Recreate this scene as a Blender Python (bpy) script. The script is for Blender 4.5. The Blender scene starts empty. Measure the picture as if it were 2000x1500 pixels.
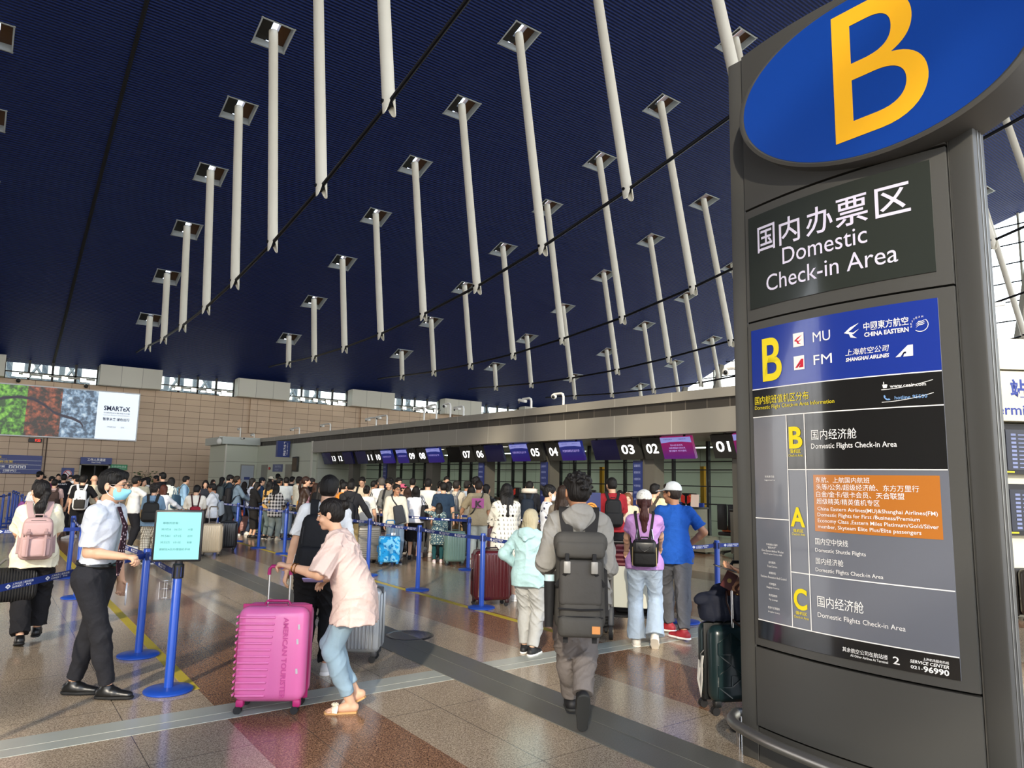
import bpy, bmesh, math, random
import numpy as np
from mathutils import Vector, Matrix, Euler
R = math.radians
scene = bpy.context.scene
C = scene.collection
# ---------------- camera, sky, sun, exposure ----------------
HC = 1.66
cam = bpy.data.cameras.new('camera'); camo = bpy.data.objects.new('camera', cam); C.objects.link(camo)
cam.sensor_fit = 'HORIZONTAL'; cam.sensor_width = 36.0; cam.lens = 1387.0/2000*36.0
cam.clip_start = 0.05; cam.clip_end = 400
def cam_axes():
    F = 1387.0; ro = R(1.2)
    p = math.atan((939-750)*math.cos(ro)/F)
    up = np.array([math.cos(p)*math.sin(ro), math.cos(p)*math.cos(ro), math.sin(p)])
    d = np.array([-40-1000, -(917-750), F], float)
    d = d - up*d.dot(up); d /= np.linalg.norm(d)
    X = -np.cross(d, up)
    if X[0] < 0: X = -X
    return np.stack([X, d, up])          # rows: world axes expressed in (right, up, forward)
CAMR = cam_axes()
right, upv, fwd = [Vector(CAMR[:, i]) for i in range(3)]
M = Matrix((right, upv, -fwd)).transposed().to_4x4(); M.translation = Vector((0, 0, HC))
camo.matrix_world = M
scene.camera = camo
FWD_AZ = 36.6
w = bpy.data.worlds.new('world'); scene.world = w; w.use_nodes = True
wn = w.node_tree.nodes; wl = w.node_tree.links
bg = wn['Background']; bg.inputs[1].default_value = 4.8
tc = wn.new('ShaderNodeTexCoord'); sep = wn.new('ShaderNodeSeparateXYZ'); ramp = wn.new('ShaderNodeValToRGB')
wl.new(tc.outputs['Generated'], sep.inputs[0]); wl.new(sep.outputs[2], ramp.inputs[0]); wl.new(ramp.outputs[0], bg.inputs[0])
ramp.color_ramp.elements[0].position = 0.0; ramp.color_ramp.elements[0].color = (0.62, 0.60, 0.56, 1)
ramp.color_ramp.elements[1].position = 0.5; ramp.color_ramp.elements[1].color = (0.62, 0.76, 1.0, 1)
e = ramp.color_ramp.elements.new(0.06); e.color = (0.95, 0.93, 0.90, 1)
sun = bpy.data.lights.new('sun', 'SUN'); suno = bpy.data.objects.new('sun', sun); C.objects.link(suno)
sun.energy = 4.4; sun.angle = R(1.6); sun.color = (1.0, 0.88, 0.70)
SUN_AZ, SUN_EL = 44.0, 24.0              # the way the light travels, clockwise from +Y
sd = Vector((math.sin(R(SUN_AZ))*math.cos(R(SUN_EL)), math.cos(R(SUN_AZ))*math.cos(R(SUN_EL)), -math.sin(R(SUN_EL))))
suno.rotation_euler = sd.to_track_quat('-Z', 'Y').to_euler(); suno.location = (-20, -30, 30)
vs = scene.view_settings
scene.display_settings.display_device = 'sRGB'
vs.view_transform = 'Standard'; vs.look = 'None'; vs.gamma = 1.0; vs.use_curve_mapping = False
vs.exposure = -0.12
scene.cycles.use_denoising = True
scene.cycles.max_bounces = 8; scene.cycles.diffuse_bounces = 4; scene.cycles.glossy_bounces = 4
scene.cycles.sample_clamp_indirect = 6.0

# ---------------- helpers ----------------
def s2l(c):
    return c/12.92 if c <= 0.04045 else ((c+0.055)/1.055)**2.4
def col(h):
    if isinstance(h, str):
        h = h.lstrip('#'); return tuple(s2l(int(h[i:i+2], 16)/255) for i in (0, 2, 4)) + (1,)
    return tuple(h)+(1,) if len(h) == 3 else tuple(h)
MATS = {}
def mat(name, c, rough=0.6, metal=0.0, emit=0, bump=None, spec=0.5, var=0.0, vscale=3.0, trans=0, coat=0):
    if name in MATS: return MATS[name]
    m = bpy.data.materials.new(name); m.use_nodes = True; MATS[name] = m
    nt = m.node_tree; b = nt.nodes['Principled BSDF']
    c = col(c)
    b.inputs['Base Color'].default_value = c; b.inputs['Roughness'].default_value = rough
    b.inputs['Metallic'].default_value = metal; b.inputs['Specular IOR Level'].default_value = spec
    if coat: b.inputs['Coat Weight'].default_value = coat; b.inputs['Coat Roughness'].default_value = 0.05
    if trans: b.inputs['Transmission Weight'].default_value = trans
    if emit:
        b.inputs['Emission Color'].default_value = c; b.inputs['Emission Strength'].default_value = emit
    if var:
        t = nt.nodes.new('ShaderNodeTexCoord'); n = nt.nodes.new('ShaderNodeTexNoise'); n.inputs['Scale'].default_value = vscale; n.inputs['Detail'].default_value = 4
        mx = nt.nodes.new('ShaderNodeMix'); mx.data_type = 'RGBA'
        mx.inputs[6].default_value = tuple(x*(1-var) for x in c[:3])+(1,); mx.inputs[7].default_value = tuple(min(1, x*(1+var)) for x in c[:3])+(1,)
        nt.links.new(t.outputs['Object'], n.inputs['Vector']); nt.links.new(n.outputs[0], mx.inputs[0]); nt.links.new(mx.outputs[2], b.inputs['Base Color'])
    if bump:
        sc, st, di = bump
        t = nt.nodes.new('ShaderNodeTexCoord'); n = nt.nodes.new('ShaderNodeTexNoise'); n.inputs['Scale'].default_value = sc; n.inputs['Detail'].default_value = 3
        bp = nt.nodes.new('ShaderNodeBump'); bp.inputs['Strength'].default_value = st; bp.inputs['Distance'].default_value = di
        nt.links.new(t.outputs['Object'], n.inputs['Vector']); nt.links.new(n.outputs[0], bp.inputs['Height']); nt.links.new(bp.outputs[0], b.inputs['Normal'])
    return m
def cloth(c, rough=0.9, sheen=0):
    key = 'cloth_%s' % (c if isinstance(c, str) else '%.3f_%.3f_%.3f' % tuple(c[:3]))
    return mat(key, c, rough, bump=(11.0, 0.55, 0.03), spec=0.25)
def obj(name, bm, m, parent=None, smooth=40, loc=None, rz=None):
    if isinstance(bm, bpy.types.Mesh): me = bm
    else:
        me = bpy.data.meshes.new(name); bm.to_mesh(me); bm.free()
        if smooth is not None:
            me.polygons.foreach_set('use_smooth', [True]*len(me.polygons)); me.set_sharp_from_angle(angle=R(smooth))
    if m is not None:
        if isinstance(m, (list, tuple)):
            for x in m: me.materials.append(x)
        elif not me.materials: me.materials.append(m)
    o = bpy.data.objects.new(name, me); C.objects.link(o)
    if parent is not None: o.parent = parent
    if loc is not None: o.location = loc
    if rz is not None: o.rotation_euler = (0, 0, rz)
    return o
def tag(o, label=None, cat=None, group=None, kind=None):
    if label: o['label'] = label
    if cat: o['category'] = cat
    if group: o['group'] = group
    if kind: o['kind'] = kind
    return o
def thing(name, label, cat, loc=(0, 0, 0), rz=0, group=None):
    o = bpy.data.objects.new(name, None); C.objects.link(o); o.empty_display_size = 0.1
    o.location = loc; o.rotation_euler = (0, 0, rz)
    return tag(o, label, cat, group)
def struct(name, bm, m, smooth=30, parent=None):
    o = obj(name, bm, m, parent, smooth); o['kind'] = 'structure'; return o
def copy_tree(o, parent=None):
    c = o.copy(); C.objects.link(c); c.parent = parent
    for ch in list(o.children): copy_tree(ch, c)
    return c
BM = bmesh.new
def box(bm, c, s, rot=None, mi=0):
    r = bmesh.ops.create_cube(bm, size=1.0)
    mt = Matrix.Translation(c) @ (rot.to_4x4() if rot else Matrix.Identity(4)) @ Matrix.Diagonal((*s, 1))
    bmesh.ops.transform(bm, matrix=mt, verts=r['verts'])
    if mi:
        for f in {f for v in r['verts'] for f in v.link_faces}: f.material_index = mi
    return r['verts']
def bx(bm, x0, x1, y0, y1, z0, z1, mi=0):
    return box(bm, ((x0+x1)/2, (y0+y1)/2, (z0+z1)/2), (abs(x1-x0), abs(y1-y0), abs(z1-z0)), mi=mi)
def rbox(bm, c, s, r, seg=2, rot=None, mi=0, taper=None):
    t = bmesh.new(); bmesh.ops.create_cube(t, size=1.0)
    bmesh.ops.transform(t, matrix=Matrix.Diagonal((*s, 1)), verts=t.verts)
    r = min(r, min(s)*0.49)
    bmesh.ops.bevel(t, geom=list(t.edges), offset=r, segments=seg, profile=0.5, affect='EDGES')
    if taper:
        for v in t.verts:
            f = v.co.z/s[2]+0.5
            v.co.x *= 1+(taper[0]-1)*f; v.co.y *= 1+(taper[1]-1)*f
    mt = Matrix.Translation(c) @ (rot.to_4x4() if rot else Matrix.Identity(4))
    for f in t.faces: f.material_index = mi
    t.transform(mt); me = bpy.data.meshes.new('t'); t.to_mesh(me); t.free(); bm.from_mesh(me); bpy.data.meshes.remove(me)
def tube(bm, pts, r, n=10, caps=True, flat=None, closed=False, mi=0):
    """tube along points; r scalar or list; flat=(normal, factor) squashes the section"""
    pts = [Vector(p) for p in pts]; N = len(pts)
    rr = r if isinstance(r, (list, tuple)) else [r]*N
    rings = []; prev = None
    for i, p in enumerate(pts):
        a = pts[(i-1) % N] if (i > 0 or closed) else p
        b = pts[(i+1) % N] if (i < N-1 or closed) else p
        t = (b-a).normalized()
        if prev is None:
            u = t.orthogonal().normalized() if flat is None else (flat[0] if isinstance(flat[0], Vector) else Vector(flat[0])).normalized()
            u = (u - t*u.dot(t)).normalized()
        else:
            u = (prev - t*prev.dot(t))
            u = u.normalized() if u.length > 1e-6 else t.orthogonal().normalized()
        prev = u; v = t.cross(u)
        k = flat[1] if flat else 1.0
        rings.append([bm.verts.new(p + (u*math.cos(2*math.pi*j/n)*k + v*math.sin(2*math.pi*j/n))*rr[i]) for j in range(n)])
    fs = []
    for i in range(N if closed else N-1):
        A, B = rings[i], rings[(i+1) % N]
        for j in range(n): fs.append(bm.faces.new((A[j], A[(j+1) % n], B[(j+1) % n], B[j])))
    if caps and not closed:
        fs.append(bm.faces.new(rings[0][::-1])); fs.append(bm.faces.new(rings[-1]))
    for f in fs: f.material_index = mi
    return fs
def cyl(bm, a, b, r, n=16, r2=None, mi=0):
    return tube(bm, [a, b], [r, r if r2 is None else r2], n, mi=mi)
def lathe(bm, prof, c=(0, 0, 0), n=24):
    c = Vector(c); rings = []
    for r, z in prof:
        rings.append([bm.verts.new(c+Vector((r*math.cos(2*math.pi*j/n), r*math.sin(2*math.pi*j/n), z))) for j in range(n)] if r > 1e-6 else [bm.verts.new(c+Vector((0, 0, z)))])
    for A, B in zip(rings, rings[1:]):
        for j in range(n):
            k = (j+1) % n
            if len(A) == 1 and len(B) == 1: continue
            if len(A) == 1: bm.faces.new((A[0], B[k], B[j]))
            elif len(B) == 1: bm.faces.new((A[j], A[k], B[0]))
            else: bm.faces.new((A[j], A[k], B[k], B[j]))
    for rg, fl in ((rings[0], True), (rings[-1], False)):
        if len(rg) > 1: bm.faces.new(rg[::-1] if fl else rg)
def sphere(bm, c, r, u=12, v=8, sc=(1, 1, 1), rot=None, mi=0):
    q = bmesh.ops.create_uvsphere(bm, u_segments=u, v_segments=v, radius=r)
    mt = Matrix.Translation(c) @ (rot.to_4x4() if rot else Matrix.Identity(4)) @ Matrix.Diagonal((*sc, 1))
    bmesh.ops.transform(bm, matrix=mt, verts=q['verts'])
    if mi:
        for f in {f for v_ in q['verts'] for f in v_.link_faces}: f.material_index = mi
def prism(bm, poly, y0, y1, f=None):
    """poly of (x,z); extruded along y; f maps (x,y,z)->point"""
    g = f or (lambda x, y, z: (x, y, z))
    A = [bm.verts.new(g(x, y0, z)) for x, z in poly]; B = [bm.verts.new(g(x, y1, z)) for x, z in poly]
    n = len(poly)
    bm.faces.new(A); bm.faces.new(B[::-1])
    for i in range(n): bm.faces.new((A[i], B[i], B[(i+1) % n], A[(i+1) % n]))
def fixn(bm): bmesh.ops.recalc_face_normals(bm, faces=bm.faces); return bm

# ---- lettering ----
_TX = {}
def text_mesh(body, bold=0.0, ext=0.0, res=2, align='LEFT', shear=0.0, ls=1.0):
    key = (body, bold, ext, res, shear, align, ls)
    if key in _TX: return _TX[key]
    cu = bpy.data.curves.new('txt', 'FONT'); cu.body = body; cu.size = 1.0; cu.offset = bold; cu.extrude = ext; cu.resolution_u = res; cu.shear = shear; cu.align_x = align; cu.space_line = ls
    o = bpy.data.objects.new('txt', cu); C.objects.link(o)
    dg = bpy.context.evaluated_depsgraph_get(); dg.update()
    me = bpy.data.meshes.new_from_object(o.evaluated_get(dg))
    bpy.data.objects.remove(o); bpy.data.curves.remove(cu)
    n = len(me.vertices); co = np.zeros(n*3); me.vertices.foreach_get('co', co); co = co.reshape(-1, 3)
    faces = [tuple(p.vertices) for p in me.polygons]; bpy.data.meshes.remove(me)
    _TX[key] = (co, faces); return _TX[key]
def add_text(bm, body, x0, z0, wd, ht, mapf, bold=0.0, res=2, keep=False, align='l', depth=0.002, shear=0.0, mi=0, ls=1.0):
    """fit the lettering into the rectangle x0..x0+wd, z0..z0+ht; mapf(x, z, off) gives the point on the surface"""
    co, faces = text_mesh(body, bold, 0.0, res, {'l': 'LEFT', 'c': 'CENTER', 'r': 'RIGHT'}[align], shear, ls)
    if len(co) == 0: return
    mn = co.min(0); mx = co.max(0); sz = np.maximum(mx-mn, 1e-6)
    if keep:
        k = ht/sz[1] if keep == 'h' else wd/sz[0]
        sx = sz_ = k
    else: sx = wd/sz[0]; sz_ = ht/sz[1]
    vs_ = [bm.verts.new(mapf(x0+(c[0]-mn[0])*sx, z0+(c[1]-mn[1])*sz_, depth)) for c in co]
    for f in faces:
        try:
            ff = bm.faces.new([vs_[i] for i in f]); ff.material_index = mi
        except ValueError: pass
def poly_face(bm, pts, mapf, off=0.002, mi=0):
    f = bm.faces.new([bm.verts.new(mapf(x, z, off)) for x, z in pts]); f.material_index = mi; return f
def rect_pts(x0, x1, z0, z1): return [(x0, z0), (x1, z0), (x1, z1), (x0, z1)]

# pixel helpers (only used to turn measured points into real positions)
def pray(px, py):
    v = np.array([px-1000, -(py-750), 1387.0]); return CAMR @ v
def at_depth(px, depth):
    """floor position whose image column is px at the given distance along the optical axis"""
    hy = 939+0.0212*(px-1000); d = pray(px, hy); d = d/1387.0*depth
    return float(d[0]), float(d[1])
def top_height(px, py, depth):
    hy = 939+0.0212*(px-1000); return HC + (hy-py)*depth/1387.0
# ---------------- materials of the room ----------------
def floor_mat():
    m = bpy.data.materials.new('granite_floor'); m.use_nodes = True; nt = m.node_tree; N = nt.nodes; L = nt.links
    b = N['Principled BSDF']
    tc = N.new('ShaderNodeTexCoord'); sp = N.new('ShaderNodeSeparateXYZ'); L.new(tc.outputs['Object'], sp.inputs[0])
    def math_(op, a, bb=None, cc=None):
        n = N.new('ShaderNodeMath'); n.operation = op
        for i, v in enumerate((a, bb, cc)):
            if v is None: continue
            if isinstance(v, (int, float)): n.inputs[i].default_value = v
            else: L.new(v, n.inputs[i])
        return n.outputs[0]
    # bands of brown granite run along Y: x in [1.53,2.45] and [4.5,5.42], period 2.97
    ph = math_('MODULO', math_('ADD', sp.outputs[0], 59.4-1.53), 2.97)
    band = math_('LESS_THAN', ph, 0.92)
    # wide paler cross strip keeps the bands out every 7.2 m
    jx = math_('LESS_THAN', math_('PINGPONG', math_('ADD', sp.outputs[0], 0.03), 0.485), 0.0026)
    jy = math_('LESS_THAN', math_('PINGPONG', math_('ADD', sp.outputs[1], 0.1), 0.6), 0.0026)
    jt = math_('MAXIMUM', jx, jy)
    n1 = N.new('ShaderNodeTexNoise'); n1.inputs['Scale'].default_value = 85; n1.inputs['Detail'].default_value = 4; n1.inputs['Roughness'].default_value = 0.75
    n2 = N.new('ShaderNodeTexVoronoi'); n2.inputs['Scale'].default_value = 130
    n3 = N.new('ShaderNodeTexNoise'); n3.inputs['Scale'].default_value = 0.9; n3.inputs['Detail'].default_value = 2
    for n in (n1, n2, n3): L.new(tc.outputs['Object'], n.inputs['Vector'])
    def ramp(f, st):
        r = N.new('ShaderNodeValToRGB'); L.new(f, r.inputs[0]); els = r.color_ramp.elements
        for i, (p, c) in enumerate(st):
            e = els[i] if i < 2 else els.new(p)
            e.position = p; e.color = col(c)
        return r.outputs[0]
    f = math_('ADD', math_('MULTIPLY', n1.outputs[0], 0.75), math_('MULTIPLY', n2.outputs['Distance'], 0.35))
    tan = ramp(f, [(0.38, '#665645'), (0.66, '#c9b69c'), (0.52, '#a5927b')])
    brn = ramp(f, [(0.38, '#40291d'), (0.68, '#b58c6d'), (0.53, '#7f5d46')])
    mx = N.new('ShaderNodeMix'); mx.data_type = 'RGBA'; L.new(band, mx.inputs[0]); L.new(tan, mx.inputs[6]); L.new(brn, mx.inputs[7])
    mv = N.new('ShaderNodeMix'); mv.data_type = 'RGBA'; mv.blend_type = 'MULTIPLY'; mv.inputs[0].default_value = 0.25; L.new(mx.outputs[2], mv.inputs[6]); L.new(n3.outputs[0], mv.inputs[7])
    mj = N.new('ShaderNodeMix'); mj.data_type = 'RGBA'; L.new(jt, mj.inputs[0]); L.new(mv.outputs[2], mj.inputs[6]); mj.inputs[7].default_value = col('#574b3f')
    L.new(mj.outputs[2], b.inputs['Base Color'])
    b.inputs['Roughness'].default_value = 0.16; b.inputs['Specular IOR Level'].default_value = 0.55
    bp = N.new('ShaderNodeBump'); bp.inputs['Strength'].default_value = 0.04; bp.inputs['Distance'].default_value = 0.02
    n4 = N.new('ShaderNodeTexNoise'); n4.inputs['Scale'].default_value = 2.2; L.new(tc.outputs['Object'], n4.inputs['Vector']); L.new(n4.outputs[0], bp.inputs['Height']); L.new(bp.outputs[0], b.inputs['Normal'])
    return m
def ribbed_mat(name, c, scale, axis=1, strength=0.8, dist=0.03, rough=0.45, c2=None, metal=0.0):
    m = bpy.data.materials.new(name); m.use_nodes = True; nt = m.node_tree; N = nt.nodes; L = nt.links; b = N['Principled BSDF']
    tc = N.new('ShaderNodeTexCoord'); wv = N.new('ShaderNodeTexWave'); wv.wave_type = 'BANDS'; wv.bands_direction = 'XYZ'[axis]
    wv.inputs['Scale'].default_value = scale; wv.wave_profile = 'TRI'; L.new(tc.outputs['Object'], wv.inputs['Vector'])
    bp = N.new('ShaderNodeBump'); bp.inputs['Strength'].default_value = strength; bp.inputs['Distance'].default_value = dist
    L.new(wv.outputs[0], bp.inputs['Height']); L.new(bp.outputs[0], b.inputs['Normal'])
    b.inputs['Base Color'].default_value = col(c); b.inputs['Roughness'].default_value = rough; b.inputs['Metallic'].default_value = metal
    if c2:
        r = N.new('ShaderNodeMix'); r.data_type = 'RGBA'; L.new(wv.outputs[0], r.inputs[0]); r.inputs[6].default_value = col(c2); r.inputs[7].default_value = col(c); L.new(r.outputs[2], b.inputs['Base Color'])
    return m
def tile_mat(name, c1, c2, mortar, w, h, ox=0, oz=0, ms=0.012, rough=0.55, axis='X'):
    m = bpy.data.materials.new(name); m.use_nodes = True; nt = m.node_tree; N = nt.nodes; L = nt.links; b = N['Principled BSDF']
    tc = N.new('ShaderNodeTexCoord'); sp = N.new('ShaderNodeSeparateXYZ'); cb = N.new('ShaderNodeCombineXYZ'); L.new(tc.outputs['Object'], sp.inputs[0])
    ax = N.new('ShaderNodeMath'); ax.operation = 'ADD'; ax.inputs[1].default_value = 100*w-ox; L.new(sp.outputs['XYZ'.index(axis)], ax.inputs[0])
    az = N.new('ShaderNodeMath'); az.operation = 'ADD'; az.inputs[1].default_value = 100*h-oz; L.new(sp.outputs[2], az.inputs[0])
    L.new(ax.outputs[0], cb.inputs[0]); L.new(az.outputs[0], cb.inputs[1])
    br = N.new('ShaderNodeTexBrick'); br.offset = 0.0; br.inputs['Scale'].default_value = 1; br.inputs['Brick Width'].default_value = w; br.inputs['Row Height'].default_value = h
    br.inputs['Mortar Size'].default_value = ms; br.inputs['Color1'].default_value = col(c1); br.inputs['Color2'].default_value = col(c2); br.inputs['Mortar'].default_value = col(mortar)
    L.new(cb.outputs[0], br.inputs['Vector']); L.new(br.outputs['Color'], b.inputs['Base Color']); b.inputs['Roughness'].default_value = rough
    return m
M_floor = floor_mat()
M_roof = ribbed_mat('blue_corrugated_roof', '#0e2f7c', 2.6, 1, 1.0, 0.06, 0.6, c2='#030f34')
M_roof.node_tree.nodes['Principled BSDF'].inputs['Specular IOR Level'].default_value = 0.2
M_strut = mat('strut_white', '#f3f0e2', 0.4, var=0.06, vscale=0.8)
M_cable = mat('cable_dark', '#15171d', 0.45, 0.6)
M_brown = tile_mat('brown_wall_tiles', '#d0b79c', '#c3aa90', '#6f5a46', 0.92, 0.405, ox=7.66, oz=6.93)
M_white = mat('white_panel', '#d3d1c2', 0.5)
M_grey = mat('grey_metal', '#8d8b80', 0.4, 0.3)
M_dark = mat('dark_metal', '#2a2a2a', 0.45, 0.4)
M_black = mat('black_plastic', '#121214', 0.4)
M_chrome = mat('chrome', '#c9c9c9', 0.18, 1.0)
M_fascia = mat('fascia_panel', '#a5a092', 0.42, 0.25)
M_cabin = mat('cabin_panel', '#c3c6b4', 0.45, 0.1)
M_glass = mat('clear_glass', '#e8f4f0', 0.02, trans=1.0)
M_glass.node_tree.nodes['Principled BSDF'].inputs['IOR'].default_value = 1.05
M_blue = mat('barrier_blue', '#1b46a4', 0.32)
M_navy = mat('belt_navy', '#14307c', 0.7)
M_print = mat('white_print', '#f2f2f2', 0.6)
M_yellow = mat('yellow_line', '#b9a52c', 0.4, var=0.1, vscale=9)
M_signblue = mat('sign_blue', '#2b3c7e', 0.4)
M_tyre = mat('tyre_rubber', '#1a1a1c', 0.7)

# ---------------- floor ----------------
b = BM(); bx(b, -36, 56, -14, 62, -0.1, 0.0); struct('floor', b, M_floor)
M_strip = mat('pale_stone_strip', '#a9aca2', 0.22, var=0.12, vscale=2.5)
b = BM()
for x0, x1 in ((-22, 3.36), (3.86, 55)):
    bx(b, x0, x1, 5.27, 5.40, 0.0, 0.003); bx(b, x0, x1, 5.412, 5.60, 0.0, 0.003)
struct('trim_1', b, M_strip)
M_groove = ribbed_mat('grooved_metal_strip', '#97978f', 42, 0, 0.8, 0.01, 0.34, c2='#63635d', metal=0.25)
b = BM()
bx(b, 3.36, 3.60, -10, 49.9, 0, 0.006); bx(b, 3.625, 3.86, -10, 49.9, 0, 0.006); bx(b, 3.60, 3.625, -10, 49.9, 0, 0.004)
struct('trim_2', b, M_groove)
for k, x in enumerate((1.50, 5.33)):
    b = BM(); bx(b, x-0.045, x+0.045, 6.1, 30, 0, 0.002); struct('trim_%d' % (3+k), b, M_yellow)
b = BM(); lathe(b, [(0.0, 0.004), (0.19, 0.004), (0.215, 0.007), (0.25, 0.007), (0.262, 0.0)], (3.87-0.02, 6.95, 0), 40)
tag(obj('floor_cover', b, mat('brushed_cover', '#7b7872', 0.25, 0.9)), 'round polished metal floor cover beside the grooved strip', 'floor cover')

# ---------------- roof: a shallow arc falling to the back wall ----------------
RY = [50.6, 50.0, 47.0, 44.05, 40.1, 36.2, 32.3, 28.27, 24.1, 20.2, 16.2, 12.2, 8.2, 4.2, 0.2, -4.0, -9.0, -13.5]
RZ = [7.95, 8.15, 9.22, 10.29, 11.89, 13.33, 14.75, 16.07, 17.28, 18.42, 19.46, 20.37, 21.17, 21.86, 22.4, 22.8, 23.1, 23.2]
def roof_z(y): return float(np.interp(-y, [-a for a in RY], RZ))
TOPY = [44.05-3.98*n for n in range(14)]
BOTY = [43.84, 39.5, 35.2, 30.93, 26.8, 22.6, 18.55, 14.5, 10.4, 6.3, 2.2, -1.9, -6.0]
BOTZ = [z+0.32 for z in (8.42, 8.23, 8.18, 8.25, 8.48, 8.85, 9.41, 10.14, 11.03, 12.05, 13.2, 14.4, 15.6)]
ROWX = [-1.07+8*k for k in range(-1, 7)]
HS = 0.56
ys = sorted(set([y for y in RY] + [y+s for y in TOPY[:13] for s in (-HS, HS)]), reverse=True)
xs = [-34.0]
for x in ROWX: xs += [x-HS, x+HS]
xs += [52.5]; xs = sorted(set(xs))
seams = [x+4.0 for x in ROWX[:-1]]
b = BM(); VG = {}
def rv(x, y):
    k = (round(x, 3), round(y, 3))
    if k not in VG: VG[k] = b.verts.new((x, y, roof_z(y)))
    return VG[k]
for i in range(len(xs)-1):
    for j in range(len(ys)-1):
        cx = (xs[i]+xs[i+1])/2; cy = (ys[j]+ys[j+1])/2
        if any(abs(cx-x) < HS for x in ROWX) and any(abs(cy-y) < HS for y in TOPY[:13]): continue
        b.faces.new((rv(xs[i], ys[j]), rv(xs[i], ys[j+1]), rv(xs[i+1], ys[j+1]), rv(xs[i+1], ys[j])))
struct('ceiling', b, M_roof, 30)
# dark seams half way between the trusses
b = BM()
for x in (2.93,):
    pts = [(x, y, roof_z(y)-0.03) for y in RY]
    tube(b, pts, 0.07, 4, flat=(Vector((0, 0, 1)), 0.3))
struct('trim_5', b, mat('seam_black', '#04050a', 0.8))
M_shaft = mat('shaft_grey', '#aeb6ba', 0.5); M_bronze = mat('bronze_panel', '#5a3b1e', 0.5); M_shdark = mat('shaft_dark', '#2c2a24', 0.6)
def slope_at(y): return math.atan2(roof_z(y-0.5)-roof_z(y+0.5), -1.0)
ORD = ['first', 'second', 'third', 'fourth', 'fifth', 'sixth', 'seventh', 'eighth', 'ninth', 'tenth', 'eleventh', 'twelfth', 'thirteenth']
ROWN = ['far left off the seam', 'left edge', 'first', 'second', 'third', 'fourth', 'fifth', 'sixth']
strut_proto = {}
shaft_bm = BM(); shaft2_bm = BM(); shaft3_bm = BM()
for ri, x in enumerate(ROWX):
    for n in range(13):
        ty = TOPY[n]; tz = roof_z(ty); by, bz = BOTY[n], BOTZ[n]
        sl = math.atan((roof_z(ty-0.5)-roof_z(ty+0.5)))
        rot = Matrix.Rotation(-sl, 3, 'X'); up = rot @ Vector((0, 0, 1)); yy = rot @ Vector((0, 1, 0)); o = Vector((x, ty, tz))
        h2 = HS/math.cos(sl)
        for s in (-1, 1):
            box(shaft_bm, o+Vector((s*(HS+0.01), 0, 0))+up*0.13, (0.05, 2*h2+0.1, 0.30), rot)
            box(shaft_bm, o+yy*s*(h2+0.01)+up*0.13, (2*HS+0.1, 0.05, 0.30), rot)
        box(shaft2_bm, o+up*0.42+Vector((-0.33, 0, 0)), (0.5, 2*h2+0.5, 0.25), rot)
        box(shaft3_bm, o+up*0.42+Vector((0.40, 0, 0)), (0.42, 2*h2+0.5, 0.25), rot)
        box(shaft2_bm, o+up*0.42+yy*(0.42)+Vector((0.03, 0, 0)), (0.34, 0.3, 0.2), rot)
struct('trim_6', shaft_bm, M_shaft); struct('trim_7', shaft2_bm, M_shdark); struct('trim_8', shaft3_bm, M_bronze)
def make_strut(top, bot, dirn):
    """a tube cut as a fish mouth at its foot, with a dark clevis where the cable passes"""
    d = (top-bot).normalized(); u = Vector((1, 0, 0)); v = d.cross(u).normalized()
    L_ = (top-bot).length; n = 20; r = 0.16; bm = BM(); rings = []
    for z, k in ((0, 1), (0.25, 0.4), (0.6, 0), (L_*0.5, 0), (L_, 0)):
        rg = []
        for j in range(n):
            a = 2*math.pi*j/n
            zz = z
            if k: zz = z + k*(0.42*(1-abs(math.cos(a)))**1.2)
            rg.append(bm.verts.new(bot + d*(zz-0.33) + (u*math.cos(a)+v*math.sin(a))*r))
        rings.append(rg)
    for A, B in zip(rings, rings[1:]):
        for j in range(n): bm.faces.new((A[j], A[(j+1) % n], B[(j+1) % n], B[j]))
    inner = []
    for z in (0, 0.5):
        rg = []
        for j in range(n):
            a = 2*math.pi*j/n; zz = (z + 0.42*(1-abs(math.cos(a)))**1.2) if z == 0 else 0.75
            rg.append(bm.verts.new(bot + d*(zz-0.33) + (u*math.cos(a)+v*math.sin(a))*r*0.82))
        inner.append(rg)
    for j in range(n):
        k = (j+1) % n
        bm.faces.new((inner[0][k], inner[0][j], inner[1][j], inner[1][k])); bm.faces.new((rings[0][k], rings[0][j], inner[0][j], inner[0][k]))
    bm.faces.new(inner[1][::-1])
    return bm, d
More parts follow.
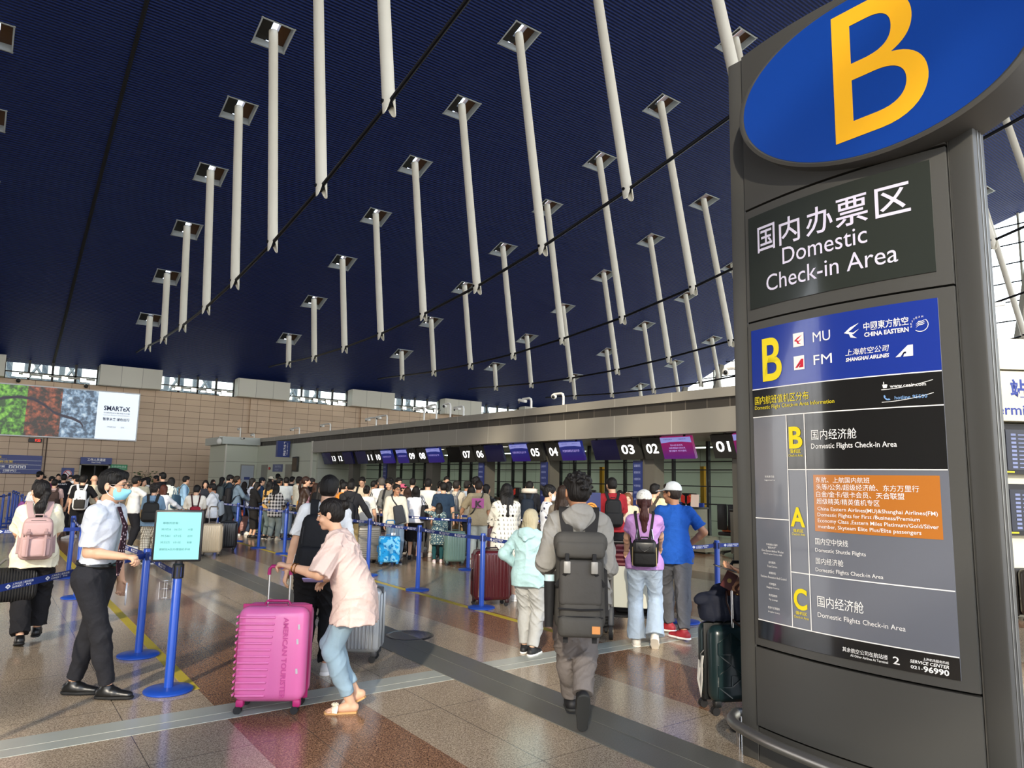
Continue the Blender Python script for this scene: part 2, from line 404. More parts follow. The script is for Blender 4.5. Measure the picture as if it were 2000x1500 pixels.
for ri, x in enumerate(ROWX):
    if ri == 0: continue
    rowname = ROWN[ri]
    nmax = 13
    for n in range(nmax):
        if ri == 1 and n > 11: continue
        ty = TOPY[n]; by, bz = BOTY[n], BOTZ[n]
        top = Vector((x, ty-0.02, roof_z(ty)+0.6)); bot = Vector((x, by, bz))
        d = (Vector((x, ty, roof_z(ty)))-bot).normalized(); top = Vector((x, ty, roof_z(ty))) + d*0.5
        rn = 'truss at the left edge' if ri == 1 else '%s truss from left' % ORD[ri-2]
        lab = 'white hanging roof strut, %s from back wall, %s' % (ORD[n], rn)
        t = thing('roof_strut', lab, 'roof strut', bot, 0, 'white struts hanging from the blue roof')
        key = n
        if key not in strut_proto:
            sb, d2 = make_strut(top-bot, Vector((0, 0, 0)), d)
            me = obj('tube', fixn(sb), M_strut, t, 50)
            p = BM(); box(p, (0, 0, 0), (0.09, 0.2, 0.22), Matrix.Rotation(-0.19, 3, 'X')); cyl(p, (-0.19, 0, 0.0), (0.19, 0, 0.0), 0.05, 10)
            me2 = obj('cable_clamp', p, M_cable, t)
            strut_proto[key] = (me, me2)
        else:
            for src in strut_proto[key]:
                c = src.copy(); C.objects.link(c); c.parent = t
    pts = [(x, y, z) for y, z in zip(BOTY, BOTZ)]
    pts = [(x, 47.6, roof_z(47.6)-0.12), (x, 46.2, 8.86)] + pts + [(x, -12.0, 17.5)]
    fine = []
    for a, c2 in zip(pts, pts[1:]): fine += [a, tuple((np.array(a)+np.array(c2))/2)]
    cb = BM(); tube(cb, pts, 0.055, 8)
    tag(obj('truss_cable', cb, M_cable), 'dark sagging cable joining the strut feet of %s' % ('the roof truss at the left edge' if ri == 1 else 'the %s roof truss from the left' % ORD[ri-2]), 'cable', 'cables under the roof')

# ---------------- back wall with clerestory, blocks, floodlights ----------------
b = BM()
DX0, DX1, DZ = 4.84, 6.36, 2.07
bx(b, -34, DX0, 50, 50.4, 0, 6.93); bx(b, DX1, 52.5, 50, 50.4, 0, 6.93); bx(b, DX0, DX1, 50, 50.4, DZ, 6.93)
struct('wall_back', b, M_brown)
b = BM()
for x in (14.55, 22.75, 30.9): bx(b, x, x+1.25, 49.85, 50, 4.55, 6.93)
struct('trim_9', b, M_brown)
b = BM(); bx(b, 2.84, 2.88, 49.95, 50, 0, 3.6); bx(b, 3.0, 3.05, 49.95, 50, 0, 3.6); struct('trim_10', b, mat('dark_pipe', '#4b3527', 0.6))
BLK = [(-34, -15.6), (-11.0, -7.5), (-2.9, 0.6), (5.3, 8.75), (13.45, 17.0), (21.7, 25.2), (29.75, 33.3), (37.9, 41.4), (46, 49.5)]
b = BM()
for x0, x1 in BLK: bx(b, x0, x1, 49.2, 50.6, 6.935, 8.17)
M_blk = tile_mat('white_block_panels', '#d8d6c8', '#d2d0c3', '#8d8b80', 1.17, 3.0, ox=5.3, oz=6.0, ms=0.012)
struct('trim_11', b, M_blk)
wi = 1
for (a0, a1), (c0, c1) in zip(BLK, BLK[1:]):
    b = BM(); x0, x1 = a1, c0; n = 4
    for k in range(n+1):
        x = x0+(x1-x0)*k/n; bx(b, x-0.06, x+0.06, 50.1, 50.25, 6.93, 8.1)
    bx(b, x0, x1, 50.1, 50.25, 7.33, 7.40); bx(b, x0, x1, 50.1, 50.25, 6.93, 6.97)
    wo = struct('window_%d' % wi, b, M_dark)
    b = BM(); bx(b, x0, x1, 50.17, 50.18, 6.93, 8.1); struct('window_pane', b, M_glass, parent=wo); 
    # steelwork and lit soffit of the hall behind, seen through the glass
    b = BM()
    for k in range(5):
        x = x0+(x1-x0)*(k+0.3)/5; tube(b, [(x, 53.5, 7.3), (x+0.9*(1 if k % 2 else -1), 53.5, 8.9)], 0.09, 6); bx(b, x-0.16, x+0.16, 54.2, 54.5, 7.25, 9)
    bx(b, x0, x1, 54.0, 54.2, 7.25, 7.5)
    struct('trim_%d' % (20+wi), b, mat('grey_steelwork', '#5c6266', 0.6))
    fl = thing('floodlight_bar', 'four lit floodlights on a bar in the high window, %s from the left' % ORD[wi-1], 'floodlights', (x0+(x1-x0)*0.5, 49.7, 7.05), 0, 'floodlight bars on the brown wall')
    p = BM(); box(p, (0.25, 0, 0.16), ((x1-x0)*0.82, 0.1, 0.10)); obj('bar', p, M_grey, fl)
    for k in range(4):
        p = BM(); box(p, (-(x1-x0)*0.28+k*0.95, -0.12, 0.10), (0.34, 0.2, 0.26), Matrix.Rotation(-0.3, 3, 'X')); q = obj('lamp_head', p, M_grey, fl)
        p = BM(); box(p, (-(x1-x0)*0.28+k*0.95, -0.235, 0.07), (0.30, 0.02, 0.22), Matrix.Rotation(-0.3, 3, 'X')); obj('lamp_lens', p, mat('flood_glow', '#fffbea', emit=9), q)
    wi += 1
b = BM(); bx(b, -34.2, -34.0, -12.5, 27, 0, 23); struct('wall_left_added', b, mat('added_left_wall', '#7d786c', 0.6))  # unseen end wall added to give the pylon panels a darker reflection
b = BM()
for y in np.arange(28, 50.1, 2.2): bx(b, -34.1, -34.0, y-0.05, y+0.05, 0, roof_z(y))
for z in np.arange(1.5, 15, 1.5): bx(b, -34.08, -34.02, 27, 50, z-0.03, z+0.03)
struct('window_40', b, M_grey)  # unseen opening added so side daylight reaches the back wall and far fascia
# corridor behind the staff door
b = BM(); bx(b, DX0-0.3, DX1+0.3, 54.4, 54.5, 0, 2.6); bx(b, DX0-0.3, DX0-0.2, 50.4, 54.4, 0, 2.6); bx(b, DX1+0.2, DX1+0.3, 50.4, 54.4, 0, 2.6); bx(b, DX0-0.3, DX1+0.3, 50.4, 54.5, 2.5, 2.6)
struct('wall_corridor', b, mat('corridor_dim', '#6b6a62', 0.7))
b = BM(); bx(b, DX0-0.05, DX0+0.04, 49.9, 50.05, 0, DZ+0.06); bx(b, DX1-0.04, DX1+0.05, 49.9, 50.05, 0, DZ+0.06); bx(b, DX0-0.05, DX1+0.05, 49.9, 50.05, DZ, DZ+0.06); d1 = struct('door_1', b, M_grey)
b = BM(); bx(b, DX0+0.75, DX0+0.82, 50.1, 50.15, 0, DZ); struct('door_mullion', b, M_dark, parent=d1)

# ---------------- the glazed end of the hall ----------------
b = BM()
for y in np.arange(-12, 50, 4.0):
    zt = roof_z(y); box(b, (52.3, y, zt/2), (0.25, 0.12, zt))
    tube(b, [(51.2, y+2.2, 0), (51.2, y-1.6, zt+0.2)], 0.35, 4, flat=(Vector((1, 0, 0)), 0.5))
struct('window_20', b, mat('end_wall_steel', '#b5b3a6', 0.5))
b = BM()
for z in np.arange(1.2, 23, 1.25):
    yy = [y for y in np.arange(-13, 50.1, 0.5) if roof_z(y) > z]
    tube(b, [(52.0, yy[0], z), (52.0, yy[-1], z)], 0.045, 5)
struct('trim_12', b, M_cable)
b = BM(); pv = [b.verts.new((52.45, y, 0)) for y in RY[1:]]; pu = [b.verts.new((52.45, y, roof_z(y))) for y in RY[1:]]
for i in range(len(pv)-1): b.faces.new((pv[i], pv[i+1], pu[i+1], pu[i]))
struct('window_pane', b, M_glass)

# ---------------- landside glass front behind the photographer ----------------
b = BM()
for x in np.arange(-33, 53, 3.0): box(b, (x, -12.5, 11.5), (0.16, 0.3, 23))
for z in (3.2, 6.4, 9.6, 12.8, 16, 19.2): bx(b, -34, 52.5, -12.6, -12.4, z-0.06, z+0.06)
struct('window_30', b, M_grey)
b = BM()
for x in np.arange(-29.5, 53, 8.0): cyl(b, (x, -10.5, 0), (x+0.0, -10.5, 23), 0.38, 16)
struct('column_front', b, M_white)
# ---------------- the zone B pylon ----------------
M_pyl = mat('pylon_graphite', '#525250', 0.45, 0.3, var=0.05, vscale=1.5)
M_pyld = mat('pylon_dark', '#2d2d2c', 0.45, 0.3)
M_edge = mat('edge_silver', '#8f8f8c', 0.35, 0.9)
pyl = thing('information_pylon', 'tall graphite pylon with blue oval letter B sign and check-in area panels', 'sign pylon', (4.1, 2.14, 0))
PO = Vector((4.1, 2.14, 0))
YC, HW = 2.137, 0.62
def bul(y): s = (y-YC)/HW; return 0.07*max(0.0, 1-s*s)
def PF(u, z, off=0.0):            # u = -Y so that u grows to the reader's right
    return Vector((3.96-bul(-u)-off, -u, z))-PO
def face_patch(bm, y0, y1, z0, z1, off=0.0, back=0.12, n=14):
    """curved slab between Y y0<y1"""
    a = [y1+(y0-y1)*i/n for i in range(n+1)]
    fr = [[bm.verts.new(PF(-y, z, off)) for z in (z0, z1)] for y in a]
    bk = [[bm.verts.new(Vector((3.96-bul(y)+back, y, z))-PO) for z in (z0, z1)] for y in a]
    for i in range(n):
        bm.faces.new((fr[i][0], fr[i+1][0], fr[i+1][1], fr[i][1])); bm.faces.new((bk[i+1][0], bk[i][0], bk[i][1], bk[i+1][1]))
        bm.faces.new((fr[i][1], fr[i+1][1], bk[i+1][1], bk[i][1])); bm.faces.new((fr[i+1][0], fr[i][0], bk[i][0], bk[i+1][0]))
    for k in (0, n): bm.faces.new((fr[k][0], fr[k][1], bk[k][1], bk[k][0]))
    return fixn(bm)
FY0, FY1 = 1.516, 2.757
b = BM(); bx(b, 4.02-4.1, 4.12-4.1, FY0-2.14, FY1-2.14, 0.0, 4.6); obj('core', b, M_pyld, pyl)
b = BM(); face_patch(b, FY0, FY1, 0.69, 2.71, 0, 0.08); obj('front_panel', b, M_pyl, pyl)
b = BM(); face_patch(b, FY0, FY1, 0.0, 0.20, -0.015, 0.08); obj('kick_plate', b, M_pyl, pyl)
b = BM(); face_patch(b, FY0, FY1, 0.215, 0.675, 0, 0.08); obj('base_panel', b, M_pyl, pyl)
b = BM(); face_patch(b, FY0, FY1, 2.722, 3.475, 0, 0.08); obj('front_panel', b, M_pyl, pyl)
b = BM(); face_patch(b, FY0, FY1, 3.49, 4.6, 0, 0.08); obj('top_panel', b, M_pyl, pyl)
for nm, ya, yb in (('left_post', FY1+0.008, FY1+0.125), ('right_post', FY0-0.13, FY0-0.008)):
    b = BM(); rbox(b, ((3.975+4.12)/2-4.1, (ya+yb)/2-2.14, 2.3), (0.145, yb-ya, 4.6), 0.012, 2); q = obj('post', b, M_pyl, pyl)
    b = BM()
    ye = ya if nm == 'left_post' else yb
    bx(b, 3.976-4.1, 3.99-4.1, ye-0.003-2.14, ye+0.003-2.14, 0.0, 4.6)
    for xx in (4.02, 4.06):
        yy = ya if nm == 'right_post' else yb
        bx(b, xx-4.1, xx+0.008-4.1, yy-0.003-2.14, yy+0.003-2.14, 0.0, 4.6)
    obj('edge_strip', b, M_edge, q)
# upper panel
M_scr = mat('smoked_glass', '#2f3431', 0.14, spec=0.5, coat=0.3)
M_lilac = mat('lilac_lettering', '#d9d6ee', 0.5)
b = BM(); face_patch(b, 1.587, 2.725, 2.80, 3.42, 0.006, -0.001); up = obj('upper_sign_panel', b, M_scr, pyl)
b = BM()
for ch, u0, u1 in (('国', -2.645, -2.505), ('内', -2.472, -2.322), ('办', -2.278, -2.108), ('票', -2.09, -1.906), ('区', -1.866, -1.686)):
    add_text(b, ch, u0, 3.158, u1-u0, 0.172, PF, 0.008, 3, depth=0.009)
add_text(b, 'Domestic', -2.452, 3.034, 0.536, 0.105, PF, 0.0, 4, depth=0.009)
add_text(b, 'Check-in Area', -2.582, 2.889, 0.82, 0.105, PF, 0.0, 4, depth=0.009)
obj('lettering', b, M_lilac, up)
# lower panel with its coloured fields
b = BM(); face_patch(b, 1.589, 2.722, 0.738, 2.657, 0.006, -0.001); lp = obj('lower_sign_panel', b, mat('panel_grey', '#6b6f7a', 0.16, spec=0.5, coat=0.4), pyl)
def field(nm, u0, u1, z0, z1, m, off=0.0075, n=10):
    bm = BM(); vs = [[bm.verts.new(PF(u0+(u1-u0)*i/n, z, off)) for z in (z0, z1)] for i in range(n+1)]
    for i in range(n): bm.faces.new((vs[i][0], vs[i+1][0], vs[i+1][1], vs[i][1]))
    return obj(nm, bm, m, lp)
M_pb = mat('panel_black', '#1c1c1d', 0.12, coat=0.6); M_pblue = mat('panel_blue', '#1f3796', 0.16, coat=0.4)
field('colour_field', -2.722, -1.589, 2.27, 2.657, M_pblue)
field('colour_field', -2.722, -1.589, 2.092, 2.27, M_pb)
field('colour_field', -2.462, -1.589, 1.761, 2.092, M_pb)
field('colour_field', -2.722, -1.589, 0.738, 0.847, M_pb)
field('colour_field', -2.292, -1.627, 1.41, 1.731, mat('panel_orange', '#b8722f', 0.2, coat=0.5))
b = BM()
def line_h(u0, u1, z, t=0.006, n=8):
    for i in range(n):
        a = u0+(u1-u0)*i/n; c = u0+(u1-u0)*(i+1)/n
        poly_face(b, rect_pts(a, c, z-t/2, z+t/2), PF, 0.0095)
for u0, u1, z in ((-2.722, -1.589, 2.27), (-2.722, -1.589, 2.092), (-2.462, -1.589, 1.761), (-2.462, -1.589, 1.162), (-2.722, -1.589, 0.847), (-2.722, -2.462, 1.462)): line_h(u0, u1, z)
for u in (-2.462, -2.337): poly_face(b, rect_pts(u-0.003, u+0.003, 0.847, 2.092), PF, 0.0096)
obj('ruled_lines', b, M_print, lp)
M_ly = mat('yellow_lettering', '#ecd81f', 0.5)
b = BM(); OFF = 0.0105
def T(body, u0, u1, z0, z1, bold=0.0, res=2, **k): add_text(b, body, u0, z0, u1-u0, z1-z0, PF, bold, res, depth=OFF, **k)
T('B', -2.631, -2.481, 2.313, 2.587, 0.015, 5); T('B', -2.446, -2.353, 1.886, 2.017, 0.03, 4); T('A', -2.452, -2.354, 1.426, 1.54, 0.03, 4); T('C', -2.448, -2.358, 0.952, 1.074, 0.03, 4)
for z0, z1, y0, y1 in ((1.858, 1.882, 2.442, 2.366), (1.394, 1.414, 2.436, 2.367), (0.925, 0.944, 2.438, 2.362)): T('值机区', -y0, -y1, z0, z1, 0.01)
for z0, y0, y1 in ((1.838, 2.452, 2.354), (1.376, 2.446, 2.356), (0.904, 2.45, 2.352)): T('Check-in Area', -y0, -y1, z0, z0+0.015)
T('国内航班值机区分布', -2.702, -2.301, 2.171, 2.224, 0.0); T('Domestic Flight Check-in Area Information', -2.703, -2.142, 2.132, 2.163)
obj('yellow_lettering', b, M_ly, lp)
b = BM()
T('MU', -2.26, -2.151, 2.508, 2.568, 0, 4); T('FM', -2.26, -2.146, 2.372, 2.43, 0, 4)
T('中國東方航空', -1.958, -1.728, 2.53, 2.578, 0.008); T('CHINA EASTERN', -1.956, -1.729, 2.494, 2.52, 0.03)
T('上海航空公司', -2.066, -1.83, 2.40, 2.438, 0.0, shear=0.2); T('SHANGHAI AIRLINES', -2.065, -1.831, 2.367, 2.389, 0.03, shear=0.2)
T('www.ceair.com', -1.836, -1.663, 2.198, 2.216, 0.01); 
T('国内经济舱', -2.293, -2.023, 1.932, 1.992); T('Domestic Flights Check-in Area', -2.296, -1.816, 1.872, 1.912, 0.006)
T('东航、上航国内航班', -2.275, -1.964, 1.686, 1.718); T('头等/公务/超级经济舱、东方万里行', -2.273, -1.722, 1.645, 1.679); T('白金/金卡/银卡会员、天合联盟', -2.275, -1.793, 1.604, 1.638); T('超级精英/精英值机专区', -2.274, -1.917, 1.564, 1.597)
for k, (s, y1) in enumerate((('China Eastern Airlines(MU)&Shanghai Airlines(FM)', 1.644), ('Domestic Flights for First /Business/Premium', 1.727), ('Economy Class ,Eastern Miles Platimum/Gold/Silver', 1.643), ('member, Skyteam Elite Plus/Elite passengers', 1.723))): T(s, -2.271, -y1, 1.522-0.0335*k, 1.549-0.0335*k, 0.004)
T('国内空中快线', -2.292, -2.097, 1.335, 1.372); T('Domestic Shuttle Flights', -2.294, -2.002, 1.288, 1.316)
T('国内经济舱', -2.293, -2.128, 1.226, 1.262); T('Domestic Flights Check-in Area', -2.296, -1.917, 1.178, 1.206)
T('国内经济舱', -2.293, -2.027, 0.99, 1.052); T('Domestic Flights Check-in Area', -2.293, -1.82, 0.925, 0.96)
for s, ua, ub, z0, h in (('东航意见箱', -2.637, -2.563, 1.712, 0.013), ('Suggestions box', -2.64, -2.556, 1.69, 0.012), ('东航微信小程序', -2.64, -2.553, 1.30, 0.013), ('"服务大厅"', -2.63, -2.565, 1.282, 0.013), ('China Eastern Airlines Wechat', -2.68, -2.51, 1.262, 0.013), ('Mini Program Service Hall', -2.663, -2.523, 1.242, 0.013),
    ('出行服务', -2.625, -2.572, 1.193, 0.014), ('Travel Service', -2.636, -2.56, 1.17, 0.013), ('疫情防控', -2.625, -2.572, 1.13, 0.014), ('Pandemic Prevention And Control', -2.69, -2.495, 1.105, 0.014), ('行李服务', -2.625, -2.572, 1.065, 0.014), ('Baggage Service', -2.645, -2.55, 1.043, 0.014), ('贵宾室服务', -2.63, -2.565, 0.998, 0.014), ('Vip Lounge', -2.63, -2.563, 0.972, 0.014), ('机场不正常服务', -2.64, -2.55, 0.925, 0.014), ('Irregular Service', -2.638, -2.55, 0.90, 0.013)):
    T(s, ua, ub, z0, z0+h, 0.0, 1)
T('其余航空公司在航站楼', -2.153, -1.914, 0.775, 0.80, 0.004); T('All Other Airlines At Terminal', -2.11, -1.914, 0.756, 0.769, 0.01); T('2', -1.889, -1.857, 0.762, 0.80, 0.01)
T('上海机场服务热线', -1.747, -1.634, 0.806, 0.82, 0.01); T('SERVICE CENTER', -1.808, -1.634, 0.785, 0.801, 0.02, shear=0.2); T('021-', -1.806, -1.75, 0.757, 0.773, 0.02); T('96990', -1.748, -1.635, 0.75, 0.78, 0.03)
# marks: swallow, tail fin, ring
def mark(pts, m=0, off=OFF): poly_face(b, pts, PF, off, m)
def swallow(x, z, s):
    for q in ([(0, .45), (.42, .78), (1.0, 1.0), (.55, .66), (.30, .50)], [(0, .45), (.30, .50), (.60, .40), (1.0, .60), (.62, .30), (.35, .33)], [(.30, .40), (.42, .10), (.85, 0), (.60, .18), (.48, .36)]):
        mark([(x+a*s, z+c*s) for a, c in q])
def fin(x, z, s, wd=1.2):
    mark([(x+a*s*wd, z+c*s) for a, c in [(0, 0), (.28, 0), (.78, .8), (.66, .8), (.42, .42), (.62, .42), (.60, .25), (.50, .25), (.44, .0), (.98, 0), (1.0, 1.0), (.72, 1.0)]])
swallow(-2.068, 2.495, 0.085); fin(-1.80, 2.362, 0.06, 1.45)
for k in range(20):
    a0 = 2*math.pi*(k/20-0.12); a1 = 2*math.pi*((k+1)/20-0.12)
    if 5 <= k <= 14: continue
    cx, cz, r0, r1 = -1.672, 2.523, 0.034, 0.0375
    mark([(cx+r0*math.cos(a0), cz+r0*math.sin(a0)), (cx+r1*math.cos(a0), cz+r1*math.sin(a0)), (cx+r1*math.cos(a1), cz+r1*math.sin(a1)), (cx+r0*math.cos(a1), cz+r0*math.sin(a1))])
for k in range(3): mark([(-1.695, 2.515+k*.009-.006), (-1.68, 2.521+k*.009), (-1.665, 2.521+k*.009), (-1.648, 2.532+k*.009), (-1.665, 2.526+k*.009), (-1.68, 2.526+k*.009)])
for k, ch in enumerate('SKYTEAM'):
    a = R(185-k*18); T(ch, -1.672+0.044*math.cos(a)-.004, -1.672+0.044*math.cos(a)+.004, 2.523+0.044*math.sin(a)-.005, 2.523+0.044*math.sin(a)+.005, 0.0, 1)
for z in (2.19, 2.122):
    for i in range(8):
        a, c = i/8, (i+1)/8; f = lambda t: z+0.035*t**2
        mark([(-1.88+0.25*a, f(a)), (-1.88+0.25*c, f(c)), (-1.88+0.25*c, f(c)+0.003), (-1.88+0.25*a, f(a)+0.003)])
for q in ([(0, 0), (.6, 0), (.75, .5), (.5, .6), (.2, .55), (.2, 1.0), (.08, 1.0), (.06, .5), (-.15, .6)],): mark([(-1.87+a*.03, 2.20+c*.034) for a, c in q])
obj('white_lettering', b, M_print, lp)
b = BM(); T('hotline 95530', -1.815, -1.66, 2.134, 2.153, 0.01); mark([(-1.87+a*.034, 2.132+c*.03) for a, c in [(0, .9), (.2, 1.0), (.3, .75), (.25, .5), (.6, .25), (.8, .35), (1.0, .1), (.8, 0), (.4, .05), (.05, .5)]]); obj('hotline_lettering', b, mat('pale_blue_lettering', '#7aa4d8', 0.5), lp)
b = BM()
for z0, z1 in ((2.498, 2.582), (2.357, 2.441)): mark(rect_pts(-2.394, -2.321, z0, z1), off=0.0098)
obj('logo_square', b, M_print, lp)
b = BM(); swallow(-2.387, 2.51, 0.056); fin(-2.385, 2.37, 0.05, 1.15); obj('logo_mark', b, mat('logo_red', '#c8203a', 0.5), lp)
# the oval head
oc = Vector((3.80, 1.830, 3.994)); AX, BZ, TH = 0.821, 0.491, R(5.1)
def OV(t, k=1.0, off=0.0):
    y = AX*k*math.cos(t); z = BZ*k*math.sin(t)
    return Vector((oc.x-off, oc.y+y*math.cos(TH)-z*math.sin(TH), oc.z+y*math.sin(TH)+z*math.cos(TH)))-PO
def oval(bm, k0, k1, x0, x1, n=72):
    rings = [[bm.verts.new(OV(2*math.pi*i/n, k, o)) for i in range(n)] for k, o in ((k0, x0), (k1, x1))]
    return rings
b = BM(); n = 72
prof = [(0.985, 0.0), (1.0, 0.004), (1.035, -0.006), (1.04, -0.03), (1.04, -0.30), (0.9, -0.30)]
rg = [[b.verts.new(OV(2*math.pi*i/n, k, o)) for i in range(n)] for k, o in prof]
for A, B in zip(rg, rg[1:]):
    for i in range(n): b.faces.new((A[i], A[(i+1) % n], B[(i+1) % n], B[i]))
b.faces.new(rg[-1]); b.faces.new(rg[0]); fixn(b); hd = obj('oval_head', b, M_pyl, pyl)
b = BM(); f = b.faces.new([b.verts.new(OV(2*math.pi*i/n, 0.985, 0.002)) for i in range(n)]); obj('oval_face', fixn(b), mat('oval_blue', '#123f98', 0.3, coat=0.15), hd)
b = BM(); OM = lambda u, z, off: Vector((3.80-off, -u, z))-PO
add_text(b, 'B', -2.022, 3.627, 0.515, 0.788, OM, 0.0, 10, depth=0.004); obj('letter', b, mat('letter_yellow', '#f2b524', 0.4), hd)
# steel guard rail round the foot
def atz(px, py, z):
    d = pray(px, py); k = (z-HC)/d[2]; return Vector((d[0]*k, d[1]*k, z))
rp = [(1474, 1386), (1452, 1391), (1436, 1396), (1429, 1403), (1434, 1413), (1456, 1427), (1500, 1450), (1560, 1476), (1640, 1508), (1760, 1552)]
pts = [Vector((4.12, 2.98, 0.20)), Vector((4.08, 3.0, 0.20))]+[atz(px, py, 0.20) for px, py in rp[2:]]
pts += [Vector((3.52, 1.35, 0.20)), Vector((3.62, 1.2, 0.20)), Vector((3.80, 1.16, 0.2)), Vector((4.10, 1.16, 0.2)), Vector((4.10, 1.4, 0.2))]
fine = []
for i in range(len(pts)-1):
    for k in range(4):
        t_ = k/4; P0, P1, P2, P3 = pts[max(i-1, 0)], pts[i], pts[i+1], pts[min(i+2, len(pts)-1)]; fine.append(0.5*((2*P1)+(-P0+P2)*t_+(2*P0-5*P1+4*P2-P3)*t_*t_+(-P0+3*P1-3*P2+P3)*t_**3))
pts = fine+[pts[-1]]
b = BM(); tube(b, [p-PO for p in pts], 0.032, 14)
gr = obj('guard_rail', b, mat('rail_steel', '#aaa7a1', 0.38, 0.9), pyl)
b = BM(); cyl(b, Vector((4.09, 2.985, 0))-PO, Vector((4.09, 2.985, 0.2))-PO, 0.02, 10); cyl(b, Vector((4.05, 1.16, 0))-PO, Vector((4.05, 1.16, 0.2))-PO, 0.02, 10); obj('rail_foot', b, M_chrome, gr)
# ---------------- check-in island on the right ----------------
FX = 13.0
b = BM()
bx(b, FX, FX+0.25, 6.5, 33.9, 2.825, 3.37); bx(b, FX+0.02, FX+0.3, 6.5, 42.5, 3.60, 3.815)
bx(b, FX+0.3, FX+6.5, 6.5, 42.5, 3.60, 3.70); bx(b, FX+0.25, FX+6.5, 6.5, 33.9, 2.83, 2.90)
struct('trim_13', b, tile_mat('fascia_panels', '#9c978b', '#989387', '#c2beb1', 1.9, 4.0, ox=9.3, oz=2.5, ms=0.012, rough=0.42, axis='Y'))
b = BM(); bx(b, FX+0.10, FX+0.3, 6.5, 42.5, 3.37, 3.60); struct('trim_14', b, tile_mat('fascia_grille', '#3f3a33', '#36322c', '#6a6358', 0.62, 4.0, ox=9.0, oz=2.5, ms=0.014, axis='Y'))
b = BM(); bx(b, FX+6.3, FX+6.5, 11.2, 42.5, 0, 3.6); bx(b, FX+6.3, FX+6.5, 6.5, 8.4, 0, 3.6); bx(b, FX+6.3, FX+6.5, 8.4, 11.2, 2.3, 3.6); bx(b, FX+0.25, FX+6.5, 33.7, 33.9, 0, 2.83)
struct('wall_island', b, tile_mat('island_wall', '#b9bcae', '#b4b7a9', '#85887c', 2.2, 0.78, ox=0, oz=0.5, ms=0.014, axis='Y'))
b = BM()
for y in (9.5, 12.3, 16.4, 19.75, 23.3, 26.9, 30.4): bx(b, 13.62, 13.98, y, y+0.48, 0, 2.83)
struct('column_island', b, mat('column_grey', '#5a574f', 0.5))
# glazed screen behind the desks
b = BM()
yy = [8.6, 9.3, 10.0, 10.8, 11.3, 12.3, 13.5, 14.2, 14.6, 15.4, 16.2, 17.0, 17.7, 18.4, 19.2, 20.4, 21.1, 22.0, 22.8, 23.9, 24.7, 25.6, 26.7, 27.6, 28.6, 29.8, 31, 32]
for y in yy: bx(b, 15.7, 15.8, y-0.035, y+0.035, 0, 2.83)
for z in (1.15, 1.62, 2.06, 2.28): bx(b, 15.72, 15.78, 7.5, 33.5, z-0.015, z+0.015)
win = struct('window_31', b, M_dark)
b = BM(); bx(b, 15.745, 15.755, 7.5, 33.5, 0, 2.83); struct('window_pane', b, M_glass, parent=win)
b = BM()
for y, z in ((11.0, 1.5), (11.6, 1.5), (13.6, 1.5), (17.9, 1.5)): bx(b, 17.2, 17.3, y, y+0.14, 1.0, 2.2)
tag(obj('gilded_panel', b, mat('gilded', '#b98a2c', 0.35, 0.7)), 'narrow gilded upright panels glimpsed through the glass behind the desks', 'wall panel')
# downlights under the canopy
k = 0
for y in (8.6, 9.4, 10.3, 15.2, 16.2, 19.8, 24.0):
    for x in ((14.2, 15.0) if y < 11 else (14.4,)):
        t = thing('downlight', 'lit round downlight under the canopy, %s' % ('%s row over the rightmost desk, %s' % ('front' if x < 14.5 else 'rear', {8.6: 'right one', 9.4: 'middle one', 10.3: 'left one'}[y]) if y < 11 else 'beside the %s number screen' % {15.2: 'fourth', 16.2: 'fifth', 19.8: 'seventh', 24.0: 'ninth'}[y]), 'downlight', (x, y, 2.82), 0, 'downlights under the canopy')
        p = BM(); lathe(p, [(0.13, 0.0), (0.15, -0.01), (0.15, 0.01)], n=20); obj('trim_ring', p, M_white, t)
        p = BM(); lathe(p, [(0.0, -0.008), (0.12, -0.006)], n=20); obj('diffuser', p, mat('lamp_glow', '#fff6e0', emit=6), t)
# unseen fill strips added over the working side to brighten the island interior
for k, y in enumerate((9.4, 13.0, 16.6, 20.2, 23.8, 27.4, 31.0)):
    t = thing('strip_lamp', 'lit ceiling strip lamp behind the desk glass, %s from the right' % ORD[k], 'ceiling lamp', (17.4, y, 2.80), 0, 'strip lamps inside the check-in island')
    p = BM(); bx(p, -0.12, 0.12, -1.2, 1.2, -0.02, 0.02); obj('housing', p, M_white, t); p = BM(); bx(p, -0.10, 0.10, -1.15, 1.15, -0.026, -0.02); obj('diffuser', p, mat('added_fill_glow', '#f4fff2', emit=5), t)
    la = bpy.data.lights.new('added_fill_light', 'AREA'); la.shape = 'RECTANGLE'; la.size = 0.2; la.size_y = 2.3; la.energy = 22; la.color = (0.92, 1.0, 0.93); lo_ = bpy.data.objects.new('added_fill_light', la); C.objects.link(lo_); lo_.parent = t; lo_.location = (0, 0, -0.04)
